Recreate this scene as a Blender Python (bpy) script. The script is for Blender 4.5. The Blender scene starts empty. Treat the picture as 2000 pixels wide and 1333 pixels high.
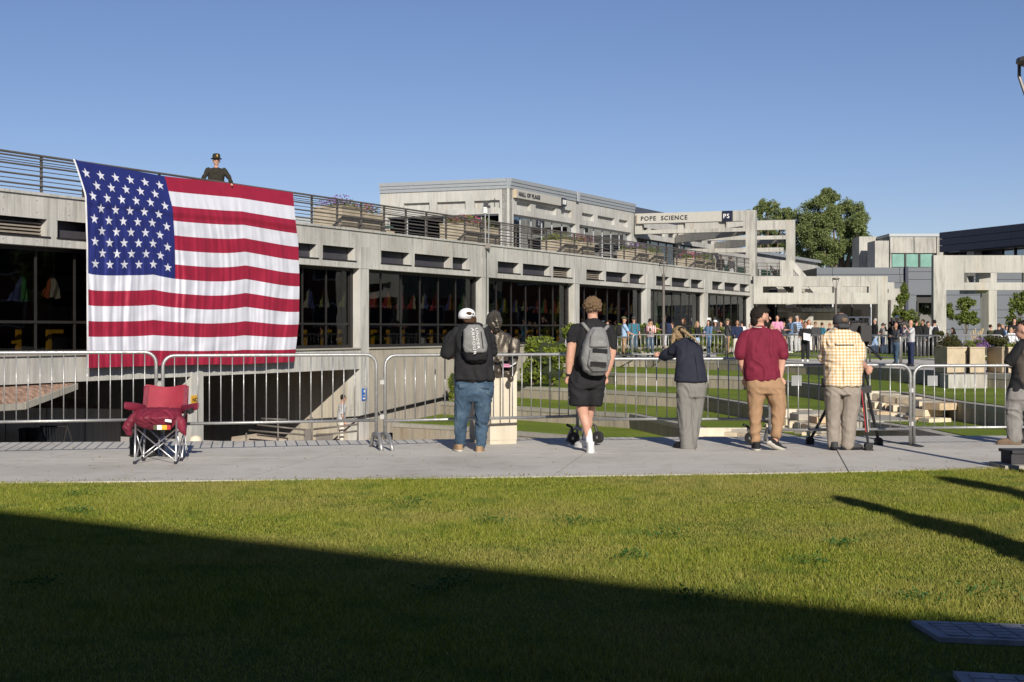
import bpy, math, random
import numpy as np
from mathutils import Vector, Matrix, noise
R = math.radians
scene = bpy.context.scene
COL = scene.collection
random.seed(7); rng = np.random.default_rng(7)
F = 2778.0; H = 1.45; HZ = 645.0

# ---------------------------------------------------------------- camera, sky, sun, exposure
cam_d = bpy.data.cameras.new('camera'); cam = bpy.data.objects.new('camera', cam_d); COL.objects.link(cam)
cam_d.sensor_width = 36.0; cam_d.lens = F / 2000.0 * 36.0
cam.location = (0, 0, H); cam.rotation_euler = (R(90), 0, 0)
cam_d.shift_y = -(666.5 - HZ) / 2000.0
cam_d.clip_start = 0.1; cam_d.clip_end = 3000
scene.camera = cam
SUN_AZ = (0.183, -0.983); SUN_EL = 25.5
world = bpy.data.worlds.new('World'); scene.world = world; world.use_nodes = True
wn = world.node_tree.nodes; wl = world.node_tree.links; wn.clear()
sky = wn.new('ShaderNodeTexSky'); sky.sky_type = 'NISHITA'; sky.sun_disc = False
sky.sun_elevation = R(SUN_EL); sky.sun_rotation = math.atan2(SUN_AZ[0], SUN_AZ[1])
sky.altitude = 1400; sky.air_density = 1.0; sky.dust_density = 0.15; sky.ozone_density = 5.0
bg = wn.new('ShaderNodeBackground'); bg.inputs['Strength'].default_value = 0.068
wo = wn.new('ShaderNodeOutputWorld')
tint = wn.new('ShaderNodeMix'); tint.data_type = 'RGBA'; tint.blend_type = 'MULTIPLY'; tint.inputs[0].default_value = 1.0; tint.inputs[7].default_value = (1.20, 1.0, 1.03, 1)
wl.new(sky.outputs[0], tint.inputs[6]); wl.new(tint.outputs[2], bg.inputs[0]); wl.new(bg.outputs[0], wo.inputs[0])
sd = bpy.data.lights.new('sun', 'SUN'); sd.energy = 4.9; sd.angle = R(0.53); sd.color = (1.0, 0.93, 0.82)
sun = bpy.data.objects.new('sun', sd); COL.objects.link(sun)
ce = math.cos(R(SUN_EL))
sun.rotation_euler = Vector((SUN_AZ[0] * ce, SUN_AZ[1] * ce, math.sin(R(SUN_EL)))).to_track_quat('Z', 'Y').to_euler()
sun.location = (10, -40, 30)
vs = scene.view_settings; vs.view_transform = 'Standard'; vs.look = 'None'; vs.gamma = 1; vs.exposure = 0.22
try: vs.use_curve_mapping = False
except Exception: pass
scene.render.film_transparent = False

# ---------------------------------------------------------------- materials
def nodes(name):
    m = bpy.data.materials.new(name); m.use_nodes = True
    nt = m.node_tree; b = nt.nodes['Principled BSDF']
    return m, nt, b
def N(nt, t, **kw):
    n = nt.nodes.new(t)
    for k, v in kw.items():
        if k in n.inputs: n.inputs[k].default_value = v
        else: setattr(n, k, v)
    return n
def coords(nt, scale=(1, 1, 1), rot=0.0, kind='obj'):
    if kind == 'pos':
        g = N(nt, 'ShaderNodeNewGeometry'); out = g.outputs['Position']
    else:
        g = N(nt, 'ShaderNodeTexCoord'); out = g.outputs['Object']
    mp = N(nt, 'ShaderNodeMapping'); mp.vector_type = 'TEXTURE' if False else 'POINT'
    r1 = N(nt, 'ShaderNodeVectorRotate'); r1.rotation_type = 'Z_AXIS'; r1.inputs['Angle'].default_value = rot
    nt.links.new(out, r1.inputs['Vector']); nt.links.new(r1.outputs[0], mp.inputs['Vector'])
    mp.inputs['Scale'].default_value = scale
    return mp.outputs[0]
def noise_n(nt, vec, scale, detail=4, rough=0.55):
    n = N(nt, 'ShaderNodeTexNoise'); n.inputs['Scale'].default_value = scale
    n.inputs['Detail'].default_value = detail; n.inputs['Roughness'].default_value = rough
    nt.links.new(vec, n.inputs['Vector']); return n.outputs['Fac']
def ramp(nt, fac, stops):
    r = N(nt, 'ShaderNodeValToRGB'); e = r.color_ramp.elements
    while len(e) > len(stops): e.remove(e[-1])
    while len(e) < len(stops): e.new(0.5)
    for i, (p, c) in enumerate(stops):
        e[i].position = p; e[i].color = (c[0], c[1], c[2], 1) if hasattr(c, '__len__') else (c, c, c, 1)
    nt.links.new(fac, r.inputs['Fac']); return r.outputs['Color']
def mix(nt, a, b, fac, mode='MIX'):
    m = N(nt, 'ShaderNodeMix'); m.data_type = 'RGBA'; m.blend_type = mode
    def put(s, v):
        if isinstance(v, (tuple, list)): s.default_value = (v[0], v[1], v[2], 1)
        elif isinstance(v, (int, float)): s.default_value = v
        else: nt.links.new(v, s)
    put(m.inputs[0], fac); put(m.inputs[6], a); put(m.inputs[7], b); return m.outputs[2]
def bump(nt, b, h, strength=0.3, dist=0.01):
    bp = N(nt, 'ShaderNodeBump'); bp.inputs['Strength'].default_value = strength; bp.inputs['Distance'].default_value = dist
    nt.links.new(h, bp.inputs['Height']); nt.links.new(bp.outputs[0], b.inputs['Normal'])
def plain(name, c, rough=0.6, metal=0.0, var=0.12, vscale=6.0, bmp=0.15, bd=0.004, spec=0.4, emit=None):
    m, nt, b = nodes(name); v = coords(nt)
    f = noise_n(nt, v, vscale, 5)
    cc = ramp(nt, f, [(0.3, tuple(x * (1 - var) for x in c)), (0.7, tuple(min(1, x * (1 + var)) for x in c))])
    nt.links.new(cc, b.inputs['Base Color']); b.inputs['Roughness'].default_value = rough
    b.inputs['Metallic'].default_value = metal; b.inputs['Specular IOR Level'].default_value = spec
    if bmp: bump(nt, b, noise_n(nt, v, vscale * 8, 3), bmp, bd)
    return m
FANG = math.atan2(0.8905, 0.4551)
def concrete(name, c, stain=(0.16, 0.15, 0.13), tan=(0.46, 0.36, 0.25), amt=0.5, streak=True, rot=-FANG, sc=1.0):
    m, nt, b = nodes(name)
    v = coords(nt, (1, 1, 0.10 if streak else 1), rot, 'pos'); v2 = coords(nt, (1, 1, 1), rot, 'pos')
    boards = noise_n(nt, coords(nt, (1, 1, 0.02), rot, 'pos'), 7.0 * sc, 2)
    c0 = ramp(nt, boards, [(0.32, tuple(x * 0.93 for x in c)), (0.68, tuple(x * 1.05 for x in c))])
    s1 = noise_n(nt, v, 5.5 * sc, 7, 0.72)
    f1 = ramp(nt, s1, [(0.50, 0.0), (0.68, amt)])
    c1 = mix(nt, c0, stain, f1)
    s2 = noise_n(nt, v, 1.7 * sc, 4, 0.6)
    f2 = ramp(nt, s2, [(0.56, 0.0), (0.75, amt * 0.8)])
    c2 = mix(nt, c1, tan, f2)
    s3 = noise_n(nt, v2, 0.45, 4)
    c3 = mix(nt, c2, ramp(nt, s3, [(0.3, 0.78), (0.7, 1.1)]), 1.0, 'MULTIPLY')
    sp = noise_n(nt, v2, 26.0, 3)
    c4 = mix(nt, c3, ramp(nt, sp, [(0.28, 0.8), (0.36, 1.0)]), 1.0, 'MULTIPLY')
    nt.links.new(c4, b.inputs['Base Color']); b.inputs['Roughness'].default_value = 0.88
    b.inputs['Specular IOR Level'].default_value = 0.25
    bump(nt, b, noise_n(nt, coords(nt, (1, 1, 0.05), rot, 'pos'), 14, 3), 0.5, 0.02)
    return m
M = {}
M['conc'] = concrete('board marked concrete', (0.50, 0.49, 0.455), amt=0.5)
M['conc2'] = concrete('pale concrete', (0.48, 0.475, 0.445), amt=0.4)
M['conc_low'] = concrete('stained retaining concrete', (0.38, 0.335, 0.26), amt=0.7, tan=(0.36, 0.26, 0.15), rot=0)
M['conc_x'] = concrete('front facing concrete', (0.43, 0.42, 0.38), amt=0.6, rot=0)
M['coping'] = concrete('coping concrete', (0.36, 0.34, 0.29), amt=0.25, streak=False)
M['limestone'] = concrete('pale stone', (0.62, 0.56, 0.45), stain=(0.4, 0.33, 0.24), amt=0.3, rot=0)
def path_mat():
    m, nt, b = nodes('walkway concrete'); v = coords(nt, kind='pos')
    a = noise_n(nt, v, 0.55, 6, 0.62); c = ramp(nt, a, [(0.3, (0.43, 0.405, 0.365)), (0.5, (0.52, 0.495, 0.45)), (0.72, (0.57, 0.55, 0.50))])
    d = noise_n(nt, v, 3.5, 6, 0.7); c = mix(nt, c, (0.30, 0.255, 0.20), ramp(nt, d, [(0.52, 0.0), (0.74, 0.6)]))
    e = noise_n(nt, v, 60, 3); c = mix(nt, c, ramp(nt, e, [(0.3, 0.86), (0.65, 1.06)]), 1.0, 'MULTIPLY')
    nt.links.new(c, b.inputs['Base Color']); b.inputs['Roughness'].default_value = 0.85; b.inputs['Specular IOR Level'].default_value = 0.3
    bump(nt, b, e, 0.3, 0.003); return m
M['path'] = path_mat()
def grass_mat(name, c1, c2, c3, sc=1.0):
    m, nt, b = nodes(name); v = coords(nt, kind='pos')
    a = noise_n(nt, v, 0.5 * sc, 5, 0.6); f = noise_n(nt, v, 30 * sc, 3, 0.7)
    c = ramp(nt, a, [(0.3, c1), (0.55, c2), (0.75, c3)])
    c = mix(nt, c, ramp(nt, f, [(0.25, 0.55), (0.7, 1.25)]), 1.0, 'MULTIPLY')
    nt.links.new(c, b.inputs['Base Color']); b.inputs['Roughness'].default_value = 0.9; b.inputs['Specular IOR Level'].default_value = 0.1
    bump(nt, b, f, 1.0, 0.05); return m
M['turf'] = grass_mat('terrace turf', (0.13, 0.19, 0.03), (0.19, 0.25, 0.035), (0.27, 0.31, 0.06))
M['lawnbase'] = grass_mat('lawn thatch', (0.09, 0.115, 0.02), (0.12, 0.14, 0.025), (0.17, 0.16, 0.05))
def blade_mat():
    m, nt, b = nodes('grass blades'); v = coords(nt, kind='pos')
    at = N(nt, 'ShaderNodeAttribute'); at.attribute_name = 'rnd'
    big = noise_n(nt, v, 0.42, 5, 0.6); med = noise_n(nt, v, 2.6, 4, 0.6)
    g = ramp(nt, at.outputs['Fac'], [(0.0, (0.11, 0.155, 0.015)), (0.45, (0.225, 0.265, 0.028)), (0.78, (0.36, 0.35, 0.06)), (1.0, (0.53, 0.46, 0.18))])
    g2 = mix(nt, g, (0.38, 0.31, 0.11), ramp(nt, big, [(0.42, 0.0), (0.66, 0.6)]))
    g3 = mix(nt, g2, (0.06, 0.14, 0.02), ramp(nt, med, [(0.52, 0.0), (0.70, 0.65)]))
    nt.links.new(g3, b.inputs['Base Color']); b.inputs['Roughness'].default_value = 0.55; b.inputs['Specular IOR Level'].default_value = 0.25
    tr = N(nt, 'ShaderNodeBsdfTranslucent'); nt.links.new(g3, tr.inputs['Color'])
    ms = N(nt, 'ShaderNodeMixShader'); ms.inputs[0].default_value = 0.3
    out = nt.nodes['Material Output']
    nt.links.new(b.outputs[0], ms.inputs[1]); nt.links.new(tr.outputs[0], ms.inputs[2]); nt.links.new(ms.outputs[0], out.inputs[0])
    return m
M['blade'] = blade_mat()
def leaf_mat(name, c1, c2, tr_=0.3):
    m, nt, b = nodes(name); at = N(nt, 'ShaderNodeAttribute'); at.attribute_name = 'rnd'
    c = ramp(nt, at.outputs['Fac'], [(0.0, c1), (1.0, c2)])
    nt.links.new(c, b.inputs['Base Color']); b.inputs['Roughness'].default_value = 0.6; b.inputs['Specular IOR Level'].default_value = 0.25
    tr = N(nt, 'ShaderNodeBsdfTranslucent'); nt.links.new(c, tr.inputs['Color'])
    ms = N(nt, 'ShaderNodeMixShader'); ms.inputs[0].default_value = tr_
    nt.links.new(b.outputs[0], ms.inputs[1]); nt.links.new(tr.outputs[0], ms.inputs[2]); nt.links.new(ms.outputs[0], nt.nodes['Material Output'].inputs[0])
    return m
M['leaf_hedge'] = leaf_mat('hedge leaves', (0.07, 0.11, 0.015), (0.24, 0.28, 0.04))
M['leaf_tree'] = leaf_mat('willow leaves', (0.09, 0.13, 0.04), (0.27, 0.31, 0.12))
M['leaf_young'] = leaf_mat('young tree leaves', (0.06, 0.095, 0.018), (0.22, 0.26, 0.06))
M['leaf_dark'] = leaf_mat('box shrub leaves', (0.03, 0.045, 0.012), (0.11, 0.10, 0.03))
M['leaf_weed'] = leaf_mat('weed leaves', (0.035, 0.09, 0.02), (0.09, 0.17, 0.03))
M['petal_purple'] = leaf_mat('purple petals', (0.17, 0.07, 0.30), (0.42, 0.25, 0.55))
M['petal_pink'] = leaf_mat('pink petals', (0.45, 0.05, 0.16), (0.6, 0.2, 0.3))
M['bark'] = plain('bark', (0.12, 0.09, 0.065), 0.9, var=0.3, bmp=0.6, bd=0.02)
def glass_mat(name, tint, refl=0.1, gl=(0.9, 0.95, 1.0)):
    m = bpy.data.materials.new(name); m.use_nodes = True; nt = m.node_tree; nt.nodes.clear()
    t = N(nt, 'ShaderNodeBsdfTransparent'); t.inputs[0].default_value = (*tint, 1)
    g = N(nt, 'ShaderNodeBsdfGlossy'); g.inputs[0].default_value = (*gl, 1); g.inputs['Roughness'].default_value = 0.015
    v = coords(nt, kind='pos'); bp = N(nt, 'ShaderNodeBump'); bp.inputs['Strength'].default_value = 0.05; bp.inputs['Distance'].default_value = 0.05
    nt.links.new(noise_n(nt, v, 0.8, 2), bp.inputs['Height']); nt.links.new(bp.outputs[0], g.inputs['Normal'])
    fr = N(nt, 'ShaderNodeFresnel'); fr.inputs[0].default_value = 1.38
    mt = N(nt, 'ShaderNodeMath'); mt.operation = 'MULTIPLY_ADD'; mt.inputs[1].default_value = 1.0; mt.inputs[2].default_value = refl; mt.use_clamp = True
    nt.links.new(fr.outputs[0], mt.inputs[0])
    ms = N(nt, 'ShaderNodeMixShader'); o = N(nt, 'ShaderNodeOutputMaterial')
    ge = N(nt, 'ShaderNodeNewGeometry'); iv = N(nt, 'ShaderNodeMath', operation='SUBTRACT'); iv.inputs[0].default_value = 1.0; nt.links.new(ge.outputs['Backfacing'], iv.inputs[1])
    mm = N(nt, 'ShaderNodeMath', operation='MULTIPLY'); nt.links.new(mt.outputs[0], mm.inputs[0]); nt.links.new(iv.outputs[0], mm.inputs[1])
    nt.links.new(mm.outputs[0], ms.inputs[0]); nt.links.new(t.outputs[0], ms.inputs[1]); nt.links.new(g.outputs[0], ms.inputs[2]); nt.links.new(ms.outputs[0], o.inputs[0])
    return m
M['glass'] = glass_mat('dark tinted glass', (0.50, 0.50, 0.48), 0.0)
M['glass_blue'] = glass_mat('blue reflective glass', (0.05, 0.06, 0.08), 0.32)
M['glass_green'] = glass_mat('green glass', (0.25, 0.42, 0.38), 0.3, (0.7, 0.95, 0.88))
M['joint_dark'] = plain('joint filler', (0.09, 0.08, 0.07), 0.9)
M['metal_dark'] = plain('dark bronze aluminium', (0.030, 0.028, 0.027), 0.45, 0.3, bmp=0)
M['rail'] = plain('painted grey steel rail', (0.15, 0.135, 0.12), 0.5, 0.3, bmp=0.1)
M['mull_light'] = plain('light aluminium mullion', (0.5, 0.52, 0.54), 0.4, 0.3, bmp=0)
def galv():
    m, nt, b = nodes('galvanised steel'); v = coords(nt)
    f = noise_n(nt, v, 30, 4, 0.7)
    nt.links.new(ramp(nt, f, [(0.3, (0.30, 0.30, 0.30)), (0.6, (0.48, 0.48, 0.47)), (0.75, (0.7, 0.7, 0.69))]), b.inputs['Base Color'])
    nt.links.new(ramp(nt, f, [(0.3, 0.6), (0.7, 0.38)]), b.inputs['Roughness']); b.inputs['Metallic'].default_value = 0.75
    bump(nt, b, f, 0.2, 0.002); return m
M['galv'] = galv()
M['chrome'] = plain('brushed steel tube', (0.55, 0.55, 0.56), 0.35, 0.8, bmp=0)
M['fascia'] = plain('grey metal fascia', (0.33, 0.355, 0.37), 0.5, 0.2, var=0.05, bmp=0)
M['slate'] = plain('dark metal roofing', (0.09, 0.10, 0.13), 0.5, 0.2, bmp=0)
M['slot'] = plain('dark slot panel', (0.055, 0.052, 0.062), 0.6, bmp=0.1)
M['louver'] = plain('tan louvre blades', (0.30, 0.26, 0.21), 0.6)
M['panel_grey'] = plain('grey composite panel', (0.105, 0.118, 0.135), 0.5, 0.1, var=0.05, vscale=0.6, bmp=0)
M['panel_navy'] = plain('navy metal panel', (0.022, 0.028, 0.05), 0.5, 0.1, var=0.1, vscale=0.6, bmp=0)
M['interior'] = plain('interior with dimness in colour', (0.06, 0.055, 0.05), 0.9, bmp=0)  # walls coloured dark so the rooms look unlit behind the glass
M['mint'] = plain('pale green glazing with blinds', (0.20, 0.36, 0.31), 0.15, var=0.15, vscale=1.2, bmp=0)
M['brick'] = plain('red brick', (0.22, 0.10, 0.065), 0.9, var=0.3)
M['yellow'] = plain('yellow paint', (0.65, 0.36, 0.03), 0.5)
M['black'] = plain('black plastic', (0.016, 0.016, 0.018), 0.5)
M['rubber'] = plain('black rubber', (0.022, 0.022, 0.022), 0.8)
M['white'] = plain('white paint', (0.75, 0.74, 0.72), 0.5, var=0.05)
M['sign'] = plain('cream sign board', (0.43, 0.415, 0.37), 0.5, var=0.04, bmp=0)
M['ink'] = plain('black lettering', (0.02, 0.022, 0.03), 0.5, bmp=0)
M['navy_sign'] = plain('navy sign block', (0.012, 0.016, 0.035), 0.4, bmp=0)
M['gravel'] = plain('pink gravel', (0.42, 0.27, 0.20), 0.9, var=0.5, vscale=9, bmp=1.0, bd=0.05)
M['planter'] = plain('tan planter concrete', (0.48, 0.40, 0.28), 0.85, var=0.15, vscale=3)
M['asphalt'] = plain('ramp concrete', (0.30, 0.25, 0.20), 0.9, var=0.2, vscale=1.5)
M['bronze'] = plain('weathered bronze', (0.10, 0.085, 0.068), 0.42, 0.55, var=0.35, vscale=7, bmp=0.4, bd=0.01)
M['soil'] = plain('soil', (0.10, 0.075, 0.05), 0.95, bmp=0.6)

# ---------------------------------------------------------------- helpers
WORLD = {}
def wloc(o): return WORLD.get(o.name, Vector((0, 0, 0))) if o else Vector((0, 0, 0))
def thing(name, label, cat, loc=(0, 0, 0), group=None, rz=0.0):
    o = bpy.data.objects.new(name, None); COL.objects.link(o); o.location = loc; o.rotation_euler = (0, 0, rz)
    o.empty_display_size = 0.2; o['label'] = label; o['category'] = cat
    if group: o['group'] = group
    WORLD[o.name] = Vector(loc); return o
def tag(o, label, cat, group=None, kind=None):
    if label: o['label'] = label
    if cat: o['category'] = cat
    if group: o['group'] = group
    if kind: o['kind'] = kind
    return o
class MB:
    def __init__(s): s.v = []; s.f = []; s.m = []; s.cur = 0
    def add(s, vs, fs, mi=None):
        b = len(s.v); s.v.extend([tuple(x) for x in vs]); s.f.extend([tuple(i + b for i in f) for f in fs]); s.m.extend([s.cur if mi is None else mi] * len(fs)); return s
    def hexa(s, p, mi=None):   # 8 points: bottom 0-3 ccw, top 4-7
        return s.add(p, [(3, 2, 1, 0), (4, 5, 6, 7), (0, 1, 5, 4), (1, 2, 6, 5), (2, 3, 7, 6), (3, 0, 4, 7)], mi)
    def box(s, c, d, rz=0.0, mi=None):
        cx_, cy_, cz_ = c; hx, hy, hz = d[0] / 2, d[1] / 2, d[2] / 2; ca, sa = math.cos(rz), math.sin(rz); p = []
        for z in (-hz, hz):
            for x, y in ((-hx, -hy), (hx, -hy), (hx, hy), (-hx, hy)): p.append((cx_ + x * ca - y * sa, cy_ + x * sa + y * ca, cz_ + z))
        return s.hexa(p, mi)
    def obox(s, o, a, b, c, mi=None):  # corner + three edge vectors (a x b along c)
        o, a, b, c = map(Vector, (o, a, b, c))
        return s.hexa([o, o + a, o + a + b, o + b, o + c, o + a + c, o + a + b + c, o + b + c], mi)
    def prism(s, poly, z0, z1, mi=None, topmi=None):
        n = len(poly); ar = sum(poly[i][0] * poly[(i + 1) % n][1] - poly[(i + 1) % n][0] * poly[i][1] for i in range(n))
        if ar < 0: poly = poly[::-1]
        vs = [(p[0], p[1], z0) for p in poly] + [(p[0], p[1], z1) for p in poly]
        fs = [tuple(range(n - 1, -1, -1))] + [(i, (i + 1) % n, (i + 1) % n + n, i + n) for i in range(n)]
        s.add(vs, fs, mi); s.add([(p[0], p[1], z1) for p in poly], [tuple(range(n))], topmi if topmi is not None else mi); return s
    def tube(s, pts, r, n=8, mi=None, cap=True):
        pts = [Vector(p) for p in pts]; m = len(pts); rs = r if hasattr(r, '__len__') else [r] * m
        vs = []; up = None
        for i, p in enumerate(pts):
            d = (pts[min(i + 1, m - 1)] - pts[max(i - 1, 0)])
            d = d.normalized() if d.length > 1e-9 else Vector((0, 0, 1))
            if up is None: up = Vector((0, 0, 1)) if abs(d.z) < 0.9 else Vector((0, 1, 0))
            a = d.cross(up)
            if a.length < 1e-4: a = d.cross(Vector((1, 0, 0)))
            a.normalize(); b = d.cross(a).normalized(); up = -b
            for k in range(n):
                t = 2 * math.pi * k / n; vs.append(p + (a * math.cos(t) + b * math.sin(t)) * rs[i])
        fs = []
        for i in range(m - 1):
            for k in range(n): fs.append((i * n + k, i * n + (k + 1) % n, (i + 1) * n + (k + 1) % n, (i + 1) * n + k))
        if cap: fs.append(tuple(range(n - 1, -1, -1))); fs.append(tuple((m - 1) * n + k for k in range(n)))
        return s.add(vs, fs, mi)
    def loft(s, rings, n=16, mi=None, e=2.3):
        """rings: (centre, rx, ry[, xdir, ydir]) closed with rounded ends"""
        vs = []; m = len(rings)
        for q in rings:
            c = Vector(q[0]); rx, ry = q[1], q[2]
            xd = Vector(q[3]) if len(q) > 3 else Vector((1, 0, 0)); yd = Vector(q[4]) if len(q) > 4 else Vector((0, 1, 0))
            for k in range(n):
                t = 2 * math.pi * k / n; ct, st = math.cos(t), math.sin(t)
                vs.append(c + xd * (math.copysign(abs(ct) ** (2 / e), ct) * rx) + yd * (math.copysign(abs(st) ** (2 / e), st) * ry))
        fs = []
        for i in range(m - 1):
            for k in range(n): fs.append((i * n + k, i * n + (k + 1) % n, (i + 1) * n + (k + 1) % n, (i + 1) * n + k))
        fs.append(tuple(range(n - 1, -1, -1))); fs.append(tuple((m - 1) * n + k for k in range(n)))
        return s.add(vs, fs, mi)
    def limb(s, pts, n=12, mi=None):
        """pts: (x,y,z,r[,ry]); chain with round ends, elliptical in the depth direction"""
        P_ = [Vector(p[:3]) for p in pts]; rs = [p[3] for p in pts]; ry = [p[4] if len(p) > 4 else p[3] for p in pts]
        rings = []; m = len(pts)
        def fr(i):
            d = (P_[min(i + 1, m - 1)] - P_[max(i - 1, 0)]).normalized()
            x = Vector((1, 0, 0)) - d * d.x
            if x.length < 0.25: x = Vector((0, 1, 0)) - d * d.y
            x.normalize(); return d, x, d.cross(x)
        d, x, y = fr(0)
        for t in (0.95, 0.7, 0.35):
            rings.append((P_[0] - d * rs[0] * t, rs[0] * math.sqrt(1 - t * t), ry[0] * math.sqrt(1 - t * t), x, y))
        for i in range(m):
            d, x, y = fr(i); rings.append((P_[i], rs[i], ry[i], x, y))
        for t in (0.35, 0.7, 0.95):
            rings.append((P_[-1] + d * rs[-1] * t, rs[-1] * math.sqrt(1 - t * t), ry[-1] * math.sqrt(1 - t * t), x, y))
        return s.loft(rings, n, mi, 2.0)
    def ell(s, c, r, n=14, m=9, mi=None, rot=None):
        vs = []; c = Vector(c)
        for i in range(1, m):
            a = math.pi * i / m
            for k in range(n):
                t = 2 * math.pi * k / n; v = Vector((r[0] * math.sin(a) * math.cos(t), r[1] * math.sin(a) * math.sin(t), -r[2] * math.cos(a)))
                if rot: v = rot @ v
                vs.append(c + v)
        b0 = Vector((0, 0, -r[2])); b1 = Vector((0, 0, r[2]))
        if rot: b0 = rot @ b0; b1 = rot @ b1
        vs += [c + b0, c + b1]; L = len(vs); fs = []
        for i in range(m - 2):
            for k in range(n): fs.append((i * n + k, i * n + (k + 1) % n, (i + 1) * n + (k + 1) % n, (i + 1) * n + k))
        for k in range(n):
            fs.append((L - 2, (k + 1) % n, k)); fs.append((L - 1, (m - 2) * n + k, (m - 2) * n + (k + 1) % n))
        return s.add(vs, fs, mi)
    def build(s, name, mats, parent=None, smooth=False, local=False):
        me = bpy.data.meshes.new(name); off = Vector((0, 0, 0)) if local else wloc(parent)
        v = np.array(s.v, dtype=float).reshape(-1, 3) - np.array(off)
        me.from_pydata(v.tolist(), [], s.f)
        mats = mats if isinstance(mats, (list, tuple)) else [mats]
        for x in mats: me.materials.append(M[x] if isinstance(x, str) else x)
        me.polygons.foreach_set('material_index', s.m)
        if smooth: me.polygons.foreach_set('use_smooth', [True] * len(me.polygons))
        me.update()
        o = bpy.data.objects.new(name, me); COL.objects.link(o)
        if parent: o.parent = parent
        if not local: WORLD[o.name] = wloc(parent)
        return o
def one(name, mat, parent, fn, smooth=False, local=False):
    b = MB(); fn(b); return b.build(name, mat, parent, smooth, local)
def copy_tree(o, parent=None):
    c = o.copy(); COL.objects.link(c); c.parent = parent
    for ch in list(o.children): copy_tree(ch, c)
    return c
def P(px, py, Y): return Vector(((px - 1000) / F * Y, Y, H - (py - HZ) / F * Y))
def G(px, py, z=0.0):
    Y = (H - z) * F / (py - HZ); return Vector(((px - 1000) / F * Y, Y, z))
# facade frames
FD = Vector((0.4551, 0.8905, 0)); FN = Vector((0.8905, -0.4551, 0)); F0 = Vector((-6.87, 46.0, 0))
def fac(t, d, z, o=None): return (o or F0) + FD * t + FN * d + Vector((0, 0, z))
def ft(px, o=None):
    u = (px - 1000) / F; o = o or F0; return (o.y * u - o.x) / (FD.x - FD.y * u)
def fbox(mb, t0, t1, d0, d1, z0, z1, o=None, mi=None):
    return mb.obox(fac(t0, d0, z0, o), FN * (d1 - d0), FD * (t1 - t0), Vector((0, 0, z1 - z0)), mi)
REM = []
def remesh(o, voxel, smooth=4, disp=None, fac_=0.5):
    m = o.modifiers.new('r', 'REMESH'); m.mode = 'VOXEL'; m.voxel_size = voxel; m.use_smooth_shade = True
    s_ = o.modifiers.new('s', 'SMOOTH'); s_.iterations = smooth; s_.factor = fac_
    REM.append((o, disp)); return o
def text_into(mb, s, size, o, xd, ud, depth=0.02, bold=0.0, mi=None, sx=1.0):
    cu = bpy.data.curves.new('t', 'FONT'); cu.body = s; cu.size = size; cu.extrude = depth / 2; cu.offset = bold; cu.resolution_u = 3; cu.space_character = 1.18
    ob = bpy.data.objects.new('t', cu); me = bpy.data.meshes.new_from_object(ob)
    xd = Vector(xd).normalized(); ud = Vector(ud).normalized(); nd = xd.cross(ud)
    vs = [Vector(o) + xd * v.co.x * sx + ud * v.co.y + nd * (v.co.z + depth / 2) for v in me.vertices]
    mb.add(vs, [tuple(p.vertices) for p in me.polygons], mi)
    bpy.data.objects.remove(ob); w = max(v.co.x for v in me.vertices) * sx; bpy.data.meshes.remove(me); return w
def leaves(name, mat, parent, pts, size, flat=0.0, kind=None, seed=1):
    """pts: Nx3 leaf centres -> one mesh of small two-triangle leaves"""
    rg = np.random.default_rng(seed); n = len(pts)
    a = rg.normal(size=(n, 3)); a /= np.linalg.norm(a, axis=1)[:, None]
    b = rg.normal(size=(n, 3)); b -= (b * a).sum(1)[:, None] * a; b /= np.linalg.norm(b, axis=1)[:, None]
    sz = size * rg.uniform(0.6, 1.3, n)[:, None]; off = np.array(wloc(parent))
    q = np.stack([pts - a * sz, pts + b * sz * 0.45, pts + a * sz, pts - b * sz * 0.45], 1).reshape(-1, 3) - off
    me = bpy.data.meshes.new(name); me.vertices.add(4 * n); me.loops.add(4 * n); me.polygons.add(n)
    me.vertices.foreach_set('co', q.ravel()); me.loops.foreach_set('vertex_index', np.arange(4 * n))
    me.polygons.foreach_set('loop_start', np.arange(n) * 4); me.polygons.foreach_set('loop_total', np.full(n, 4))
    me.update(calc_edges=True); at = me.attributes.new('rnd', 'FLOAT', 'POINT')
    at.data.foreach_set('value', np.repeat(rg.uniform(0, 1, n), 4))
    me.materials.append(M[mat]); o = bpy.data.objects.new(name, me); COL.objects.link(o)
    if parent: o.parent = parent
    if kind: o['kind'] = kind
    return o
def blob_pts(n, c, r, seed, shell=0.55, lump=9, lr=0.42):
    """leaf centres in lumps spread through an ellipsoid"""
    rg = np.random.default_rng(seed); cs = []
    while len(cs) < lump:
        p = rg.uniform(-1, 1, 3)
        if np.linalg.norm(p) < 0.85: cs.append(p * 0.8)
    cs = np.array(cs); k = rg.integers(0, lump, n); d = rg.normal(size=(n, 3)); d /= np.linalg.norm(d, axis=1)[:, None]
    rad = rg.uniform(shell, 1, n)[:, None] * lr * rg.uniform(0.75, 1.2, lump)[k][:, None]
    return (cs[k] + d * rad) * np.array(r) + np.array(c)
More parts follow.
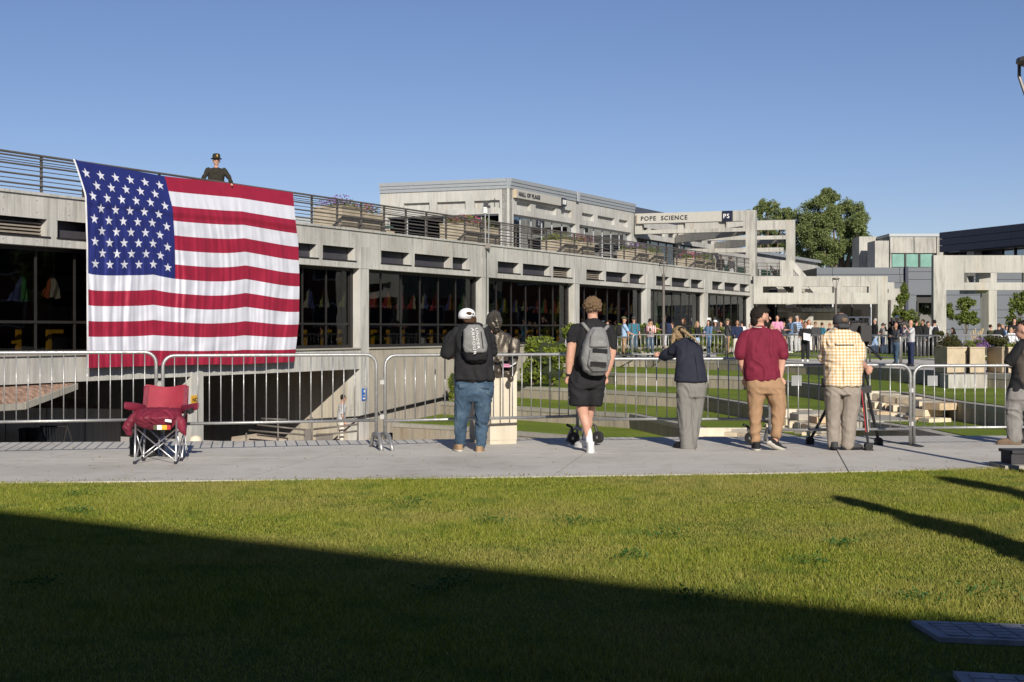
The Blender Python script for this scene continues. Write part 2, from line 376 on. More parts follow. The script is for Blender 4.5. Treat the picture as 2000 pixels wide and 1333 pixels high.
# ---------------------------------------------------------------- ground, walkway, lawn
def struct(o): o['kind'] = 'structure'; return o
edge_near = [G(-400, 946), G(0, 943), G(740, 935), G(1500, 925), G(2000, 913), G(2600, 900)]
edge_far = [G(-400, 866.5), G(0, 864.8), G(400, 862), G(780, 859.5), G(1050, 856), G(1300, 853.4), G(1480, 853), G(1820, 851.5), G(2400, 850)]
b = MB(); b.prism([(-150, -150), (150, -150), (150, edge_near[-1].y)] + [(p.x, p.y) for p in edge_near[::-1]] + [(-150, edge_near[0].y)], -3.2, -0.012)
struct(b.build('lawn', 'lawnbase'))
b = MB(); poly = [(-60, 13.3)] + [(p.x, p.y) for p in edge_near] + [(60, 15.5), (60, edge_far[-1].y)] + [(p.x, p.y) for p in edge_far[::-1]] + [(-60, edge_far[0].y)]
b.prism(poly, -3.2, -0.045, 0, 1); pathb = struct(b.build('walkway', ['conc_low', 'joint_dark']))
def yat(edge, x):
    for a, c in zip(edge[:-1], edge[1:]):
        if a.x <= x <= c.x: return a.y + (c.y - a.y) * (x - a.x) / (c.x - a.x)
    return edge[0].y if x < edge[0].x else edge[-1].y
xs = [-24 + 3.05 * i for i in range(17)]
for i in range(len(xs) - 1):
    sk = 0.55  # joints run slightly skewed
    for q in range(2):
        x0, x1 = xs[i] + 0.008, xs[i + 1] - 0.008
        def pt(x, f):
            xx = x + sk * f * 1.6; y0 = yat(edge_near, x); y1 = yat(edge_far, xx); return (xx if f else x, y0 + (y1 - y0) * f)
        f0, f1 = (0.0, 0.499) if q == 0 else (0.501, 1.0)
        def lp(x, f):
            a = pt(x, 0.0); c = pt(x, 1.0); return (a[0] + (c[0] - a[0]) * f, a[1] + (c[1] - a[1]) * f)
        b = MB(); b.prism([lp(x0, f0), lp(x1, f0), lp(x1, f1), lp(x0, f1)], -0.05, 0.0); b.build('paving_slab', 'path', pathb)
# lawn blades, one counted-by-nobody mesh
def lawn_blades():
    n = 620000; X = []; 
    y = np.sqrt(rng.uniform(4.6 ** 2, 15.2 ** 2, n)); x = rng.uniform(-0.42, 0.42, n) * y
    ex = np.array([p.x for p in edge_near]); ey = np.array([p.y for p in edge_near])
    keep = y < np.interp(x, ex, ey) + 0.03 * rng.normal(size=n) + 0.0
    # bare edge for flush covers
    x, y = x[keep], y[keep]
    c1 = (x > 1.92) & (x < 4.2) & (np.abs(y - 6.72 + (x - 2.5) * 0.22) < 0.24); c2 = (x > 1.78) & (x < 4.0) & (y < 5.98 - (x - 2.5) * 0.2) & (y > 5.4 - (x - 2.5) * 0.2)
    k = ~(c1 | c2); x, y = x[k], y[k]; n = len(x)
    hgt = rng.uniform(0.014, 0.038, n) * (0.85 + 0.35 * np.sin(x * 1.7 + 1.3 * np.sin(y * 1.1)) * np.cos(y * 2.1)); w = rng.uniform(0.0018, 0.0034, n)
    an = rng.uniform(0, 2 * np.pi, n); lean = rng.uniform(0.1, 0.9, n) * hgt; la = rng.uniform(0, 2 * np.pi, n)
    dx, dy = np.cos(an) * w, np.sin(an) * w
    z0 = np.full(n, -0.012)
    v = np.stack([np.stack([x - dx, y - dy, z0], 1), np.stack([x + dx, y + dy, z0], 1), np.stack([x + lean * np.cos(la), y + lean * np.sin(la), z0 + hgt], 1)], 1).reshape(-1, 3)
    me = bpy.data.meshes.new('lawn_grass'); me.vertices.add(3 * n); me.loops.add(3 * n); me.polygons.add(n)
    me.vertices.foreach_set('co', v.ravel()); me.loops.foreach_set('vertex_index', np.arange(3 * n))
    me.polygons.foreach_set('loop_start', np.arange(n) * 3); me.polygons.foreach_set('loop_total', np.full(n, 3)); me.update(calc_edges=True)
    at = me.attributes.new('rnd', 'FLOAT', 'POINT'); at.data.foreach_set('value', np.repeat(rng.beta(2, 2.2, n), 3)); me.materials.append(M['blade'])
    o = bpy.data.objects.new('lawn_grass', me); COL.objects.link(o); tag(o, 'short yellowish green lawn grass in front of the walkway', 'grass', kind='stuff')
lawn_blades()
rw = random.Random(12); wp_ = []   # broad leaved weeds standing out darker in the lawn
for i in range(15):
    y = rw.uniform(7.3, 13); x = rw.uniform(-.34, .34) * y; n_ = 90; rg_ = np.random.default_rng(900 + i); r_ = rw.uniform(.05, .12)
    wp_.append(np.stack([x + rg_.normal(0, r_, n_), y + rg_.normal(0, r_ * 1.1, n_), rg_.uniform(.0, .045, n_)], 1))
tag(leaves('lawn_weeds', 'leaf_weed', None, np.concatenate(wp_), .014, seed=5), 'scattered dark green broad leaved weeds in the lawn', 'weeds', kind='stuff')
# leaf litter and crumbs of soil along the walkway
n_ = 520; yl = rng.uniform(13.6, 19.0, n_); xl_ = rng.uniform(-.4, .4, n_) * yl; yl = np.where(rng.uniform(0, 1, n_) < .6, np.array([yat(edge_near, q) for q in xl_]) + np.abs(rng.normal(0, .12, n_)), yl)
M['litter'] = leaf_mat('dry litter', (.10, .07, .035), (.26, .2, .08), .1)
tag(leaves('leaf_litter', 'litter', None, np.stack([xl_, yl, np.full(n_, .008)], 1), .011, seed=77), 'dry leaf crumbs and grass clippings scattered over the concrete walkway', 'leaf litter', kind='stuff')
# flush covers in the lawn, lower right
def cover(poly, label):
    t = thing('utility_cover', label, 'cover', (poly[0][0], poly[0][1], 0), 'flush covers in the lawn')
    one('rim', 'cover_stone', t, lambda b: b.prism(poly, -0.02, 0.012))
    cx_ = sum(p[0] for p in poly) / 4; cy_ = sum(p[1] for p in poly) / 4
    for i in range(14):
        for j in range(5):
            fx0, fx1 = (i + 0.08) / 14, (i + 0.92) / 14; fy0, fy1 = (j + 0.12) / 5, (j + 0.88) / 5
            def q(fx, fy):
                fx = 0.03 + fx * 0.94; fy = 0.08 + fy * 0.84
                a = Vector(poly[0]) * (1 - fx) + Vector(poly[1]) * fx; c = Vector(poly[3]) * (1 - fx) + Vector(poly[2]) * fx; return tuple(a * (1 - fy) + c * fy)
            one('tread_stud', 'cover_stone', t, lambda b: b.prism([q(fx0, fy0), q(fx1, fy0), q(fx1, fy1), q(fx0, fy1)], 0.012, 0.019))
M['cover_stone'] = plain('worn cover concrete', (0.30, 0.31, 0.34), 0.85, var=0.25, vscale=8)
cover([(2.0, 6.66), (3.6, 6.3), (3.62, 6.75), (1.98, 7.05)], 'grey studded utility cover in the shaded lawn, the farther of two')
cover([(1.8, 5.45), (3.2, 5.15), (3.2, 5.65), (1.86, 6.0)], 'grey studded utility cover at the bottom edge of the lawn, the nearer of two')

# ---------------------------------------------------------------- sunken court and terraces
fa = fac(-40, 0, 0); fb = fac(4.0, 0, 0)
b = MB(); b.prism([(-80, 17.5), (30, 17.5), (30, 56), (fac(12, 0, 0).x, fac(12, 0, 0).y), (fa.x - 14 * FN.x, fa.y - 14 * FN.y)][:5], -3.2, -2.42); struct(b.build('court_floor', 'asphalt'))
b = MB(); a = [fac(3.9, 2.6, 0), fac(3.9, 0.0, 0), fac(15, 0, 0), fac(15, 2.6, 0)]
b.hexa([(*a[0].xy, -2.6), (*a[3].xy, -2.6), (*a[2].xy, -2.6), (*a[1].xy, -2.6), (*a[0].xy, -2.35), (*a[3].xy, -1.7), (*a[2].xy, -1.7), (*a[1].xy, -2.35)]); struct(b.build('footpath_ramp', 'asphalt'))
def polyoff(pts, d):
    """offset an open polyline (2D) by d to its left"""
    out = []
    for i in range(len(pts)):
        a = Vector(pts[max(i - 1, 0)][:2]); c = Vector(pts[min(i + 1, len(pts) - 1)][:2]); p = Vector(pts[i][:2])
        if 0 < i < len(pts) - 1:
            d1 = (p - a).normalized(); d2 = (c - p).normalized(); n1 = Vector((-d1.y, d1.x)); n2 = Vector((-d2.y, d2.x)); m = (n1 + n2).normalized()
            out.append(p + m * d / max(0.35, m.dot(n1)))
        else:
            dd = (c - a).normalized(); out.append(p + Vector((-dd.y, dd.x)) * d)
    return out
def terrace(name, z, edge, back, zb=-3.2, coping=0.28, wall='conc_low'):
    e = [G(x, y, z) for x, y in edge]; e2 = [(p.x, p.y) for p in e]
    b = MB(); b.prism(e2 + back, zb, z); t = struct(b.build(name, wall))
    # coping stones along the edge
    o1 = polyoff(e2, -0.02); o2 = polyoff(e2, coping)
    L = 0
    for i in range(len(e2) - 1):
        seg = (Vector(e2[i + 1]) - Vector(e2[i])).length; k = max(1, int(seg / 2.4))
        for j in range(k):
            f0, f1 = j / k + 0.004, (j + 1) / k - 0.004
            q = [Vector(o1[i]).lerp(Vector(o1[i + 1]), f0), Vector(o1[i]).lerp(Vector(o1[i + 1]), f1), Vector(o2[i]).lerp(Vector(o2[i + 1]), f1), Vector(o2[i]).lerp(Vector(o2[i + 1]), f0)]
            bb = MB(); bb.prism([tuple(x) for x in q], z - 0.10, z + 0.02); bb.build('coping_stone', 'coping', t)
    bb = MB(); bb.prism([tuple(x) for x in polyoff(e2, coping + 0.01)] + back, z, z + 0.035)
    g = bb.build(name.replace('terrace', 'turf'), 'turf', t); 
    return t
BK = [(40, 70), (8, 75), (-1, 62)]
terrace('terrace', -1.6, [(767, 828), (916, 836), (1008, 845), (1110, 853), (1210, 863)], [(14, 37), (14, 50), (0, 60), (-1.5, 55.2)])
terrace('terrace', -1.14, [(860, 786), (1010, 796), (1230, 810), (1330, 830), (1362, 838), (1460, 840), (1500, 846), (1620, 872)], [(20, 30), (20, 56), (0, 60), (-0.9, 57)])
terrace('terrace', -0.69, [(960, 751), (1010, 755.6), (1150, 762), (1260, 768), (1355, 773), (1460, 790), (1520, 800), (1640, 806), (1673, 822), (1780, 838), (1850, 853), (1960, 874)], [(22, 28), (22, 60), (3, 66), (0.4, 60)])
terrace('terrace', -0.23, [(1080, 722), (1205, 730), (1345, 734), (1454, 737.6), (1500, 742), (1612, 754.7), (1680, 765), (1760, 768), (1855, 785), (2000, 803), (2300, 850)], [(30, 26), (30, 60), (8, 68), (1.9, 62.5)])
# plaza: one big sheet to the horizon
e = [G(x, y, 0.2) for x, y in [(1120, 697), (1192, 699), (1260, 700), (1400, 704), (1577, 711), (1846, 727), (1990, 733), (2300, 755)]]
e2 = [(p.x, p.y) for p in e]
b = MB(); b.prism(e2 + [(60, e2[-1][1]), (60, -140), (900, -140), (900, 2500), (-900, 2500), (-900, 200), (-60, 120), tuple(fac(18, -14, 0).xy), tuple(fac(18, -0.2, 0).xy)], -3.2, 0.2); plaza = struct(b.build('plaza', ['plaza_c'] if 'plaza_c' in M else 'path'))
o1 = polyoff(e2, -0.03); o2 = polyoff(e2, 0.4)
for i in range(len(e2) - 1):
    k = 4
    for j in range(k):
        f0, f1 = j / k + 0.003, (j + 1) / k - 0.003
        q = [Vector(o1[i]).lerp(Vector(o1[i + 1]), f0), Vector(o1[i]).lerp(Vector(o1[i + 1]), f1), Vector(o2[i]).lerp(Vector(o2[i + 1]), f1), Vector(o2[i]).lerp(Vector(o2[i + 1]), f0)]
        bb = MB(); bb.prism([tuple(x) for x in q], 0.06, 0.215); bb.build('coping_stone', 'coping', plaza)
# facing of the plaza retaining wall in weathered concrete
for i in range(len(e2) - 1):
    a = Vector(e2[i]); c = Vector(e2[i + 1]); k = max(1, int((c - a).length / 3)); n = Vector(((c - a).y, -(c - a).x)).normalized() * 0.02
    for j in range(k):
        p = a.lerp(c, j / k + .002); q = a.lerp(c, (j + 1) / k - .002)
        bb = MB(); bb.hexa([(*(p + n), -0.3), (*(q + n), -0.3), (*(q - n), -0.3), (*(p - n), -0.3), (*(p + n), 0.055), (*(q + n), 0.055), (*(q - n), 0.055), (*(p - n), 0.055)]); bb.build('wall_panel', 'conc_low', plaza)
# lawn on the plaza behind the people
pl = [G(1330, 700, 0.2), G(1540, 706, 0.2), G(1830, 702, 0.2), G(2100, 700, 0.2), G(2100, 680, 0.2), G(1720, 679, 0.2), G(1480, 683, 0.2), G(1340, 690, 0.2)]
pl = [G(x, y, 0.2) for x, y in [(1400, 697), (1545, 701), (1700, 702), (1830, 703), (2100, 706), (2100, 687), (1830, 683), (1500, 686), (1400, 690)]]
b = MB(); b.prism([(p.x, p.y) for p in pl], 0.2, 0.235); struct(b.build('plaza_lawn', 'turf'))

# block cascades: stepped stacks of rough stones
def cascade(pa, pb, z_top, rows, label, seed):
    """rough stones stepped down and outward along a terrace edge from pa to pb"""
    a = Vector(G(*pa, z_top).xy); c = Vector(G(*pb, z_top).xy); D = (c - a); L = D.length; D.normalize(); Nn = Vector((D.y, -D.x))
    t = thing('stone_cascade', label, 'stone steps', ((a.x + c.x) / 2, (a.y + c.y) / 2, z_top - rows * 0.165), 'stacked stone cascades'); rd = random.Random(seed); an = math.atan2(D.y, D.x)
    for r in range(rows):
        z = z_top - 0.165 * (r + 1); x = rd.uniform(-0.3, 0.1) - r * 0.1
        while x < L + r * 0.1:
            w = rd.choice([0.42, 0.5, 0.6]); out = 0.1 + r * 0.24 + rd.uniform(-0.08, 0.16)
            if rd.random() < 0.9:
                p = a + D * (x + w / 2) + Nn * out; m_ = rd.choice(['blk_a', 'blk_b', 'blk_c', 'blk_a'])
                one('stone_block', m_, t, lambda b: b.box((p.x, p.y, z + 0.08), (w - 0.015, 0.6, 0.155), an + rd.uniform(-0.5, 0.5)))
            x += w
M['blk_a'] = plain('pale stone block', (0.62, 0.53, 0.38), 0.85, var=0.15, vscale=5); M['blk_b'] = plain('grey stone block', (0.36, 0.33, 0.28), 0.85, var=0.2, vscale=5); M['blk_c'] = plain('tan stone block', (0.50, 0.38, 0.24), 0.85, var=0.2, vscale=5)
cascade((1738, 769), (1862, 787), -0.23, 5, 'stepped stack of rough tan and grey stones below the planters, highest of three', 1)
cascade((1570, 804), (1668, 822), -0.69, 5, 'stepped stack of rough stones seen behind the cameraman, middle of three', 2)
cascade((1425, 840), (1515, 850), -1.14, 3, 'lowest small stack of pale stones left of the cameraman', 3)
# pale dressed walls facing the camera
def pale_wall(pxa, pxb, Y, z0, z1, label):
    xa = (pxa - 1000) / F * Y; xb = (pxb - 1000) / F * Y; t = thing('stone_wall', label, 'wall', ((xa + xb) / 2, Y, z0), 'pale stone walls of the amphitheatre')
    n = max(1, round((xb - xa) / 1.5))
    for i in range(n): one('stone_panel', 'limestone', t, lambda b: b.box((xa + (i + .5) * (xb - xa) / n, Y, (z0 + z1) / 2), ((xb - xa) / n - 0.012, 0.2, z1 - z0)))
pale_wall(1688, 1850, 38.5, -0.75, -0.2, 'pale stone wall face behind the highest stone stack')
pale_wall(1530, 1690, 38.0, -1.2, -0.66, 'pale stone wall face beside the middle stone stack')
pale_wall(1362, 1535, 37.1, -1.75, -1.1, 'lowest pale stone wall face above the walkway edge')
M['platform'] = M['coping']
b = MB(); b.prism([tuple(G(x, y, -.64).xy) for x, y in ((1672, 806), (1735, 801), (1860, 822), (1700, 822))], -.7, -.64); struct(b.build('stone_platform', 'coping'))
# ---------------------------------------------------------------- main concrete building (lower storey)
M['conc_w'] = concrete('weathered basement concrete', (0.42, 0.38, 0.31), amt=0.55, tan=(0.42, 0.33, 0.2))
bld = thing('college_building', 'long grey concrete building with dark windows below a railed terrace', 'building', fac(3.81, 0, 0))
PITCH = 8.9; TC = [3.81 + PITCH * k for k in range(-3, 6)]; TC[-1] = 48.0
Z_S, Z_H, Z_T = 0.84, 3.58, 4.86
slots = [(1.1, 3.05), (3.4, 6.05), (6.4, 8.3)]
for i, tc in enumerate(TC):
    lo = -3.2 if tc < 4.5 else -0.5
    if tc > 20: lo = 0.0
    one('column', 'conc', bld, lambda b: (fbox(b, tc - 0.27, tc + 0.27, -0.5, 0.02, lo if tc < 5 else lo, Z_H)))
    one('column_cap', 'conc2', bld, lambda b: (fbox(b, tc - 0.275, tc + 0.275, -0.02, 0.035, Z_H + 0.0, Z_H + 0.75)))
    if i == len(TC) - 1: break
    t0, t1 = tc + 0.27, TC[i + 1] - 0.27; k = (TC[i + 1] - tc) / PITCH
    sl = [(tc + a * k, tc + c * k) for a, c in slots]
    if i == 3: sl[2] = (tc + 6.25, tc + 7.5)
    za, zb = 3.82, 4.27
    def wallf(b):
        
        cu_ = [tc - .27, tc + .30] + [x for s in sl for x in (s[1] + .16,)][:2] + [TC[i + 1] - .27]
        for q0, q1 in zip(cu_[:-1], cu_[1:]): fbox(b, q0 + .006, q1 - .006, -0.45, 0, zb, Z_T)
        fbox(b, tc - 0.27, TC[i + 1] - 0.27, -0.45, -.02, zb, Z_T - .01); fbox(b, tc - 0.27, TC[i + 1] - 0.27, -0.45, 0, Z_H, za)
        e = [tc - 0.27] + [x for s in sl for x in s] + [TC[i + 1] - 0.27]
        for q in range(0, len(e), 2): fbox(b, e[q], e[q + 1], -0.45, 0, za, zb)
    one('parapet_wall', 'conc', bld, wallf)
    def ties(b):
        x = tc + .5
        while x < TC[i + 1] - .4:
            for z_ in (4.42, 4.72, 3.70): fbox(b, x - .012, x + .012, .0, .003, z_ - .012, z_ + .012)
            x += 1.1
    one('tie_hole', 'slot', bld, ties)['kind'] = 'stuff'
    ncap = 4
    for q in range(ncap):
        a = tc - 0.27 + (TC[i + 1] - tc) * q / ncap; c = tc - 0.27 + (TC[i + 1] - tc) * (q + 1) / ncap
        one('parapet_cap', 'conc2', bld, lambda b: fbox(b, a + 0.006, c - 0.006, -0.5, 0.05, Z_T, Z_T + 0.07))
    for si, (a, c) in enumerate(sl):
        lv = (i, si) in ((5, 2) if False else (4, 2), (5, 0), (1, 0))
        if lv:
            lp_ = one('vent', 'slot', bld, lambda b: fbox(b, a, c, -0.45, -0.35, za, zb))
            for q in range(5): one('louvre_blade', 'louver', lp_, lambda b: b.obox(fac(a, -0.36, za + 0.02 + q * 0.088), FN * 0.16 + Vector((0, 0, -0.05)), FD * (c - a), Vector((0, 0, 0.035))))
        else: one('slot_panel', 'slot', bld, lambda b: fbox(b, a, c, -0.45, -0.28, za, zb))
        one('slot_sill', 'metal_dark', bld, lambda b: fbox(b, a - 0.03, c + 0.1, -0.28, 0.03, za - 0.025, za + 0.012))
    # window: frame, mullions, panes
    w = one('window', 'metal_dark', bld, lambda b: (fbox(b, t0, t1, -0.42, -0.30, Z_S, Z_S + 0.10), fbox(b, t0, t1, -0.42, -0.30, Z_H - 0.10, Z_H), fbox(b, t0, t1, -0.40, -0.32, 1.62, 1.69),
                                                    fbox(b, t1 - 0.16, t1, -0.42, -0.28, Z_S, Z_H)))
    for q in range(7):
        tt = t0 + (t1 - 0.16 - t0) * q / 6
        one('mullion', 'metal_dark', w, lambda b: fbox(b, tt - 0.03, tt + 0.03, -0.42, -0.335, Z_S + 0.1, Z_H - 0.1))
        if q < 6:
            t2 = t0 + (t1 - 0.16 - t0) * (q + 1) / 6
            one('pane', 'glass', w, lambda b: fbox(b, tt + 0.035, t2 - 0.035, -0.372, -0.364, 1.69, Z_H - 0.1))
            one('pane', 'glass', w, lambda b: fbox(b, tt + 0.035, t2 - 0.035, -0.372, -0.364, Z_S + 0.1, 1.62))
    one('window_sill', 'coping', bld, lambda b: fbox(b, t0, t1, -0.45, 0.06, Z_S - 0.05, Z_S - 0.002))
    if tc < 3: one('beam', 'conc', bld, lambda b: fbox(b, tc + 0.27 if i else tc, TC[i + 1] - 0.27, -0.5, 0.0, 0.10, Z_S - 0.052))
    else:
        m_ = 3
        for q in range(m_):
            a = tc + 0.27 + (TC[i + 1] - 0.27 - tc - 0.27) * q / m_; c = tc + 0.27 + (TC[i + 1] - 0.27 - tc - 0.27) * (q + 1) / m_
            one('base_wall', 'conc_w', bld, lambda b: fbox(b, a + 0.004, c - 0.004, -0.5, 0.0, -2.6 if tc < 20 else -0.3, Z_S - 0.052))

one('base_column', 'conc_w', bld, lambda b: fbox(b, 3.81 + 0.27 - 0.54, 3.81 + 0.272, -0.5, -0.003, -3.2, 0.84 - 0.05)) if False else None
# interior shell of the long room
TA, TB = TC[0], 48.0
def shell(b):
    fbox(b, TA, TB, -10.2, -10.0, 0.1, 4.0); fbox(b, TA, TB, -10.2, -0.5, 3.7, 4.55); fbox(b, TA, TB, -10.0, -0.5, 0.1, 0.42)
    fbox(b, TA - 0.2, TA, -10.2, -0.5, 0.1, 4.0); fbox(b, TB, TB + 0.2, -10.2, -0.3, 0.1, 4.0)
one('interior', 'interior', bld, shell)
one('terrace_deck', 'coping', bld, lambda b: fbox(b, TA, TB + 0.2, -30, -0.5, 4.55, 4.62))
# underpass walls
one('side_wall', 'conc_w', bld, lambda b: b.obox(fac(3.54, -0.5, -2.6), Vector((0, 0, 2.695)), FD * 0.3, -FN * 12.0))
one('back_wall', 'conc_low', bld, lambda b: fbox(b, TA, 3.5, -12.5, -12.3, -2.6, 0.1))
# gravel bank and kerb in the underpass, left
bank = thing('gravel_bank', 'pink gravel bank with a concrete kerb wall under the left end of the building', 'embankment', fac(-10, -2, -2.4))
def V3(p, z): return (p.x, p.y, z)
g0, g1, g2, g3 = fac(-16, .45, 0), fac(-12.2, .45, 0), fac(-9.9, -.05, 0), fac(-9.9, -.2, 0)
b = MB(); b.add([V3(g0, -.36), V3(g1, -.36), V3(g2, .07), V3(fac(-16, -.25, 0), .09)], [(0, 1, 2, 3)]); b.build('gravel', 'gravel', bank)  # wedge edge follows the shadow diagonal, so the sunlit patch is its shape
for p, q, zp, zq in ((g0, g1, -.34, -.34), (g1, g2, -.34, .06)):
    n = Vector(((q - p).y, -(q - p).x, 0)).normalized() * 0.08; k = 3
    for jj in range(k):
        a = p.lerp(q, jj / k + .003); c = p.lerp(q, (jj + 1) / k - .003); za = zp + (zq - zp) * jj / k; zc = zp + (zq - zp) * (jj + 1) / k
        one('kerb_strip', 'coping', bank, lambda b: b.hexa([V3(a + n, za - .16), V3(c + n, zc - .16), V3(c, zc - .16), V3(a, za - .16), V3(a + n, za), V3(c + n, zc), V3(c, zc), V3(a, za)]))
w0, w1 = fac(-16, -2.4, 0), fac(-5.4, -2.6, 0)
for jj in range(7):
    a = w0.lerp(w1, jj / 7 + .002); c = w0.lerp(w1, (jj + 1) / 7 - .002); za = -.3 - .6 * jj / 7; zc = -.3 - .6 * (jj + 1) / 7; n = -FN * .25
    one('kerb_panel', 'conc_low', bank, lambda b: b.hexa([V3(a, -2.42), V3(c, -2.42), V3(c + n, -2.42), V3(a + n, -2.42), V3(a, za), V3(c, zc), V3(c + n, zc), V3(a + n, za)]))
b = MB(); b.add([V3(w0 - FN * .25, -.35), V3(w1 - FN * .25, -.95), V3(fac(-5.4, -9, 0), .09), V3(fac(-16, -9, 0), .09)], [(0, 1, 2, 3)]); b.build('gravel', 'gravel', bank)
BAYN = ['bay far left', 'window bay left of the flag', 'window bay beside the flag', 'window bay behind the capped man', 'window bay right of the statue', 'window bay behind the curly head', 'window bay by the lamp post', 'window bay right of the lamp post', 'last window bay']
CN = {}
def cnt_in(k): CN[k] = CN.get(k, 0) + 1; return CN[k]
def ordn(k): return ['zeroth', 'first', 'second', 'third', 'fourth', 'fifth', 'sixth', 'seventh', 'eighth', 'ninth', 'tenth', 'eleventh', 'twelfth', 'thirteenth', 'fourteenth'][k]
# hanging flags inside, behind the glass
fcols = [(0.55, 0.12, 0.05), (0.6, 0.5, 0.1), (0.05, 0.3, 0.1), (0.08, 0.12, 0.4), (0.6, 0.58, 0.5), (0.5, 0.05, 0.06), (0.4, 0.45, 0.15), (0.55, 0.25, 0.04)]
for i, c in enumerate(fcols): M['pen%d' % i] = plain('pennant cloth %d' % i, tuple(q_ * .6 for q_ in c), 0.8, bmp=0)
rd = random.Random(3); tt = -13.5; cnames = ['orange red', 'yellow', 'green', 'blue', 'cream', 'crimson', 'olive', 'amber']; cnt = 0
fposts = []
while tt < 47:
    ci = rd.randrange(8); cj = rd.randrange(8); dd = -0.85 - rd.random() * 0.2
    if not (-9.5 < tt < -0.8):
        bay = max(j for j in range(len(TC)) if TC[j] <= tt)
        cnt += 1; t = thing('hanging_flag', '%s flag with %s, %s in the %s' % (cnames[ci], cnames[cj], ordn(cnt_in(bay)), BAYN[bay]), 'flag', fac(tt, dd, 2.3), 'flags hanging inside the long windows')
        w = rd.uniform(0.55, 0.8); pk = rd.uniform(.55, .85); zt_ = rd.uniform(2.85, 3.05); zb2 = 2.22 + rd.uniform(-.05, .06)
        def cl(b, m0):
            xs_ = [0, .14, .28, .42, pk - .08, pk, (pk + 1) / 2, 1.0]
            def top(x): return zb2 + .12 + (zt_ - zb2 - .12) * (x / pk) ** 1.5 if x <= pk else zt_ - (zt_ - zb2) * .55 * ((x - pk) / (1 - pk)) ** .7
            vs = []
            for k_, x in enumerate(xs_): vs += [fac(tt + x * w, dd + .05 * (k_ % 2), zb2 + .03 * (k_ % 3)), fac(tt + x * w, dd + .06 * ((k_ + 1) % 2), top(x))]
            b.add(vs, [(2 * k_, 2 * k_ + 2, 2 * k_ + 3, 2 * k_ + 1) for k_ in range(4)], 0); b.add(vs, [(2 * k_, 2 * k_ + 2, 2 * k_ + 3, 2 * k_ + 1) for k_ in range(4, 7)], 1)
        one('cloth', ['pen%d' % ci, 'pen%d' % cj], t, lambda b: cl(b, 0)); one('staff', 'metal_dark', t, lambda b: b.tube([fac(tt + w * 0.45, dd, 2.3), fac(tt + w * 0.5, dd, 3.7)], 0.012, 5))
    tt += rd.uniform(0.75, 1.15)
# yellow frames standing inside by the glass
tt = -13.2; q = 0
while tt < 30:
    if not (-9.3 < tt < -0.6):
        t = thing('yellow_frame', 'yellow frame, %s behind the lower panes of the %s' % (ordn(cnt_in(max(j for j in range(len(TC)) if TC[j] <= tt) + 100)), BAYN[max(j for j in range(len(TC)) if TC[j] <= tt)]), 'stand', fac(tt, -0.9, 0.42), 'yellow frames inside the lower panes')
        one('upright', 'yellow', t, lambda b: fbox(b, tt, tt + 0.12, -0.95, -0.85, 0.42, 1.46)); one('arm', 'yellow', t, lambda b: fbox(b, tt - 0.14 if q % 3 else tt + 0.12, tt if q % 3 else tt + 0.55, -0.94, -0.86, *((1.1, 1.18) if q % 3 else (1.36, 1.46))))
    tt += 1.05; q += 1
# ---------------------------------------------------------------- terrace railing
rail = thing('terrace_railing', 'grey steel railing with horizontal bars along the terrace edge', 'railing', fac(3.8, -0.1, Z_T))
ZB = Z_T + 0.07; RT = 5.87
t = -22.9; posts = []
while t < 47.6: posts.append(t); t += 1.483
for t in posts: one('post', 'rail', rail, lambda b: fbox(b, t - 0.02, t + 0.02, -0.14, -0.07, ZB - 0.05, RT - 0.02))
for z, r in ((RT, 0.034), (RT - 0.08, 0.024), (ZB + 0.66, 0.026), (ZB + 0.42, 0.026), (ZB + 0.18, 0.026)):
    one('rail_bar', 'rail', rail, lambda b: b.tube([fac(-23, -0.06, z), fac(10, -0.06, z), fac(47.6, -0.06, z)], r, 6))
for z in (ZB + 0.78, ZB + 0.72, ZB + 0.54, ZB + 0.30, ZB + 0.08):
    one('wire', 'rail', rail, lambda b: b.tube([fac(-23, -0.06, z), fac(47.6, -0.06, z)], 0.012, 4))
# ---------------------------------------------------------------- flag
def lerp(a, b, t): return a + (b - a) * t
xl = ([0, .04, .10, .17, .4, 1], [146, 152, 160, 169, 172, 173]); xr = ([0, .15, .3, .5, .75, 1], [572, 577, 583, 585, 584, 575])
yt_ = ([0, .02, .2, .4, .7, 1], [311, 315, 328, 344, 358, 377]); yb_ = ([0, .3, .5, .62, .7, 1], [719, 715, 713, 712, 713, 707])
def S(a, b, lift=0.0):
    px = lerp(np.interp(b, *xl), np.interp(b, *xr), a); py = lerp(np.interp(a, *yt_), np.interp(a, *yb_), b)
    sag = 0
    if 0.02 < b < 0.98:
        sag = 4.5 * math.sin(math.pi * b) * (abs(math.sin(a * 2 * math.pi * 1.15 + 0.9)) * 2 - 1) + 2.0 * math.sin(a * 19 + 3 * b) * b * (1 - b) * 2
    py += sag
    wz = noise.noise((a * 6, b * 3, 2.0)) * .5; am = .35 + .65 * min(1, b * 1.6)
    fold = am * (0.055 * noise.noise((a * 15 + wz, b * 1.3, 5.0)) + 0.040 * noise.noise((a * 38 + wz * 2, b * 1.8, 9.0)) + 0.022 * noise.noise((a * 85 + wz * 2, b * 2.4, 3.0))) + 0.015 * noise.noise((a * 10 + b * 9, b * 14, 1.0)) + .03 * noise.noise((a * 3, b * 3, 7.0))
    d = 0.2 + 0.10 * b + fold + lift
    if b < 0.2: d = lerp(0.0, d, b / 0.2) + 0.05 + lift
    u = (px - 1000) / F; o = F0 + FN * d; t = (o.y * u - o.x) / (FD.x - FD.y * u); p = o + FD * t
    return Vector((p.x, p.y, H - (py - HZ) / F * p.y))
flag = thing('american_flag', 'huge American flag draped from the terrace railing down over the building front', 'flag', S(0.5, 1.0))
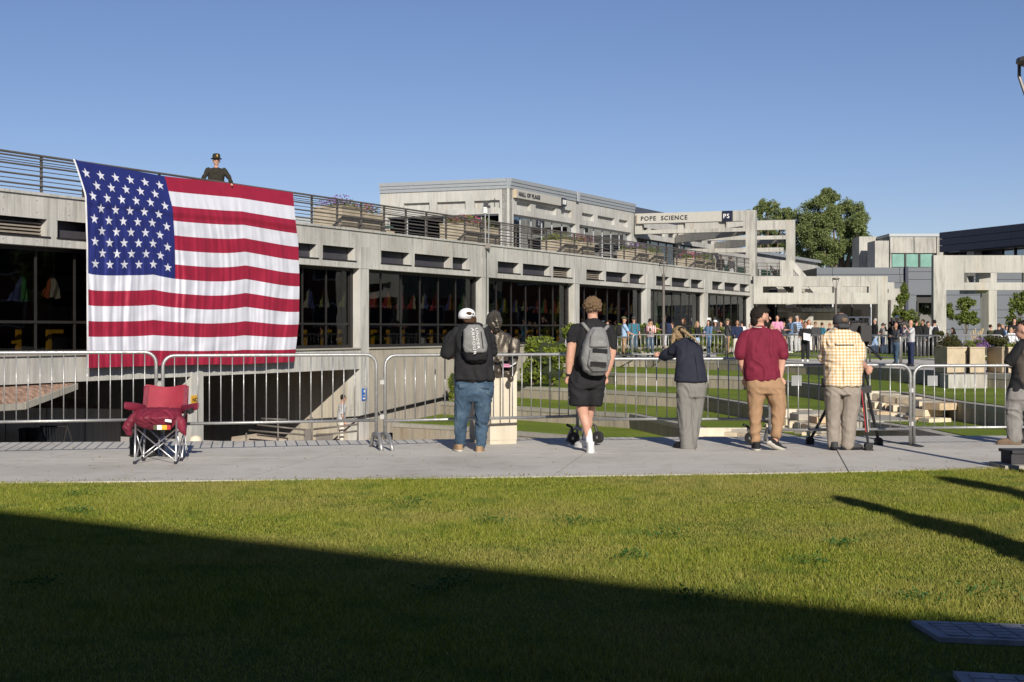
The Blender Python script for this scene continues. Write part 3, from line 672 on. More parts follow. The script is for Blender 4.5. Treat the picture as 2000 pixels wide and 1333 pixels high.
M['f_red'] = plain('red flag nylon', (0.31, 0.014, 0.042), 0.6, var=0.08, vscale=2, bmp=0.1); M['f_white'] = plain('white flag nylon', (0.66, 0.67, 0.74), 0.6, var=0.03, vscale=2, bmp=0.1)
M['f_blue'] = plain('blue flag nylon', (0.018, 0.026, 0.155), 0.55, var=0.1, vscale=2, bmp=0.1); M['hem'] = plain('white hem webbing', (0.8, 0.8, 0.8), 0.7)
def patch(name, mat, a0, a1, b0, b1, na, nb, lift=0.0):
    b = MB(); vs = [S(lerp(a0, a1, i / na), lerp(b0, b1, j / nb), lift) for j in range(nb + 1) for i in range(na + 1)]
    b.add(vs, [(j * (na + 1) + i, (j + 1) * (na + 1) + i, (j + 1) * (na + 1) + i + 1, j * (na + 1) + i + 1) for j in range(nb) for i in range(na)]); return b.build(name, mat, flag, True)
CA = 0.412
for k in range(13): patch('stripe', 'f_red' if k % 2 == 0 else 'f_white', CA if k < 7 else 0.0, 1, k / 13, (k + 1) / 13, 110 if k < 7 else 190, 6)
patch('canton', 'f_blue', 0, CA, 0, 7 / 13, 90, 44); patch('header_hem', 'hem', -0.008, 0.0, 0, 1, 1, 50, 0.01)
for i in range(9):
    for j in range(6 - i % 2):
        ca = CA * ((2 * j + 1 + i % 2) / 12.0); cb = 7 / 13 * (i + 1) / 10.0; vs = [S(ca, cb, 0.012)]
        for q in range(10):
            r = 9.0 if q % 2 == 0 else 3.6; an = math.pi / 2 + q * math.pi / 5; vs.append(S(ca + r * math.cos(an) * 0.9 / 412, cb - r * math.sin(an) * 1.05 / 375, 0.012))
        b = MB(); b.add(vs, [(0, q + 1, (q + 1) % 10 + 1) for q in range(10)]); b.build('star', 'f_white', flag)
# ---------------------------------------------------------------- upper building (second storey, set back)
HO = Vector((-0.14, 78.0, 0)); HP = 8.83
hall = thing('upper_hall', 'upper concrete storey with grey metal roof band set back on the terrace', 'building', (HO.x, HO.y, 4.6))
LD = (Vector((-7.5, 80.9, 0)) - HO); LL = LD.length; LD.normalize(); LN = Vector((LD.y, -LD.x, 0)) * -1
if LN.y > 0: LN = -LN
def wallset(par, o, D, Nn, t0, t1, bays, zt, zw=7.85, zf=4.6, nm=6, fascia=True, gl='glass_blue', mul='mull_light', slot3=((0.10, 0.30), (0.37, 0.68), (0.76, 0.93)), zs=(8.16, 8.6)):
    def bx(b, a, c, d0, d1, z0, z1): b.obox(o + D * a + Nn * d0 + Vector((0, 0, z0)), Nn * (d1 - d0), D * (c - a), Vector((0, 0, z1 - z0)))
    w = (t1 - t0) / bays
    for i in range(bays):
        a = t0 + i * w; c = a + w
        one('column', 'conc2', par, lambda b: bx(b, a, a + 0.5, -0.4, 0.0, zf, zw))
        def wf(b):
            bx(b, a, c, -0.4, 0, zw, zs[0]); bx(b, a, c, -0.4, 0, zs[1], zt)
            e = [a] + [a + w * x for s in slot3 for x in s] + [c]
            for q in range(0, len(e), 2): bx(b, e[q], e[q + 1], -0.4, 0, zs[0], zs[1])
        one('spandrel_wall', 'conc2', par, wf)
        for s in slot3: one('slot_back', 'conc2' if fascia else 'slot', par, lambda b: bx(b, a + w * s[0], a + w * s[1], -0.4, -0.2, zs[0], zs[1]))
        wd = one('window', mul, par, lambda b: (bx(b, a + .5, c, -0.35, -0.25, zf, zf + .1), bx(b, a + .5, c, -0.35, -0.25, zw - .08, zw), bx(b, a + .5, c, -0.34, -0.26, zf + .95, zf + 1.0)))
        for q in range(nm + 1):
            x = a + .5 + (w - .5) * q / nm
            one('mullion', mul, wd, lambda b: bx(b, x - .03, x + .03, -0.36, -0.27, zf + .1, zw - .08))
            if q < nm: x2 = a + .5 + (w - .5) * (q + 1) / nm; one('pane', gl, wd, lambda b: bx(b, x + .03, x2 - .03, -0.31, -0.30, zf + .1, zw - .08))
        if i == bays - 1: one('column', 'conc2', par, lambda b: bx(b, c, c + 0.45, -0.4, 0.0, zf, zt))
    if fascia:
        for j, (z0, z1, d) in enumerate(((zt, zt + .18, .06), (zt + .184, zt + .36, .10), (zt + .364, zt + .56, .14))):
            one('roof_band', 'fascia', par, lambda b: bx(b, t0 - (.0 if o is HO else 0), t1 + .45, -0.3, d, z0, z1))
wallset(hall, HO, FD, FN, 0, 17.6, 2, 9.22)
wallset(hall, HO + LD * 0.0, LD, LN, 0.14, LL - 0.45, 1, 9.22, nm=6, slot3=((0.06, 0.27), (0.34, 0.58), (0.64, 0.86)))
one('corner_column', 'conc2', hall, lambda b: b.obox(HO + LD * 0.44 + Vector((0, 0, 4.6)), FN * 0 + (-LD) * 0.44 + FN * 0, FD * 0.3, Vector((0, 0, 4.6))))
one('roof', 'slate', hall, lambda b: b.prism([tuple((HO + FD * .2).xy), tuple((HO + FD * 17.6).xy), tuple((HO + FD * 17.6 - FN * 14).xy), tuple((HO + LD * LL + FD * 14).xy), tuple((HO + LD * LL + FD * .3).xy)], 9.3, 9.6))
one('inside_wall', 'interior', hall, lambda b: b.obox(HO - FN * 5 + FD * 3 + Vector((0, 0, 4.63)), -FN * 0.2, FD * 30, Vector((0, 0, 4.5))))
# set back left wing
wing = thing('set_back_wing', 'low grey walled wing with thin roof far left behind the terrace railing', 'building', P(690, 440, 95))
one('wall', 'conc2', wing, lambda b: b.obox(Vector((-16, 92, 4.6)), Vector((12, -2.0, 0)), Vector((1, 4, 0)), Vector((0, 0, 3.1))))
one('roof_band', 'fascia', wing, lambda b: b.obox(Vector((-16.3, 91.8, 7.71)), Vector((12.4, -2.05, 0)), Vector((1, 4, 0)), Vector((0, 0, 1.0))))
# far part of the upper storey behind the sign frames
hall2 = thing('upper_science_wing', 'dark windowed upper storey behind the white sign frame', 'building', tuple((HO + FD * 18).xy) + (4.6,))
wallset(hall2, HO, FD, FN, 18.1, 34.6, 2, 8.9, zw=7.6, nm=5, fascia=False, gl='glass', mul='metal_dark', zs=(7.95, 8.35))
one('roof_band', 'slate', hall2, lambda b: b.obox(HO + FD * 17.9 - FN * 1.2 + Vector((0, 0, 8.95)), -FN * 8, FD * 16, Vector((0, 0, 0.95))))
one('plain_wall', 'conc2', hall2, lambda b: b.obox(HO + FD * 35.1 + Vector((0, 0, 4.6)), -FN * 0.4, FD * 29, Vector((0, 0, 3.2))))
one('metal_roof', 'fascia', hall2, lambda b: b.obox(HO + FD * 35.1 + FN * 0.3 + Vector((0, 0, 7.8)), -FN * 4 + Vector((0, 0, 0.5)), FD * 29.2, Vector((0, 0, 0.25))))
for q in range(4): one('window', 'glass_green', hall2, lambda b: b.obox(HO + FD * (36.5 + q * 3.2) + FN * 0.02 + Vector((0, 0, 5.0)), -FN * 0.1, FD * 2.6, Vector((0, 0, 1.5))))
# ---------------------------------------------------------------- sign frames (portal beams)
def portal(label, a, c, zt, zb_, holes, colz, name='sign_portal', thick=0.5, mat='conc_x', group=None, left_col=False, hz=(.40, .63), right_col=True):
    """a,c: Vector plan ends; beam with openings, column at the right end"""
    D = (c - a); L = D.length; D.normalize(); Nn = Vector((D.y, -D.x, 0)); t = thing(name, label, 'beam', (c.x, c.y, colz), group)
    zi0, zi1 = zb_ + (zt - zb_) * hz[0], zb_ + (zt - zb_) * hz[1]
    def bx(b, x0, x1, d0, d1, z0, z1): b.obox(a + D * x0 - Nn * d1 + Vector((0, 0, z0)), Nn * (d1 - d0), D * (x1 - x0), Vector((0, 0, z1 - z0)))
    def beam(b):
        bx(b, 0, L - .62, 0, thick, zi1, zt); bx(b, 0, L - .62, 0, thick, zb_, zi0); e = [0] + [x * L for h in holes for x in h] + [L - .62]
        for q in range(0, len(e), 2): bx(b, e[q], e[q + 1], 0, thick, zi0, zi1)
    one('beam', mat, t, beam)
    if right_col: one('column', mat, t, lambda b: bx(b, L - 0.615, L, -0.03, thick + 0.03, colz, zt + 0.004))
    if left_col: one('column', mat, t, lambda b: bx(b, -0.6, -0.005, -0.03, thick + 0.03, colz, zt + 0.004))
    return t, a, D, Nn, L
pA = Vector((8.1, 93.8, 0)); pB = Vector((15.55, 90.9, 0))
pt_, a_, D_, N_, L_ = portal('concrete portal frame carrying the cream science sign', pA, pB, 9.12, 7.77, [(0.06, 0.36), (0.41, 0.70), (0.75, 0.90)], 4.6, hz=(.18, .5))
portal('second concrete portal frame right of the sign, before the trees', Vector((11.8, 101, 0)), Vector((19.7, 99, 0)), 9.12, 7.78, [(0.05, 0.45), (0.52, 0.92)], 3.0, hz=(.2, .5))
for i, (q0, q1, z) in enumerate(((Vector((11.9, 100.8, 0)), Vector((15.2, 91.7, 0)), 7.6), (Vector((15.8, 108.5, 0)), Vector((19.3, 99.7, 0)), 7.6), (Vector((11.8, 101.3, 0)), Vector((19.0, 99.4, 0)), 6.9))):
    dd = (q1 - q0); nn = Vector((dd.y, -dd.x, 0)).normalized() * 0.35
    t = thing('cross_beam', ['left', 'right', 'middle'][i] + ' concrete cross beam linking the two portal frames', 'beam', tuple(q0.xy) + (z,)); one('beam', 'conc_x', t, lambda b: b.obox(q0 + Vector((0, 0, z)), dd, nn, Vector((0, 0, 0.55 if i < 2 else 0.3))))
# signs
def signboard(label, o, D, Up, Nn, w, h, txt, tw, box_txt, th=0.25, bw=0.0):
    t = thing('building_sign', label, 'sign', o)
    one('board', 'sign', t, lambda b: b.obox(o, D * (w - bw), Up * h, Nn * th))
    one('end_return', 'planter', t, lambda b: b.obox(o - D * 0.06, D * 0.055, Up * h, Nn * (th + .02)))
    one('letters', 'ink', t, lambda b: text_into(b, txt, tw, o + D * (0.22) + Up * (h * 0.5 - tw * 0.36) + Nn * (th + 0.006), D, Up, 0.03, 0.004))
    one('end_block', 'navy_sign', t, lambda b: b.obox(o + D * (w - bw + 0.0), D * bw, Up * h, Nn * (th + .06)))
    one('block_letters', 'white', t, lambda b: text_into(b, box_txt, bw * 0.62, o + D * (w - bw + bw * 0.1) + Up * (h * 0.5 - bw * 0.22) + Nn * (th + .065), D, Up, 0.03, 0.004))
uz = Vector((0, 0, 1))
so = a_ + D_ * 0.25 + N_ * (-0.0) + Vector((0, 0, 8.44))
NF = Vector((D_.y, -D_.x, 0)); 
signboard('cream sign reading POPE SCIENCE with a navy PS block on the portal frame', so + NF * 0.02, D_, uz, NF, 6.3, 0.66, 'POPE  SCIENCE', 0.40, 'PS', 0.22, 0.64)
ho = HO + FD * 0.45 + FN * 0.02 + Vector((0, 0, 8.74))
signboard('small cream sign reading HALL OF FLAGS with a dark HF block', ho, FD, uz, FN, 6.4, 0.47, 'HALL OF FLAGS', 0.33, 'HF', 0.2, 0.62)
one('pole', 'mull_light', thing('roof_joint', 'thin bright metal joint cover on the grey roof band', 'trim', tuple((HO + FD * 8.7).xy) + (9.2,)), lambda b: b.obox(HO + FD * 8.6 + FN * 0.16 + Vector((0, 0, 9.2)), FD * 0.35, FN * 0.03, Vector((0, 0, 0.62))))
# ---------------------------------------------------------------- terrace planters
M['planter_t'] = plain('darker tan planter', (0.36, 0.31, 0.23), 0.85, var=0.15, vscale=3)  # planter tan in a darker tone, for the terrace boxes
def flowers(parent, c, r, seed, petal, dense=500, lsz=0.05):
    leaves('foliage', 'leaf_hedge', parent, blob_pts(dense, c, r, seed), lsz * 1.2, seed=seed, kind='stuff')
    leaves('blossom', petal, parent, blob_pts(int(dense * 0.7), (c[0], c[1], c[2] + r[2] * 0.2), (r[0], r[1], r[2] * 1.05), seed + 5, 0.85), lsz, seed=seed + 9, kind='stuff')
pspots = [(640, 668, 1.15, 'petal_purple', 'purple'), (680, 722, 1.0, 'petal_pink', 'faded pink'), (884, 918, 1.15, 'petal_pink', 'sparse pink'), (918, 960, 1.1, 'petal_pink', 'red and green'), (1080, 1112, 1.0, 'leaf_hedge', 'green trailing'), (1115, 1135, 1.0, 'petal_pink', 'bright pink'), (1226, 1255, 1.0, 'petal_purple', 'violet'), (1257, 1272, 0.95, 'leaf_hedge', 'plain green'), (1338, 1360, 0.95, 'petal_pink', 'magenta'), (1362, 1382, 0.95, 'leaf_hedge', 'yellowish green')]
for i, (a, c, h, pm, adj) in enumerate(pspots):
    off = F0 - FN * 1.3; t0 = ft(a, off); w = 1.45
    cc = off + FD * (t0 + w / 2)
    t = thing('terrace_planter', 'tan planter with %s flowers behind the terrace railing, %s from the left' % (adj, ['first', 'second', 'third', 'fourth', 'fifth', 'sixth', 'seventh', 'eighth', 'ninth', 'tenth'][i]), 'planter', (cc.x, cc.y, 4.62), 'planters along the terrace')
    one('box', 'planter_t', t, lambda b: b.obox(off + FD * t0 - FN * 0.6 + Vector((0, 0, 4.62)), FN * 1.2, FD * w, Vector((0, 0, 0.95 * h))))
    one('box_rim', 'planter_t', t, lambda b: b.obox(off + FD * (t0 - .03) - FN * 0.63 + Vector((0, 0, 4.62 + 0.955 * h)), FN * 1.26, FD * (w + .06), Vector((0, 0, 0.06))))
    flowers(t, (cc.x, cc.y, 4.72 + h), (0.85, 0.85, 0.32), 20 + i, pm, 420, 0.055)
bench = thing('bin_shelter', 'low tan cabinet with a green lid behind the terrace railing', 'cabinet', tuple(fac(ft(820), -2.5, 0).xy) + (4.62,))
one('side_panel', 'planter', bench, lambda b: b.obox(fac(ft(806), -2.5, 4.62), FD * 0.5, -FN * 0.8, Vector((0, 0, 0.85)))); one('side_panel', 'planter', bench, lambda b: b.obox(fac(ft(866), -2.5, 4.62), FD * 0.5, -FN * 0.8, Vector((0, 0, 0.7))))
M['green_lid'] = plain('green lid', (0.02, 0.09, 0.06), 0.5); one('lid', 'green_lid', bench, lambda b: b.obox(fac(ft(812), -2.4, 5.42), FD * 2.3, -FN * 0.9, Vector((0, 0, 0.08))))
# ---------------------------------------------------------------- speaker / weather mast on the terrace edge, fixtures
mt = ft(949); mast = thing('sensor_mast', 'slim mast with a white sensor drum and black camera rising above the terrace railing', 'mast', fac(mt, 0.05, 4.86))
yy = fac(mt, 0, 0).y + 0.0
def mp(px, py): return P(px, py, fac(mt, 0.1, 0).y)
one('pole', 'galv', mast, lambda b: b.tube([mp(948, 483), mp(947.5, 412)], 0.03, 8)); one('pole', 'galv', mast, lambda b: b.tube([mp(954, 484), mp(955, 406)], 0.025, 8))
one('sensor_drum', 'white', mast, lambda b: b.tube([mp(947.5, 417), mp(947.5, 408)], 0.09, 12)); one('sensor_drum', 'white', mast, lambda b: b.tube([mp(947.5, 408), mp(946.5, 398)], 0.11, 12))
one('camera_head', 'black', mast, lambda b: (b.box(mp(949, 399), (0.2, 0.22, 0.26)), b.box(mp(955, 404), (0.12, 0.1, 0.1)))); one('wind_arm', 'black', mast, lambda b: (b.tube([mp(955, 398), mp(957, 392), mp(967, 391.5)], 0.015, 6), b.tube([mp(966, 388), mp(966.5, 405)], 0.018, 6), b.box(mp(967, 392), (0.12, 0.05, 0.05))))
one('junction_box', 'rail', mast, lambda b: b.box(mp(953, 481), (0.24, 0.12, 0.2)))
cond = thing('conduit', 'thin dark conduit running down the concrete column below the mast', 'conduit', fac(mt + 0.1, 0.05, 0)); one('pipe', 'metal_dark', cond, lambda b: b.tube([mp(950, 485), mp(949.5, 600), mp(949, 640)], 0.02, 6))
for i, (tc, z, lab) in enumerate(((12.95, 1.95, 'white box camera on the column right of the capped man'), (39.6, 1.95, 'white box camera on the column right of the lamp post'))):
    t = thing('wall_camera', lab, 'camera', fac(tc, 0.08, z)); one('housing', 'white', t, lambda b: fbox(b, tc - .12, tc + .1, 0.04, 0.2, z, z + .2)); one('lens', 'black', t, lambda b: b.ell(fac(tc, 0.12, z - 0.03), (.05, .05, .06)))
# ---------------------------------------------------------------- lamp posts
def lamp(px, ytop, ybase_z, Y, label, r=0.06):
    top = P(px, ytop, Y); t = thing('street_lamp', label, 'street lamp', (top.x, Y, ybase_z), 'plaza street lamps'); z = top.z; x = top.x; y = Y
    one('pole', 'rail', t, lambda b: b.tube([(x, y, ybase_z), (x, y, z - 0.62)], [r * 1.15, r], 12)); one('base_plate', 'rail', t, lambda b: b.tube([(x, y, ybase_z), (x, y, ybase_z + .12)], [r * 2, r * 1.6], 12))
    one('collar', 'rail', t, lambda b: b.tube([(x, y, z - .72), (x, y, z - .58)], r * 1.3, 12))
    for k in range(3):
        a = 2.09 * k + 0.5; one('arm', 'rail', t, lambda b: b.tube([(x + .04 * math.cos(a), y + .04 * math.sin(a), z - .62), (x + .12 * math.cos(a), y + .12 * math.sin(a), z - .42), (x + .19 * math.cos(a), y + .19 * math.sin(a), z - .2), (x + .19 * math.cos(a), y + .19 * math.sin(a), z - .05)], 0.018, 6))
    one('lamp_head', 'rail', t, lambda b: b.tube([(x, y, z - .10), (x, y, z - .07), (x, y, z - .03), (x, y, z)], [.16, .22, .215, .13], 24))
    one('lens', 'mull_light', t, lambda b: b.tube([(x, y, z - .125), (x, y, z - .10)], [.13, .15], 20)); return t
lamp(1296, 511, 0.2, 63.0, 'grey street lamp with a round head left of the hedge crowd'); lamp(1632.5, 543, 0.2, 82, 'grey street lamp with a round head above the cap of the cameraman')
# near lamp cut by the right picture edge
nl = lamp(2029, 108, 0.0, 14.3, 'near black street lamp cut off by the right edge of the picture', 0.05)
# ---------------------------------------------------------------- lower right pergola and stair
portal('low concrete portal frame over the entrance at the end of the terrace', P(1472, 0, 88.8).xy.to_3d() if False else Vector((15.08, 88.8, 0)), Vector((23.45, 88.8, 0)), 4.81, 3.08, [(0.07, 0.30), (0.36, 0.60), (0.66, 0.86)], 0.2, 'entrance_portal')
portal('inner concrete portal frame deeper behind the entrance', Vector((16.5, 97, 0)), Vector((26.7, 97, 0)), 4.7, 3.5, [(0.1, 0.4), (0.83, 0.9)], 0.2, 'entrance_portal', right_col=False)
ent = thing('glazed_entrance', 'dark glazed entrance front with pale double doors under the portal', 'entrance', (20, 101, 0.2))
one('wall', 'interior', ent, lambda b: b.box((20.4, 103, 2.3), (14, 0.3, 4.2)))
for k in range(8):
    x = 16 + k * 1.35; one('mullion', 'metal_dark' if k not in (5, 7) else 'mull_light', ent, lambda b: b.box((x, 100.9, 1.75), (0.09, 0.12, 3.1)))
    one('pane', 'glass', ent, lambda b: b.box((x + .67, 100.9, 1.75), (1.24, 0.02, 3.05)))
for k in range(2):
    x = P(1661 + k * 27, 0, 100.6).x; d = one('door', 'mull_light', ent, lambda b: (b.box((x - .42, 100.7, 1.3), (.12, .1, 2.2)), b.box((x + .42, 100.7, 1.3), (.12, .1, 2.2)), b.box((x, 100.7, 2.35), (.72, .1, .1)), b.box((x, 100.7, .3), (.72, .1, .2))))
    one('pane', 'glass', d, lambda b: b.box((x, 100.7, 1.35), (.72, .02, 1.9)))
st = thing('outdoor_stair', 'concrete outdoor stair with dark railings zigzagging down behind the low portal', 'stairs', (18, 93, 0.2))
def Ps(px, py, Y=93.0): return P(px, py, Y)
def slab(name, p, q, w, th, mat='conc_x', Y0=92.0, Y1=94.0):
    a = P(p[0], p[1], 93); c = P(q[0], q[1], 93)
    one(name, mat, st, lambda b: b.hexa([(a.x, Y0, a.z - th), (c.x, Y0, c.z - th), (c.x, Y1, c.z - th), (a.x, Y1, a.z - th), (a.x, Y0, a.z), (c.x, Y0, c.z), (c.x, Y1, c.z), (a.x, Y1, a.z)]))
slab('stringer', (1541, 511), (1612, 592), 0, 0.55, Y0=91.7, Y1=91.9); slab('stringer', (1516, 511), (1541, 511.01), 0, 1.1, Y0=91.7, Y1=91.9); slab('stringer', (1515, 525), (1590, 604), 0, 0.45, Y0=94.0, Y1=94.2)
slab('landing', (1553, 604), (1624, 604.01), 0, 0.22, Y0=90.6, Y1=94.2)
slab('stringer', (1572, 612), (1530, 655), 0, 0.5, Y0=90.4, Y1=90.6); one('soffit_wall', 'conc_low', st, lambda b: (lambda q: b.hexa([(q[0].x, 90.9, .2), (q[1].x, 90.9, .2), (q[1].x, 94, .2), (q[0].x, 94, .2), (q[2].x, 90.9, q[2].z), (q[3].x, 90.9, q[3].z), (q[3].x, 94, q[3].z), (q[2].x, 94, q[2].z)]))([P(1556, 680, 91), P(1606, 680, 91), P(1556, 611, 91), P(1640, 611, 91)]))
for k in range(14):
    f = k / 13; a = P(1520 + 76 * f, 530 + 72 * f, 93); one('step', 'coping', st, lambda b: b.box((a.x, 92.95, a.z), (.32, 2.0, .16)))
for (p, q) in (((1504, 519), (1585, 602)), ((1504, 523), (1585, 606)), ((1504, 527), (1583, 609)), ((1556, 586), (1622, 586)), ((1556, 592), (1622, 592)), ((1556, 597), (1622, 597))):
    a = P(*p, 91.4); c = P(*q, 91.4); one('handrail', 'metal_dark', st, lambda b: b.tube([a, c], 0.03, 6))
for k in range(6): a = P(1506 + k * 15, 519 + k * 15.4, 91.4); one('rail_post', 'metal_dark', st, lambda b: b.tube([a, a + Vector((0, 0, -0.9))], 0.025, 6))
for k in range(5): a = P(1558 + k * 16, 585, 91.4); one('rail_post', 'metal_dark', st, lambda b: b.tube([a, a + Vector((0, 0, -0.7))], 0.025, 6))
tr = thing('corner_railing', 'short grey railing turning the corner at the far end of the terrace', 'railing', (15.6, 90, 4.6))
for z in (5.75, 5.55, 5.35, 5.15, 4.95): one('rail_bar', 'rail', tr, lambda b: b.tube([(15.7, 91.2, z), (17.1, 91.6, z), (17.9, 93, z)], 0.022, 6))
for x, y in ((15.75, 91.2), (16.4, 91.4), (17.1, 91.6), (17.5, 92.3), (17.9, 93)): one('post', 'rail', tr, lambda b: b.tube([(x, y, 4.6), (x, y, 5.77)], 0.028, 6))
one('deck', 'coping', tr, lambda b: b.prism([(15.1, 89.4), (18.2, 90.5), (20, 94), (17, 98), (13.5, 100)], 4.4, 4.6))
# ---------------------------------------------------------------- background buildings at right
def panelwall(par, x0, x1, Y, z0, z1, rows, pw, mat, holes=(), seed=1):
    rd = random.Random(seed); z = z1
    for r, h in enumerate(rows):
        zz = z - h; x = x0 - rd.uniform(0, pw * .8)
        while x < x1:
            a, c = max(x, x0), min(x + pw, x1)
            segs = [(a, c)]
            for (hx0, hx1, hz0, hz1) in holes:
                if zz < hz1 - .05 and z > hz0 + .05:
                    ns = []
                    for s0, s1 in segs:
                        if s0 < hx0: ns.append((s0, min(s1, hx0)))
                        if s1 > hx1: ns.append((max(s0, hx1), s1))
                    segs = ns
            for s0, s1 in segs:
                if s1 - s0 > 0.06: one('panel', mat, par, lambda b: b.box(((s0 + s1) / 2, Y, (z + zz) / 2), (s1 - s0 - .03, .12, h - .03)))
            x += pw
        z = zz
        if z <= z0: break
gb = thing('grey_panel_building', 'grey panel clad building with one dark window behind the young trees', 'building', (30, 110, 0.2))
gx = lambda px, Y=110: (px - 1000) / F * Y
one('wall', 'metal_dark', gb, lambda b: (b.box(((gx(1595) + gx(2120)) / 2, 113.2, 3.2), (gx(2120) - gx(1595), 6.0, 6.1))))
wh = (gx(1789), gx(1837), 0.9, 3.68)
panelwall(gb, gx(1595), gx(1766), 110.08, 2.4, 6.30, [.55, .65, 1.1, 1.3], 5.2, 'panel_grey', seed=2)
panelwall(gb, gx(1772), gx(2120), 109.9, .2, 6.30, [.35, .6, 1.2, 1.15, .6, .9, .9, .7], 7.0, 'panel_grey', [wh], seed=5)
one('fin', 'panel_navy', gb, lambda b: b.box((gx(1769), 109.9, 3.3), (.22, .5, 6.1)))
wd = one('window', 'metal_dark', gb, lambda b: (b.box((wh[0] + .06, 109.8, 2.3), (.12, .2, 2.8)), b.box((wh[1] - .06, 109.8, 2.3), (.12, .2, 2.8)), b.box(((wh[0] + wh[1]) / 2, 109.8, 3.62), (wh[1] - wh[0] - .26, .2, .12)), b.box(((wh[0] + wh[1]) / 2, 109.8, .96), (wh[1] - wh[0] - .26, .2, .12))))
one('pane', 'glass_blue', wd, lambda b: b.box(((wh[0] + wh[1]) / 2, 109.85, 2.3), (wh[1] - wh[0] - .25, .02, 2.5)))
one('low_wall', 'conc_x', gb, lambda b: b.box((gx(1748, 108), 108.2, 3.5), (1.4, .4, 2.2)))
cb = thing('concrete_block_building', 'pale concrete building with three green windows beyond the grey panels', 'building', (35, 140, 0.2))
cx2 = lambda px: (px - 1000) / F * 140
zc = lambda py, Y=140: H - (py - HZ) / F * Y
hl = [(cx2(1741), cx2(1825), zc(523), zc(495))]
for (a, c, y0, y1) in ((1737, 1783, 495, 461), (1784, 1827, 495, 461), (1828, 1846, 530, 461), (1737, 1740, 530, 496)): one('wall', 'conc_x', cb, lambda b: b.box(((cx2(a) + cx2(c)) / 2, 140, (zc(y0) + zc(y1)) / 2), (cx2(c) - cx2(a) - .03, .6, zc(y1) - zc(y0))))
one('body', 'conc_x', cb, lambda b: b.box(((cx2(1737) + cx2(1846)) / 2, 145, (zc(530) + zc(462)) / 2), (cx2(1846) - cx2(1737) - .2, 8, zc(462) - zc(530) - .1)))
one('body', 'conc_x', cb, lambda b: b.box(((cx2(1709) + cx2(1736)) / 2, 141.5, zc(500)), (cx2(1736) - cx2(1709), 3, zc(471) - zc(530)))); one('body', 'conc_x', cb, lambda b: b.box(((cx2(1700) + cx2(1736)) / 2, 146, zc(492)), (cx2(1736) - cx2(1700), 3, zc(459) - zc(530))))
one('roof_band', 'fascia', cb, lambda b: b.box(((cx2(1735) + cx2(1844)) / 2, 144.4, zc(460)), (cx2(1844) - cx2(1735), 9.6, .28)))
for q in range(3):
    a = 1742 + q * 27.5; w_ = one('window', 'metal_dark', cb, lambda b: b.box((cx2(a + 25), 139.9, zc(509)), (.16, .3, 1.35))); one('pane', 'mint', w_, lambda b: b.box((cx2(a + 12), 139.9, zc(509)), (1.2, .04, 1.3)))
one('blind', 'mull_light', cb, lambda b: b.box((cx2(1783), 140.5, zc(509)), (4, .05, 1.3)))
nb = thing('navy_panel_building', 'dark navy panelled building with a strip of upper windows at the right edge', 'building', (45, 125, 0.2))
def npt(px, py, Y): return P(px, py, Y)
na = Vector(((1842 - 1000) / F * 132, 132, 0)); nc = Vector(((2150 - 1000) / F * 112, 112, 0)); nd = (nc - na); nL = nd.length; nd.normalize(); nn = Vector((nd.y, -nd.x, 0))
def nbx(b, x0, x1, d0, d1, z0, z1): b.obox(na + nd * x0 + nn * d0 + Vector((0, 0, z0)), nn * (d1 - d0), nd * (x1 - x0), Vector((0, 0, z1 - z0)))
ztn = H + (HZ - 455) / F * 132
for k in range(3):
    for q in range(4): one('panel', 'panel_navy', nb, lambda b: nbx(b, nL * q / 4, nL * (q + 1) / 4 - .04, 0, .4, ztn - .62 * (k + 1) + .04, ztn - .62 * k))
one('body', 'panel_navy', nb, lambda b: nbx(b, 1.0, nL, -12, -1.5, 2, ztn - .4)); one('side_wall', 'panel_navy', nb, lambda b: nbx(b, 0, .3, -12, -.02, 4, ztn - .05)); one('soffit', 'metal_dark', nb, lambda b: nbx(b, 0.3, nL, -1.5, -.01, ztn - 1.95, ztn - 1.88))
one('column', 'conc_x', nb, lambda b: nbx(b, 3.2, 4.2, -1.2, -.3, 2, ztn - 1.95))
for q in range(6):
    x = 7.0 + q * 1.75; wq = one('window', 'metal_dark', nb, lambda b: nbx(b, x, x + .12, -1.4, -1.15, 4, ztn - 1.96)); one('pane', 'glass_blue', wq, lambda b: nbx(b, x + .12, x + 1.74, -1.3, -1.28, ztn - 3.0, ztn - 2.0)); one('pane', 'glass', wq, lambda b: nbx(b, x + .12, x + 1.74, -1.3, -1.28, 4, ztn - 3.08))
gbk = thing('glass_hall', 'dark teal glazed roof glimpsed behind the big willow', 'building', (35, 170, 0)); one('glazing', 'glass_green', gbk, lambda b: b.obox(P(1640, 530, 170), Vector((4.2, 0, 0)), Vector((0, .3, 0)), Vector((0, 0, 3.4)))); one('body', 'slate', gbk, lambda b: b.obox(P(1630, 530, 172), Vector((4.9, 0, 0)), Vector((0, 5, 0)), Vector((0, 0, 3.6))))
# right pergola
rp = portal('near concrete portal frame with a long slot opening at the right edge', P(1848, 0, 67).xy.to_3d(), Vector((27.5, 67, 0)), 4.97, 3.33, [(0.12, 0.52), (0.58, 0.85)], 0.2, 'garden_portal', left_col=True, hz=(.22, .5), thick=.3)
portal('rear concrete portal frame behind the right edge portal', Vector((gx(1874, 77), 77, 0)), Vector((gx(1932, 75), 75, 0)), 4.9, 3.4, [(0.25, 0.6)], 0.2, 'garden_portal')
rb = thing('cross_beam', 'concrete cross beam running back between the two right hand portals', 'beam', (21.2, 67.6, 3.4)); one('beam', 'conc_x', rb, lambda b: b.obox(Vector((22.2, 67.6, 3.4)), Vector((2.3, 7.6, 0)), Vector((.5, -.15, 0)), Vector((0, 0, 1.3))))
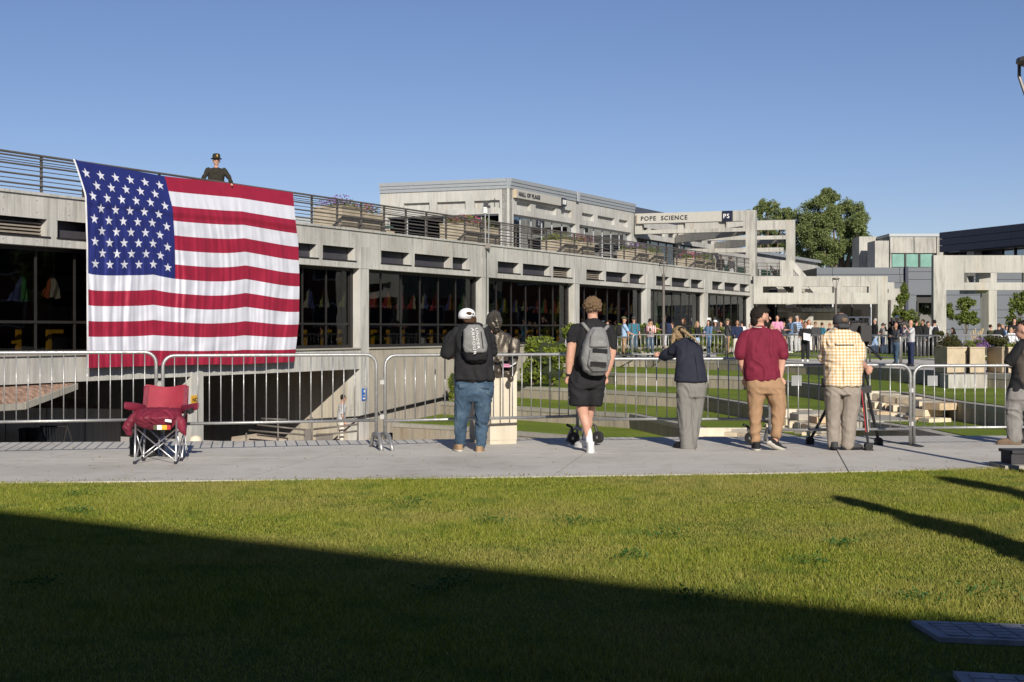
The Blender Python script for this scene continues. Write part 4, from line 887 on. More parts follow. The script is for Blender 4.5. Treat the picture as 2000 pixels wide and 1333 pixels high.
# ---------------------------------------------------------------- planters at the plaza edge
def big_planter(px0, pxm, px1, label, plantf, Y=41.3):
    a = P(pxm, 0, Y - .4); c = P(px1, 0, Y - .1); l = P(px0, 0, Y + 1.0); t = thing('concrete_planter', label, 'planter', (a.x, a.y, .22), 'concrete planters on the plaza edge')
    h = 0.70; poly = [(a.x, a.y), (c.x, c.y), (c.x + (l.x - a.x), c.y + (l.y - a.y)), (l.x, l.y)]
    one('box', 'planter', t, lambda b: b.prism(poly, .222, .222 + h)); cc = Vector((sum(p[0] for p in poly) / 4, sum(p[1] for p in poly) / 4, .222 + h))
    one('rim', 'planter', t, lambda b: b.prism([tuple(Vector(p).lerp(cc.xy, -.03)) for p in poly], .222 + h, .26 + h)); plantf(t, cc + Vector((0, 0, .04)))
big_planter(1825, 1850, 1888, 'leftmost concrete planter, holding a brownish round shrub', lambda t, c: leaves('foliage', 'leaf_dark', t, blob_pts(2600, (c.x, c.y, c.z + .1), (.5, .5, .28), 51, .6, 12), .028, seed=51, kind='stuff'))
big_planter(1886, 1895, 1924, 'concrete planter filled with purple flowers', lambda t, c: flowers(t, (c.x, c.y, c.z + .02), (.42, .42, .2), 61, 'petal_purple', 1300, .026))
big_planter(1927, 1957, 1962, 'concrete planter with a dense round dark green shrub', lambda t, c: leaves('foliage', 'leaf_dark', t, blob_pts(2600, (c.x, c.y, c.z + .14), (.4, .4, .26), 71, .6, 12), .026, seed=71, kind='stuff'))
big_planter(1963, 1970, 2010, 'rightmost concrete planter with low yellow green plants', lambda t, c: flowers(t, (c.x, c.y, c.z), (.45, .4, .14), 81, 'leaf_hedge', 900, .026))
pl_ = thing('planter_plinth', 'pale concrete plinth under the planters at the terrace edge', 'plinth', tuple(P(1885, 727, 40.4).xy) + (-.23,)); 
for q in range(2): one('block', 'conc_x', pl_, lambda b: b.box((P(1868 + 38 * q, 0, 40.3).x, 40.55, -.02), (.545, .8, .42)))
# ---------------------------------------------------------------- trees, hedges
def tree(name, label, base, h, crowns, mat, n, lsz, seed, group=None, trunk_r=0.2, kindc='stuff'):
    t = thing(name, label, 'tree', base, group); bx_, by_, bz_ = base; rd = random.Random(seed)
    def tr_(b):
        b.tube([(bx_, by_, bz_), (bx_ + .02 * h, by_, bz_ + h * .3), (bx_, by_, bz_ + h * .75)], [trunk_r, trunk_r * .7, trunk_r * .25], 8)
        for (c, r) in crowns: b.tube([(bx_, by_, bz_ + h * rd.uniform(.2, .45)), ((bx_ + c[0]) / 2, (by_ + c[1]) / 2, (bz_ + h * .4 + c[2]) / 2 + .1), c], [trunk_r * .4, trunk_r * .25, trunk_r * .08], 6)
    one('trunk', 'bark', t, tr_)
    pts = np.concatenate([blob_pts(int(n * r[0] * r[2] / sum(q[1][0] * q[1][2] for q in crowns)), c, r, seed + i, .3, 30, .25) for i, (c, r) in enumerate(crowns)])
    o = leaves('crown', mat, t, pts, lsz, seed=seed); o['kind'] = kindc; return t
def cr(px, py, Y, rx, rz): 
    k = Y / F; return (tuple(P(px, py, Y)), (rx * k, rx * k * .9, rz * k))
Yt = 150
tree('willow_tree', 'tall pale green willow with a ragged crown behind the portals', tuple(P(1640, 0, Yt).xy) + (.2,), 14, [cr(1610, 410, Yt, 55, 50), cr(1655, 425, Yt, 50, 55), cr(1590, 450, Yt, 50, 55), cr(1665, 470, Yt, 45, 50), cr(1625, 490, Yt, 55, 45), cr(1575, 490, Yt + 3, 45, 40), cr(1680, 440, Yt - 2, 28, 35), cr(1620, 385, Yt, 28, 24)], 'leaf_tree', 60000, .12, 101, trunk_r=.5)
tree('willow_tree', 'lower green tree left of the tall willow, seen through the portal frames', tuple(P(1500, 0, Yt).xy) + (.2,), 12, [cr(1500, 405, Yt + 6, 32, 22), cr(1530, 425, Yt + 6, 34, 26), cr(1495, 440, Yt + 6, 40, 30), cr(1530, 470, Yt + 6, 40, 36), cr(1490, 475, Yt + 6, 38, 30), cr(1556, 435, Yt + 4, 34, 36), cr(1475, 415, Yt + 6, 22, 18)], 'leaf_tree', 26000, .12, 111, trunk_r=.4)
tree('young_tree', 'thin young tree with sparse light leaves left of the grey window', tuple(P(1765, 0, 80).xy) + (.2,), 3.9, [cr(1766, 575, 80, 12, 30), cr(1757, 610, 80, 20, 22), cr(1778, 620, 80, 20, 22), cr(1790, 640, 80, 26, 10), cr(1762, 645, 80, 22, 14), cr(1758, 585, 80, 12, 14)], 'leaf_young', 3600, .085, 121, 'young plaza trees', .05)
tree('young_tree', 'rounder young tree seen between the two right hand portal columns', tuple(P(1886, 0, 84).xy) + (.2,), 3.4, [cr(1888, 595, 84, 26, 24), cr(1878, 620, 84, 24, 18), cr(1900, 622, 84, 22, 20), cr(1855, 608, 84, 14, 24)], 'leaf_young', 4200, .085, 131, 'young plaza trees', .05)
tree('young_tree', 'darker leafy tree cut off by the right edge beside the portal', tuple(P(1992, 0, 80).xy) + (.2,), 3.6, [cr(1985, 600, 80, 22, 26), cr(1998, 590, 80, 26, 30), cr(1978, 628, 80, 20, 18), cr(2020, 600, 80, 26, 34)], 'leaf_young', 5200, .08, 141, 'young plaza trees', .06)
def hedge(label, blobs, n, seed, lsz=.055, mat='leaf_hedge', name='hedge'):
    c0 = blobs[0][0]; t = thing(name, label, 'hedge', (c0[0], c0[1], c0[2] - blobs[0][1][2]))
    pts = np.concatenate([blob_pts(int(n / len(blobs)), c, r, seed + i, .5, 16, .38) for i, (c, r) in enumerate(blobs)])
    o = leaves('foliage', mat, t, pts, lsz, seed=seed); o['kind'] = 'stuff'
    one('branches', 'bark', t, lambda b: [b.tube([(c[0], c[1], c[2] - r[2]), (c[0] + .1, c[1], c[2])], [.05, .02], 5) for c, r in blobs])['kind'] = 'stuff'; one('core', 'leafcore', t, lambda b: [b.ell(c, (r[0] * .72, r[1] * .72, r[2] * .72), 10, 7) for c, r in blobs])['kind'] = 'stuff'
M['leafcore'] = plain('hedge core with shade in colour', (0.022, 0.03, 0.01), 0.95)  # solid core inside the leaves; near-black colour stands in for their shade
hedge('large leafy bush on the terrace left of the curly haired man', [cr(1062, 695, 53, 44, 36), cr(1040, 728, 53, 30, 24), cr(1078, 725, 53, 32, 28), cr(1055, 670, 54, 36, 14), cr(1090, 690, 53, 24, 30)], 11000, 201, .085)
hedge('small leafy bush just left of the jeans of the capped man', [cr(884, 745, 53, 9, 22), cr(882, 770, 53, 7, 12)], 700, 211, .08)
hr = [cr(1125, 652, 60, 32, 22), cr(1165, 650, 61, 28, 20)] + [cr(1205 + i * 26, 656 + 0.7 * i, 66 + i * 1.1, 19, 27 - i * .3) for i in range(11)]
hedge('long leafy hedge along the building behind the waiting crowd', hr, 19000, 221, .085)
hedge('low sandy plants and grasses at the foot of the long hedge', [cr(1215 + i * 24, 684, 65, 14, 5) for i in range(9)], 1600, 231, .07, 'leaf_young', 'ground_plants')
gt = thing('ornamental_grass', 'tuft of dry feathery grass plumes between the portal columns', 'grass plant', tuple(P(1905, 0, 64).xy) + (.2,)); M['plume'] = plain('dry plume', (.42, .33, .2), .9)
one('stems', 'plume', gt, lambda b: [b.tube([P(1903 + i, 680, 64), P(1895 + i * 5, 650 - (i % 3) * 4, 64)], [.015, .05 if i % 2 else .03], 5) for i in range(6)])['kind'] = 'stuff'
tp = thing('round_topiary', 'small dark ball shrub beside the planters', 'shrub', tuple(P(1837, 0, 60).xy) + (.2,)); leaves('foliage', 'leaf_dark', tp, blob_pts(900, tuple(P(1837, 657, 60)), (.26, .26, .26), 301, .8, 10), .04, seed=301, kind='stuff')
# ---------------------------------------------------------------- building and slim trees behind the camera (cast the shade on the lawn)
se = Vector((3.84, -11.95, 0)); sv = Vector((.8265, -.563, 0)); sb_ = thing('brick_building', 'brick building behind the viewer that shades the near lawn', 'building', (0, -12, 0)); sn = Vector((sv.y, -sv.x, 0))
if sn.y > 0: sn = -sn
def sbx(b, x0, x1, d0, d1, z0, z1): b.obox(se + sv * x0 + sn * d0 + Vector((0, 0, z0)), sv * (x1 - x0), sn * (d1 - d0), Vector((0, 0, z1 - z0)))
one('wall', 'brick', sb_, lambda b: sbx(b, -30, 45, .1, 16, 0, 9.7)); one('cornice', 'conc2', sb_, lambda b: sbx(b, -30.2, 45.2, 0, 16.2, 9.704, 10))
for i in range(14):
    for z in (1.2, 5.4): w_ = one('window', 'white', sb_, lambda b: sbx(b, -27 + i * 5, -24.4 + i * 5, .04, .2, z, z + 2.4)); one('pane', 'glass_blue', w_, lambda b: sbx(b, -26.85 + i * 5, -24.55 + i * 5, .02, .035, z + .15, z + 2.25))
# campus buildings and trees right of the frame, mirrored in the long windows
rbk = thing('brick_hall', 'three storey brick hall right of the view, mirrored in the windows', 'building', (56, 90, .2))
one('wall', 'brick', rbk, lambda b: b.box((62, 88, 6.2), (16, 84, 12))); one('cornice', 'conc2', rbk, lambda b: b.box((62, 88, 12.45), (16.6, 84.6, .5)))
for i in range(16):
    for z in (2.6, 6.4, 10.0): w_ = one('window', 'white', rbk, lambda b: b.box((53.94, 50 + i * 5.1, z), (.1, 2.4, 1.9))); one('pane', 'slot', w_, lambda b: b.box((53.87, 50 + i * 5.1, z), (.03, 2.1, 1.6)))
for i in range(6):
    x, y = 44 + (i % 2) * 3, 46 + i * 9; tree('shade_tree', ['leafy shade tree in front of the brick hall, nearest of six', 'leafy shade tree in front of the brick hall, second of six', 'leafy shade tree in front of the brick hall, third of six', 'leafy shade tree in front of the brick hall, fourth of six', 'leafy shade tree in front of the brick hall, fifth of six', 'leafy shade tree in front of the brick hall, farthest of six'][i], (x, y, .2), 7, [((x, y, 5.5), (2.6, 2.6, 2.4)), ((x + .8, y + 1, 4.4), (2.2, 2.2, 1.6))], 'leaf_tree', 3500, .2, 600 + i, 'shade trees by the brick hall', .16) if y > 80 or x > 46 else None
def slim(px, py, h, label, w, seed):
    tip = G(px, py, 0); k = h / math.tan(R(SUN_EL)); base = tip + Vector((SUN_AZ[0], SUN_AZ[1], 0)) * k
    t = thing('columnar_tree', label, 'tree', (base.x, base.y, 0), 'slim trees beside the viewer')
    one('trunk', 'bark', t, lambda b: b.tube([(base.x, base.y, 0), (base.x, base.y, h)], [.05, .008], 6))
    rg = np.random.default_rng(seed); n = 5200; z = rg.uniform(.12, .94, n); rr = w * np.sin(np.pi * np.clip((z - .05) / .95, 0, 1)) ** .8 * np.sqrt(rg.uniform(0, 1, n)) * (1 + .25 * np.sin(z * 30)); a = rg.uniform(0, 6.28, n)
    leaves('crown', 'leaf_young', t, np.stack([base.x + rr * np.cos(a), base.y + rr * np.sin(a), z * h], 1), .05, seed=seed)['kind'] = 'stuff'
slim(1600, 960, 3.4, 'slim columnar tree beside the viewer, the nearer of two', .21, 401)
slim(1795, 922, 4.2, 'slim columnar tree beside the viewer, the farther of two', .3, 402)
slim(1800, 1186, 3.2, 'low slim columnar tree beside the viewer', .36, 403)
# ---------------------------------------------------------------- crowd barriers
M['c_grey2'] = plain('dull zinc plate', (.26, .27, .27), .6)
def barrier(pa, pb, label, group, zt=1.12, zb=0.34, foot='bridge', n=None, tag_plate=None, rt=0.021, rb=0.0075):
    """steel barrier between plan points pa and pb (left, right)"""
    a = Vector((pa[0], pa[1], pa[2] if len(pa) > 2 else 0)); c = Vector((pb[0], pb[1], a.z)); D = c - a; L = D.length; D.normalize(); Q = Vector((-D.y, D.x, 0)); U = Vector((0, 0, 1))
    t = thing('crowd_barrier', label, 'barrier', tuple(a.lerp(c, .5)), group); rc = 0.13
    def w(x, z, y=0): return a + D * x + U * z + Q * y
    def fr(b):
        pts = [w(0, .12 if foot == 'bridge' else 0.0), w(0, zt - rc)] + [w(rc - rc * math.cos(k * math.pi / 10), zt - rc + rc * math.sin(k * math.pi / 10)) for k in range(1, 6)]
        pts += [w(L - rc + rc * math.sin(k * math.pi / 10), zt - rc + rc * math.cos(k * math.pi / 10)) for k in range(0, 6)] + [w(L, .12 if foot == 'bridge' else 0.0)]
        b.tube(pts, rt, 10)
    one('frame', 'galv', t, fr, True); one('bottom_rail', 'galv', t, lambda b: b.tube([w(0, zb), w(L, zb)], rt * .85, 8), True)
    n = n or int(L / .128)
    for i in range(1, n): one('bar', 'galv', t, lambda b: b.tube([w(L * i / n, zb), w(L * i / n, zt)], rb, 6), True)
    for x in ((0, L) if foot != 'flat' else (0, L)):
        if foot == 'bridge':
            one('foot', 'galv', t, lambda b: b.tube([w(x, 0.0, -.32), w(x, .07, -.27), w(x, .17, -.17), w(x, .2, 0), w(x, .17, .17), w(x, .07, .27), w(x, .0, .32)], .024, 8), True)
        else: one('foot', 'metal_dark', t, lambda b: b.box(w(x, .008), (.06, .55, .012), math.atan2(D.y, D.x)))
    for z in (zb + .08, zb + .5): one('hook', 'galv', t, lambda b: (b.tube([w(-.02, z), w(-.05, z), w(-.07, z + .02), w(-.07, z + .05)], .007, 6), b.box(w(-.035, z - .03), (.05, .03, .05))))
    if tag_plate: one('plate', 'c_grey2', t, lambda b: b.box(w(.24, zt - .19), (.13, .012, .13), math.atan2(D.y, D.x)))
    return t
fg = 'steel barriers along the walkway'
def pp(px, Y): return ((px - 1000) / F * Y, Y, 0)
barrier(pp(-110, 16.1), pp(305, 16.7), 'steel crowd barrier at the left edge of the picture, left of the red camp chair', fg, 1.19, .40)
barrier(pp(318, 16.6), pp(735, 17.35), 'steel crowd barrier right of the red camp chair, in front of the flag', fg, 1.15, .35)
barrier(pp(752, 17.3), pp(1128, 18.25), 'steel crowd barrier the man with the white cap leans on', fg, 1.14, .345)
barrier(pp(1142, 18.2), pp(1503, 18.2), 'steel crowd barrier the woman in the dark blazer leans on', fg, 1.08, .31)
barrier(pp(1519, 17.7), pp(1778, 17.9), 'steel crowd barrier behind the cameraman in the plaid shirt', fg, 1.01, .205, 'flat', tag_plate=True)
barrier(pp(1785, 17.9), pp(2140, 18.1), 'steel crowd barrier at the right edge, with a small metal plate', fg, 1.0, .22, 'flat', tag_plate=True)
for (x, y, z, lb) in ((1121, 18.0, .08, 'left'), (1168, 17.9, .1, 'right'), (1466, 17.9, .09, 'lone')):
    p = Vector(pp(x, y)); p.z = z; t = thing('caster_wheel', {'left': 'black caster wheel below the barrier joint left of the white sneakers', 'right': 'black caster wheel with a pale hub just right of the white sneakers', 'lone': 'black caster wheel behind the left shoe of the man in the maroon shirt'}[lb], 'wheel', tuple(p), 'wheels under the barrier joints')
    one('tyre', 'rubber', t, lambda b: b.tube([p + Vector((-.02, -.02, 0)), p + Vector((.02, .02, 0))], .075, 16)); one('hub', 'galv', t, lambda b: b.tube([p + Vector((-.012, -.03, 0)), p + Vector((.024, .024, 0))], .02, 8)); one('fork', 'metal_dark', t, lambda b: b.tube([p, p + Vector((-.03, .02, .14)), p + Vector((-.09, .04, .17))], .018, 6))
bb_ = [(1105, 1234, 693, 694, 46, 'behind the left end of the front bush'), (1236, 1417, 694, 700, 47, 'in front of the man in the striped shirt'), (1421, 1518, 700, 702, 49, 'in front of the youth in the navy hoodie'), (1523, 1692, 704, 708, 50, 'in front of the woman in black holding papers'), (1699, 1758, 708, 711, 51, 'in front of the bald man in the dark hoodie'), (1761, 1838, 711, 713, 52, 'in front of the big man taking a photo'), (1842, 1958, 706, 707, 44, 'behind the planters with the purple flowers'), (1961, 2060, 707, 708, 44, 'behind the rightmost planters')]
for a, c, fa_, fb_, h, lab in bb_:
    A = G(a, fa_, .2); C = G(c, fb_, .2)
    if c < 1500: A = Vector((A.x / A.y, 1, 0)) * min(A.y, fac(ft(a), 0, 0).y - 10.5); C = Vector((C.x / C.y, 1, 0)) * min(C.y, fac(ft(c), 0, 0).y - 10.5); hh = h * (A.y + C.y) / 2 / F
    barrier((A.x, A.y, .2), (C.x, C.y, .2), 'distant steel barrier ' + lab, 'steel barriers across the plaza', hh, hh * .2, 'flat', n=int((c - a) / 7.5), rt=.03, rb=.014)

# ---------------------------------------------------------------- people
def cloth(name, c, var=.12, rough=.85, vs=12): M[name] = plain(name, c, rough, var=var, vscale=vs, bmp=.3, bd=.003, spec=.2); return name
M['skin'] = plain('skin', (0.52, 0.29, 0.21), 0.55, var=.12, vscale=14, bmp=.1, bd=.002); M['skin2'] = plain('tan skin', (0.36, 0.19, 0.12), 0.55, var=.1)
for n_, c in dict(c_black=(.018, .018, .02), c_navy=(.02, .028, .065), c_blazer=(.022, .024, .038), c_maroon=(.17, .018, .04), c_khaki=(.33, .205, .12), c_grey=(.22, .21, .20), c_slack=(.20, .195, .18), c_olive=(.09, .09, .05), c_lblue=(.30, .42, .60), c_teal=(.04, .15, .22), c_lgrey=(.45, .45, .46), c_cream=(.60, .56, .48), c_white=(.72, .72, .74), c_pink=(.65, .28, .42), c_denim=(.10, .17, .28), c_brown=(.16, .11, .075), c_char=(.055, .055, .06), c_red=(.4, .04, .04), c_cargo=(.27, .235, .20), c_taupe=(.10, .085, .07), c_uniform=(.030, .027, .020), hair_brown=(.06, .032, .018), hair_dark=(.018, .013, .01), hair_blond=(.28, .195, .11), hair_red=(.25, .08, .025), hair_grey=(.35, .34, .33), hair_curl=(.145, .095, .055), sole=(.5, .47, .42), boot=(.30, .20, .12), shoe_white=(.68, .67, .65), shoe_black=(.02, .02, .022), bag_grey=(.20, .20, .20), c_stripe=(.5, .3, .28)).items(): cloth(n_, c)
def jeans_mat():
    m, nt, b = nodes('faded blue denim'); v = coords(nt); f = noise_n(nt, v, 4.5, 5, .6); g = noise_n(nt, coords(nt, (1, 1, .3)), 90, 2)
    c = ramp(nt, f, [(.35, (.02, .042, .075)), (.55, (.045, .085, .135)), (.72, (.11, .16, .20))]); c = mix(nt, c, ramp(nt, g, [(.3, .8), (.7, 1.15)]), 1.0, 'MULTIPLY')
    nt.links.new(c, b.inputs['Base Color']); b.inputs['Roughness'].default_value = .9; return m
M['jeans'] = jeans_mat()
def wave_mask(nt, vec, axis, freq, lo, hi):
    s = N(nt, 'ShaderNodeSeparateXYZ'); nt.links.new(vec, s.inputs[0]); a = N(nt, 'ShaderNodeMath', operation='MULTIPLY'); a.inputs[1].default_value = freq; nt.links.new(s.outputs[axis], a.inputs[0])
    q = N(nt, 'ShaderNodeMath', operation='SINE'); nt.links.new(a.outputs[0], q.inputs[0]); r = N(nt, 'ShaderNodeMapRange'); r.inputs[1].default_value = lo; r.inputs[2].default_value = hi; nt.links.new(q.outputs[0], r.inputs[0]); return r.outputs[0]
def plaid_mat(name, base, c1, c2, fx, fz):
    m, nt, b = nodes(name); v = coords(nt); c = mix(nt, base, c1, wave_mask(nt, v, 0, fx, -.1, .6)); c = mix(nt, c, c1, wave_mask(nt, v, 2, fz, -.1, .6))
    mm = N(nt, 'ShaderNodeMath', operation='MULTIPLY'); nt.links.new(wave_mask(nt, v, 0, fx, 0, .6), mm.inputs[0]); nt.links.new(wave_mask(nt, v, 2, fz, 0, .6), mm.inputs[1]); c = mix(nt, c, c2, mm.outputs[0])
    nt.links.new(c, b.inputs['Base Color']); b.inputs['Roughness'].default_value = .85; return m
M['plaid_yellow'] = plaid_mat('yellow and white plaid', (.70, .65, .57), (.60, .45, .26), (.48, .30, .13), 150, 165)
M['plaid_blue'] = plaid_mat('blue plaid', (.5, .6, .72), (.15, .25, .42), (.05, .1, .25), 60, 60)
M['glen'] = plaid_mat('grey checked wool', (.20, .195, .18), (.175, .17, .158), (.15, .145, .138), 560, 560)
def stripes():
    m, nt, b = nodes('red striped'); v = coords(nt); nt.links.new(mix(nt, (.6, .55, .52), (.3, .05, .05), wave_mask(nt, v, 0, 75, -.2, .2)), b.inputs['Base Color']); return m
M['striped'] = stripes()
def crease(amp, sx=7, sz=4, seed=0.0, sharp=True):
    amp = amp * 1.35
    def f(co, nr):
        d = np.empty(len(co)); N_ = noise.noise
        for i, (x, y, z) in enumerate(co):
            w_ = N_((x * 3, y * 3, z * 3 + seed)); a = N_((x * sx + w_ * 2, y * sx + seed, z * sz + x * sx * .8 + w_ * 2.5)); 
            c = N_((x * 22 + seed, y * 22, z * 15 + w_ * 4))
            d[i] = amp * ((1 - 2.6 * abs(a)) if sharp else a) * .75 + amp * .22 * c
        return d
    return f
class Fg:
    def __init__(s, label, px, py, Y, z0=0.0, cat='person', name='person'):
        s.Y = Y; s.k = Y / F; s.t = thing(name, label, cat, tuple(P(px, py, Y).xy) + (z0,))
    def w(s, px, py, dy=0.0): v = P(px, py, s.Y); v.y += dy; return v
    def limb(s, b, pts, dr=1.0): b.limb([(*s.w(p[0], p[1], p[3] if len(p) > 3 else 0), p[2] * s.k / 2, p[2] * s.k / 2 * (p[4] if len(p) > 4 else dr)) for p in pts])
    def body(s, b, rows, e=2.4):  # rows: py, xl, xr, depth_m, dy
        rr = []
        for i, (py, a, c, dp, dy) in enumerate(rows): rr.append((s.w((a + c) / 2, py, dy), (c - a) * s.k / 2, dp / 2))
        f, l = rr[0], rr[-1]
        b.loft([(f[0] + Vector((0, 0, .012)), f[1] * .8, f[2] * .8)] + rr + [(l[0] - Vector((0, 0, .012)), l[1] * .85, l[2] * .85)], 24, None, e)
    def hand(s, b, c, d, side=1, size=1.0, curl=.5):
        """palm + 4 fingers + thumb, pointing along d"""
        c = Vector(c); d = Vector(d).normalized(); x = d.cross(Vector((0, 1, 0)));  x = x.normalized() if x.length > .1 else Vector((1, 0, 0)); n = x.cross(d).normalized(); k = size
        b.limb([(*c, .030 * k, .018 * k), (*(c + d * .075 * k), .040 * k, .018 * k)])
        for i, L in enumerate((.062, .075, .07, .055)):
            o = c + d * .08 * k + x * (i - 1.5) * .021 * k; m1 = o + (d * (1 - curl * .3) + n * curl * .5) * L * .55 * k; m2 = m1 + (d * (1 - curl) + n * curl) * L * .5 * k; b.limb([(*o, .010 * k), (*m1, .0095 * k), (*m2, .008 * k)], 8)
        o = c + x * -side * .03 * k + d * .02 * k; m1 = o + (x * -side * .6 + d * .8).normalized() * .04 * k; b.limb([(*o, .013 * k), (*m1, .011 * k), (*(m1 + d * .03 * k), .009 * k)], 8)
    def mk(s, name, mat, fn, vox=.011, sm=5, disp=None, par=None):
        b = MB(); fn(b); o = b.build(name, mat, par or s.t); return remesh(o, vox, sm, disp)
    def raw(s, name, mat, fn, par=None, smooth=True): b = MB(); fn(b); return b.build(name, mat, par or s.t, smooth)
def headparts(f, b, cx_, cy_, w, h, face=(0, 1), nose=True, dy=0.0):
    """skull with jaw, nose and ears; face = plan direction the face looks to"""
    k = f.k; c = f.w(cx_, cy_, dy); fx, fy = face; rx, rz = w * k / 2, h * k / 2; q = Vector((fx, fy, 0)).normalized(); sd_ = Vector((q.y, -q.x, 0))
    b.ell(c + Vector((0, 0, rz * .12)) - q * rx * .08, (rx * 1.0, rx * 1.05, rz * .86)); b.ell(c + q * rx * .28 - Vector((0, 0, rz * .42)), (rx * .72, rx * .72, rz * .56))
    if nose: b.limb([(*(c + q * rx * 1.05 + Vector((0, 0, rz * .1))), rx * .09), (*(c + q * rx * 1.24 - Vector((0, 0, rz * .16))), rx * .16)], 8)
    for s_ in (-1, 1): b.ell(c + sd_ * rx * .98 * s_ - Vector((0, 0, rz * .08)) - q * rx * .05, (rx * .17, rx * .17, rz * .26))
def eyes(f, cx_, cy_, w, h, face, dy=0.0):
    k = f.k; c = f.w(cx_, cy_, dy); rx, rz = w * k / 2, h * k / 2; q = Vector((*face, 0)).normalized(); sd_ = Vector((q.y, -q.x, 0))
    for s_ in (-1, 1): f.raw('eye', 'ink', lambda b: b.ell(c + q * rx * .88 + sd_ * s_ * rx * .36 + Vector((0, 0, rz * .06)), (rx * .14, rx * .14, rz * .07), 8, 6))
def hairdisp(amp, fr, seed=1.0):
    def g(co, nr):
        return np.array([amp * (abs(noise.noise((x * fr, y * fr, z * fr * .6 + seed))) * 2 + noise.noise((x * fr * 3, y * fr * 3, z * fr * 1.6))) - amp * .6 for x, y, z in co])
    return g
# --- A: man with white cap and backpack
A = Fg('person in black t-shirt, blue jeans and backwards white cap, leaning on the barrier', 918, 884, 17.0)
def fA(b):
    headparts(A, b, 914, 617, 25, 31, (-.25, 1)); A.limb(b, [(916, 626, 16, .0), (919, 642, 18, -.02)])
    A.body(b, [(640, 900, 948, .2, .03), (690, 896, 958, .22, 0), (745, 896, 958, .22, -.05)])
    A.limb(b, [(888, 652, 18, 0), (871, 690, 15, .05), (876, 697, 12, .2), (900, 699, 9, .36)]); A.limb(b, [(954, 652, 18, 0), (963, 688, 15, .08), (958, 697, 12, .22), (940, 699, 9, .36)])
    A.hand(b, A.w(900, 698, .36), (1, .25, -.1), 1, 1, .6); A.hand(b, A.w(940, 698, .36), (-1, .25, -.1), -1, 1, .6)
    A.limb(b, [(906, 745, 26, -.03), (901, 805, 18, -.03), (898, 872, 12, 0)]); A.limb(b, [(946, 745, 26, -.03), (943, 805, 18, 0), (938, 876, 12, 0)])
A.mk('body', 'skin', fA, .010)
def sA(b):
    A.body(b, [(634, 905, 940, .14, .0), (640, 890, 950, .2, 0), (655, 884, 958, .26, -.02), (690, 890, 962, .28, -.04), (720, 889, 964, .29, -.06), (741, 888, 966, .29, -.07)])
    A.limb(b, [(893, 652, 26, 0), (880, 668, 29, .03), (874, 688, 29, .05)]); A.limb(b, [(948, 650, 24, 0), (957, 668, 23, .02), (963, 688, 17, .06)])
A.mk('t_shirt', 'c_black', sA, .010, 5, crease(.013, 7, 3, 2.0))
def jA(b):
    A.body(b, [(738, 891, 963, .25, -.03), (752, 889, 964, .27, -.03), (770, 889, 963, .26, -.03), (782, 890, 960, .22, -.02)])
    A.limb(b, [(907, 765, 36, -.02, 1.2), (903, 800, 30, -.02, 1.1), (900, 830, 23, -.02), (899, 868, 20, 0)]); A.limb(b, [(944, 765, 37, -.02, 1.2), (943, 800, 30, .0, 1.1), (941, 832, 24, .02), (938, 872, 20, 0)])
A.mk('jeans', 'jeans', jA, .010, 4, crease(.011, 6, 13, 5.0))
def boot(F_, name, mat, x0, x1, y0, y1, sole='sole', toe=(0, 1), dy=0, L=.27):
    c = F_.w((x0 + x1) / 2, y1, dy); w = (x1 - x0) * F_.k; q = Vector((*toe, 0)).normalized(); p = Vector((q.y, -q.x, 0)); hgt = (y1 - y0) * F_.k
    wd = .108; o = F_.mk(name, mat, lambda b: (b.loft([(c + Vector((0, 0, .02)) + q * .02, wd / 2, L / 2, p, q), (c + Vector((0, 0, .05)) + q * .02, wd / 2 * .98, L / 2 * .96, p, q), (c + Vector((0, 0, .075)) - q * .01, wd / 2 * .85, L / 2 * .75, p, q), (c + Vector((0, 0, max(.09, hgt))) - q * .05, .045, .055, p, q)], 20)), .008, 3)
    F_.raw('sole', sole, lambda b: b.loft([(c + Vector((0, 0, .002)) + q * .02, wd / 2 * .98, L / 2, p, q), (c + Vector((0, 0, .024)) + q * .02, wd / 2 * 1.05, L / 2 * 1.03, p, q)], 20), o); return o
for x_ in (908, 946):
    A.raw('back_pocket', 'jeans', lambda b: b.loft([(A.w(x_, 759, -.150), .058, .012), (A.w(x_, 757, -.158), .066, .012), (A.w(x_, 749, -.155), .07, .012), (A.w(x_, 748, -.145), .07, .012)], 16, None, 5))
A.raw('belt_loop', 'jeans', lambda b: [b.box(A.w(x_, 741, -.165), (.012, .012, .05)) for x_ in (912, 927, 942)])['kind'] = 'stuff'
boot(A, 'boot', 'boot', 883, 908, 868, 882, 'sole', (-.25, 1)); boot(A, 'boot', 'boot', 926, 948, 872, 885.5, 'sole', (.1, 1))
A.mk('hair', 'hair_brown', lambda b: (A.body(b, [(612, 902, 928, .17, -.0), (622, 900, 930, .19, -.01), (630, 906, 931, .15, -.03)])), .007, 2, hairdisp(.008, 30))
def capA(b):
    c = A.w(912, 614, -.0); 
    b.loft([(c + Vector((0, 0, z)), r, r * 1.12) for z, r in ((-.055, .098), (-.02, .105), (.02, .098), (.05, .075), (.068, .04), (.073, .012))], 24, None, 2)
cp = A.raw('cap', 'c_white', capA); A.raw('cap_opening', 'hair_brown', lambda b: b.ell(A.w(916, 613, -.102), (.038, .018, .022)), cp); A.raw('cap_strap', 'c_white', lambda b: b.tube([A.w(906, 617, -.10), A.w(915, 618.5, -.122), A.w(924, 617, -.10)], .008, 6), cp)
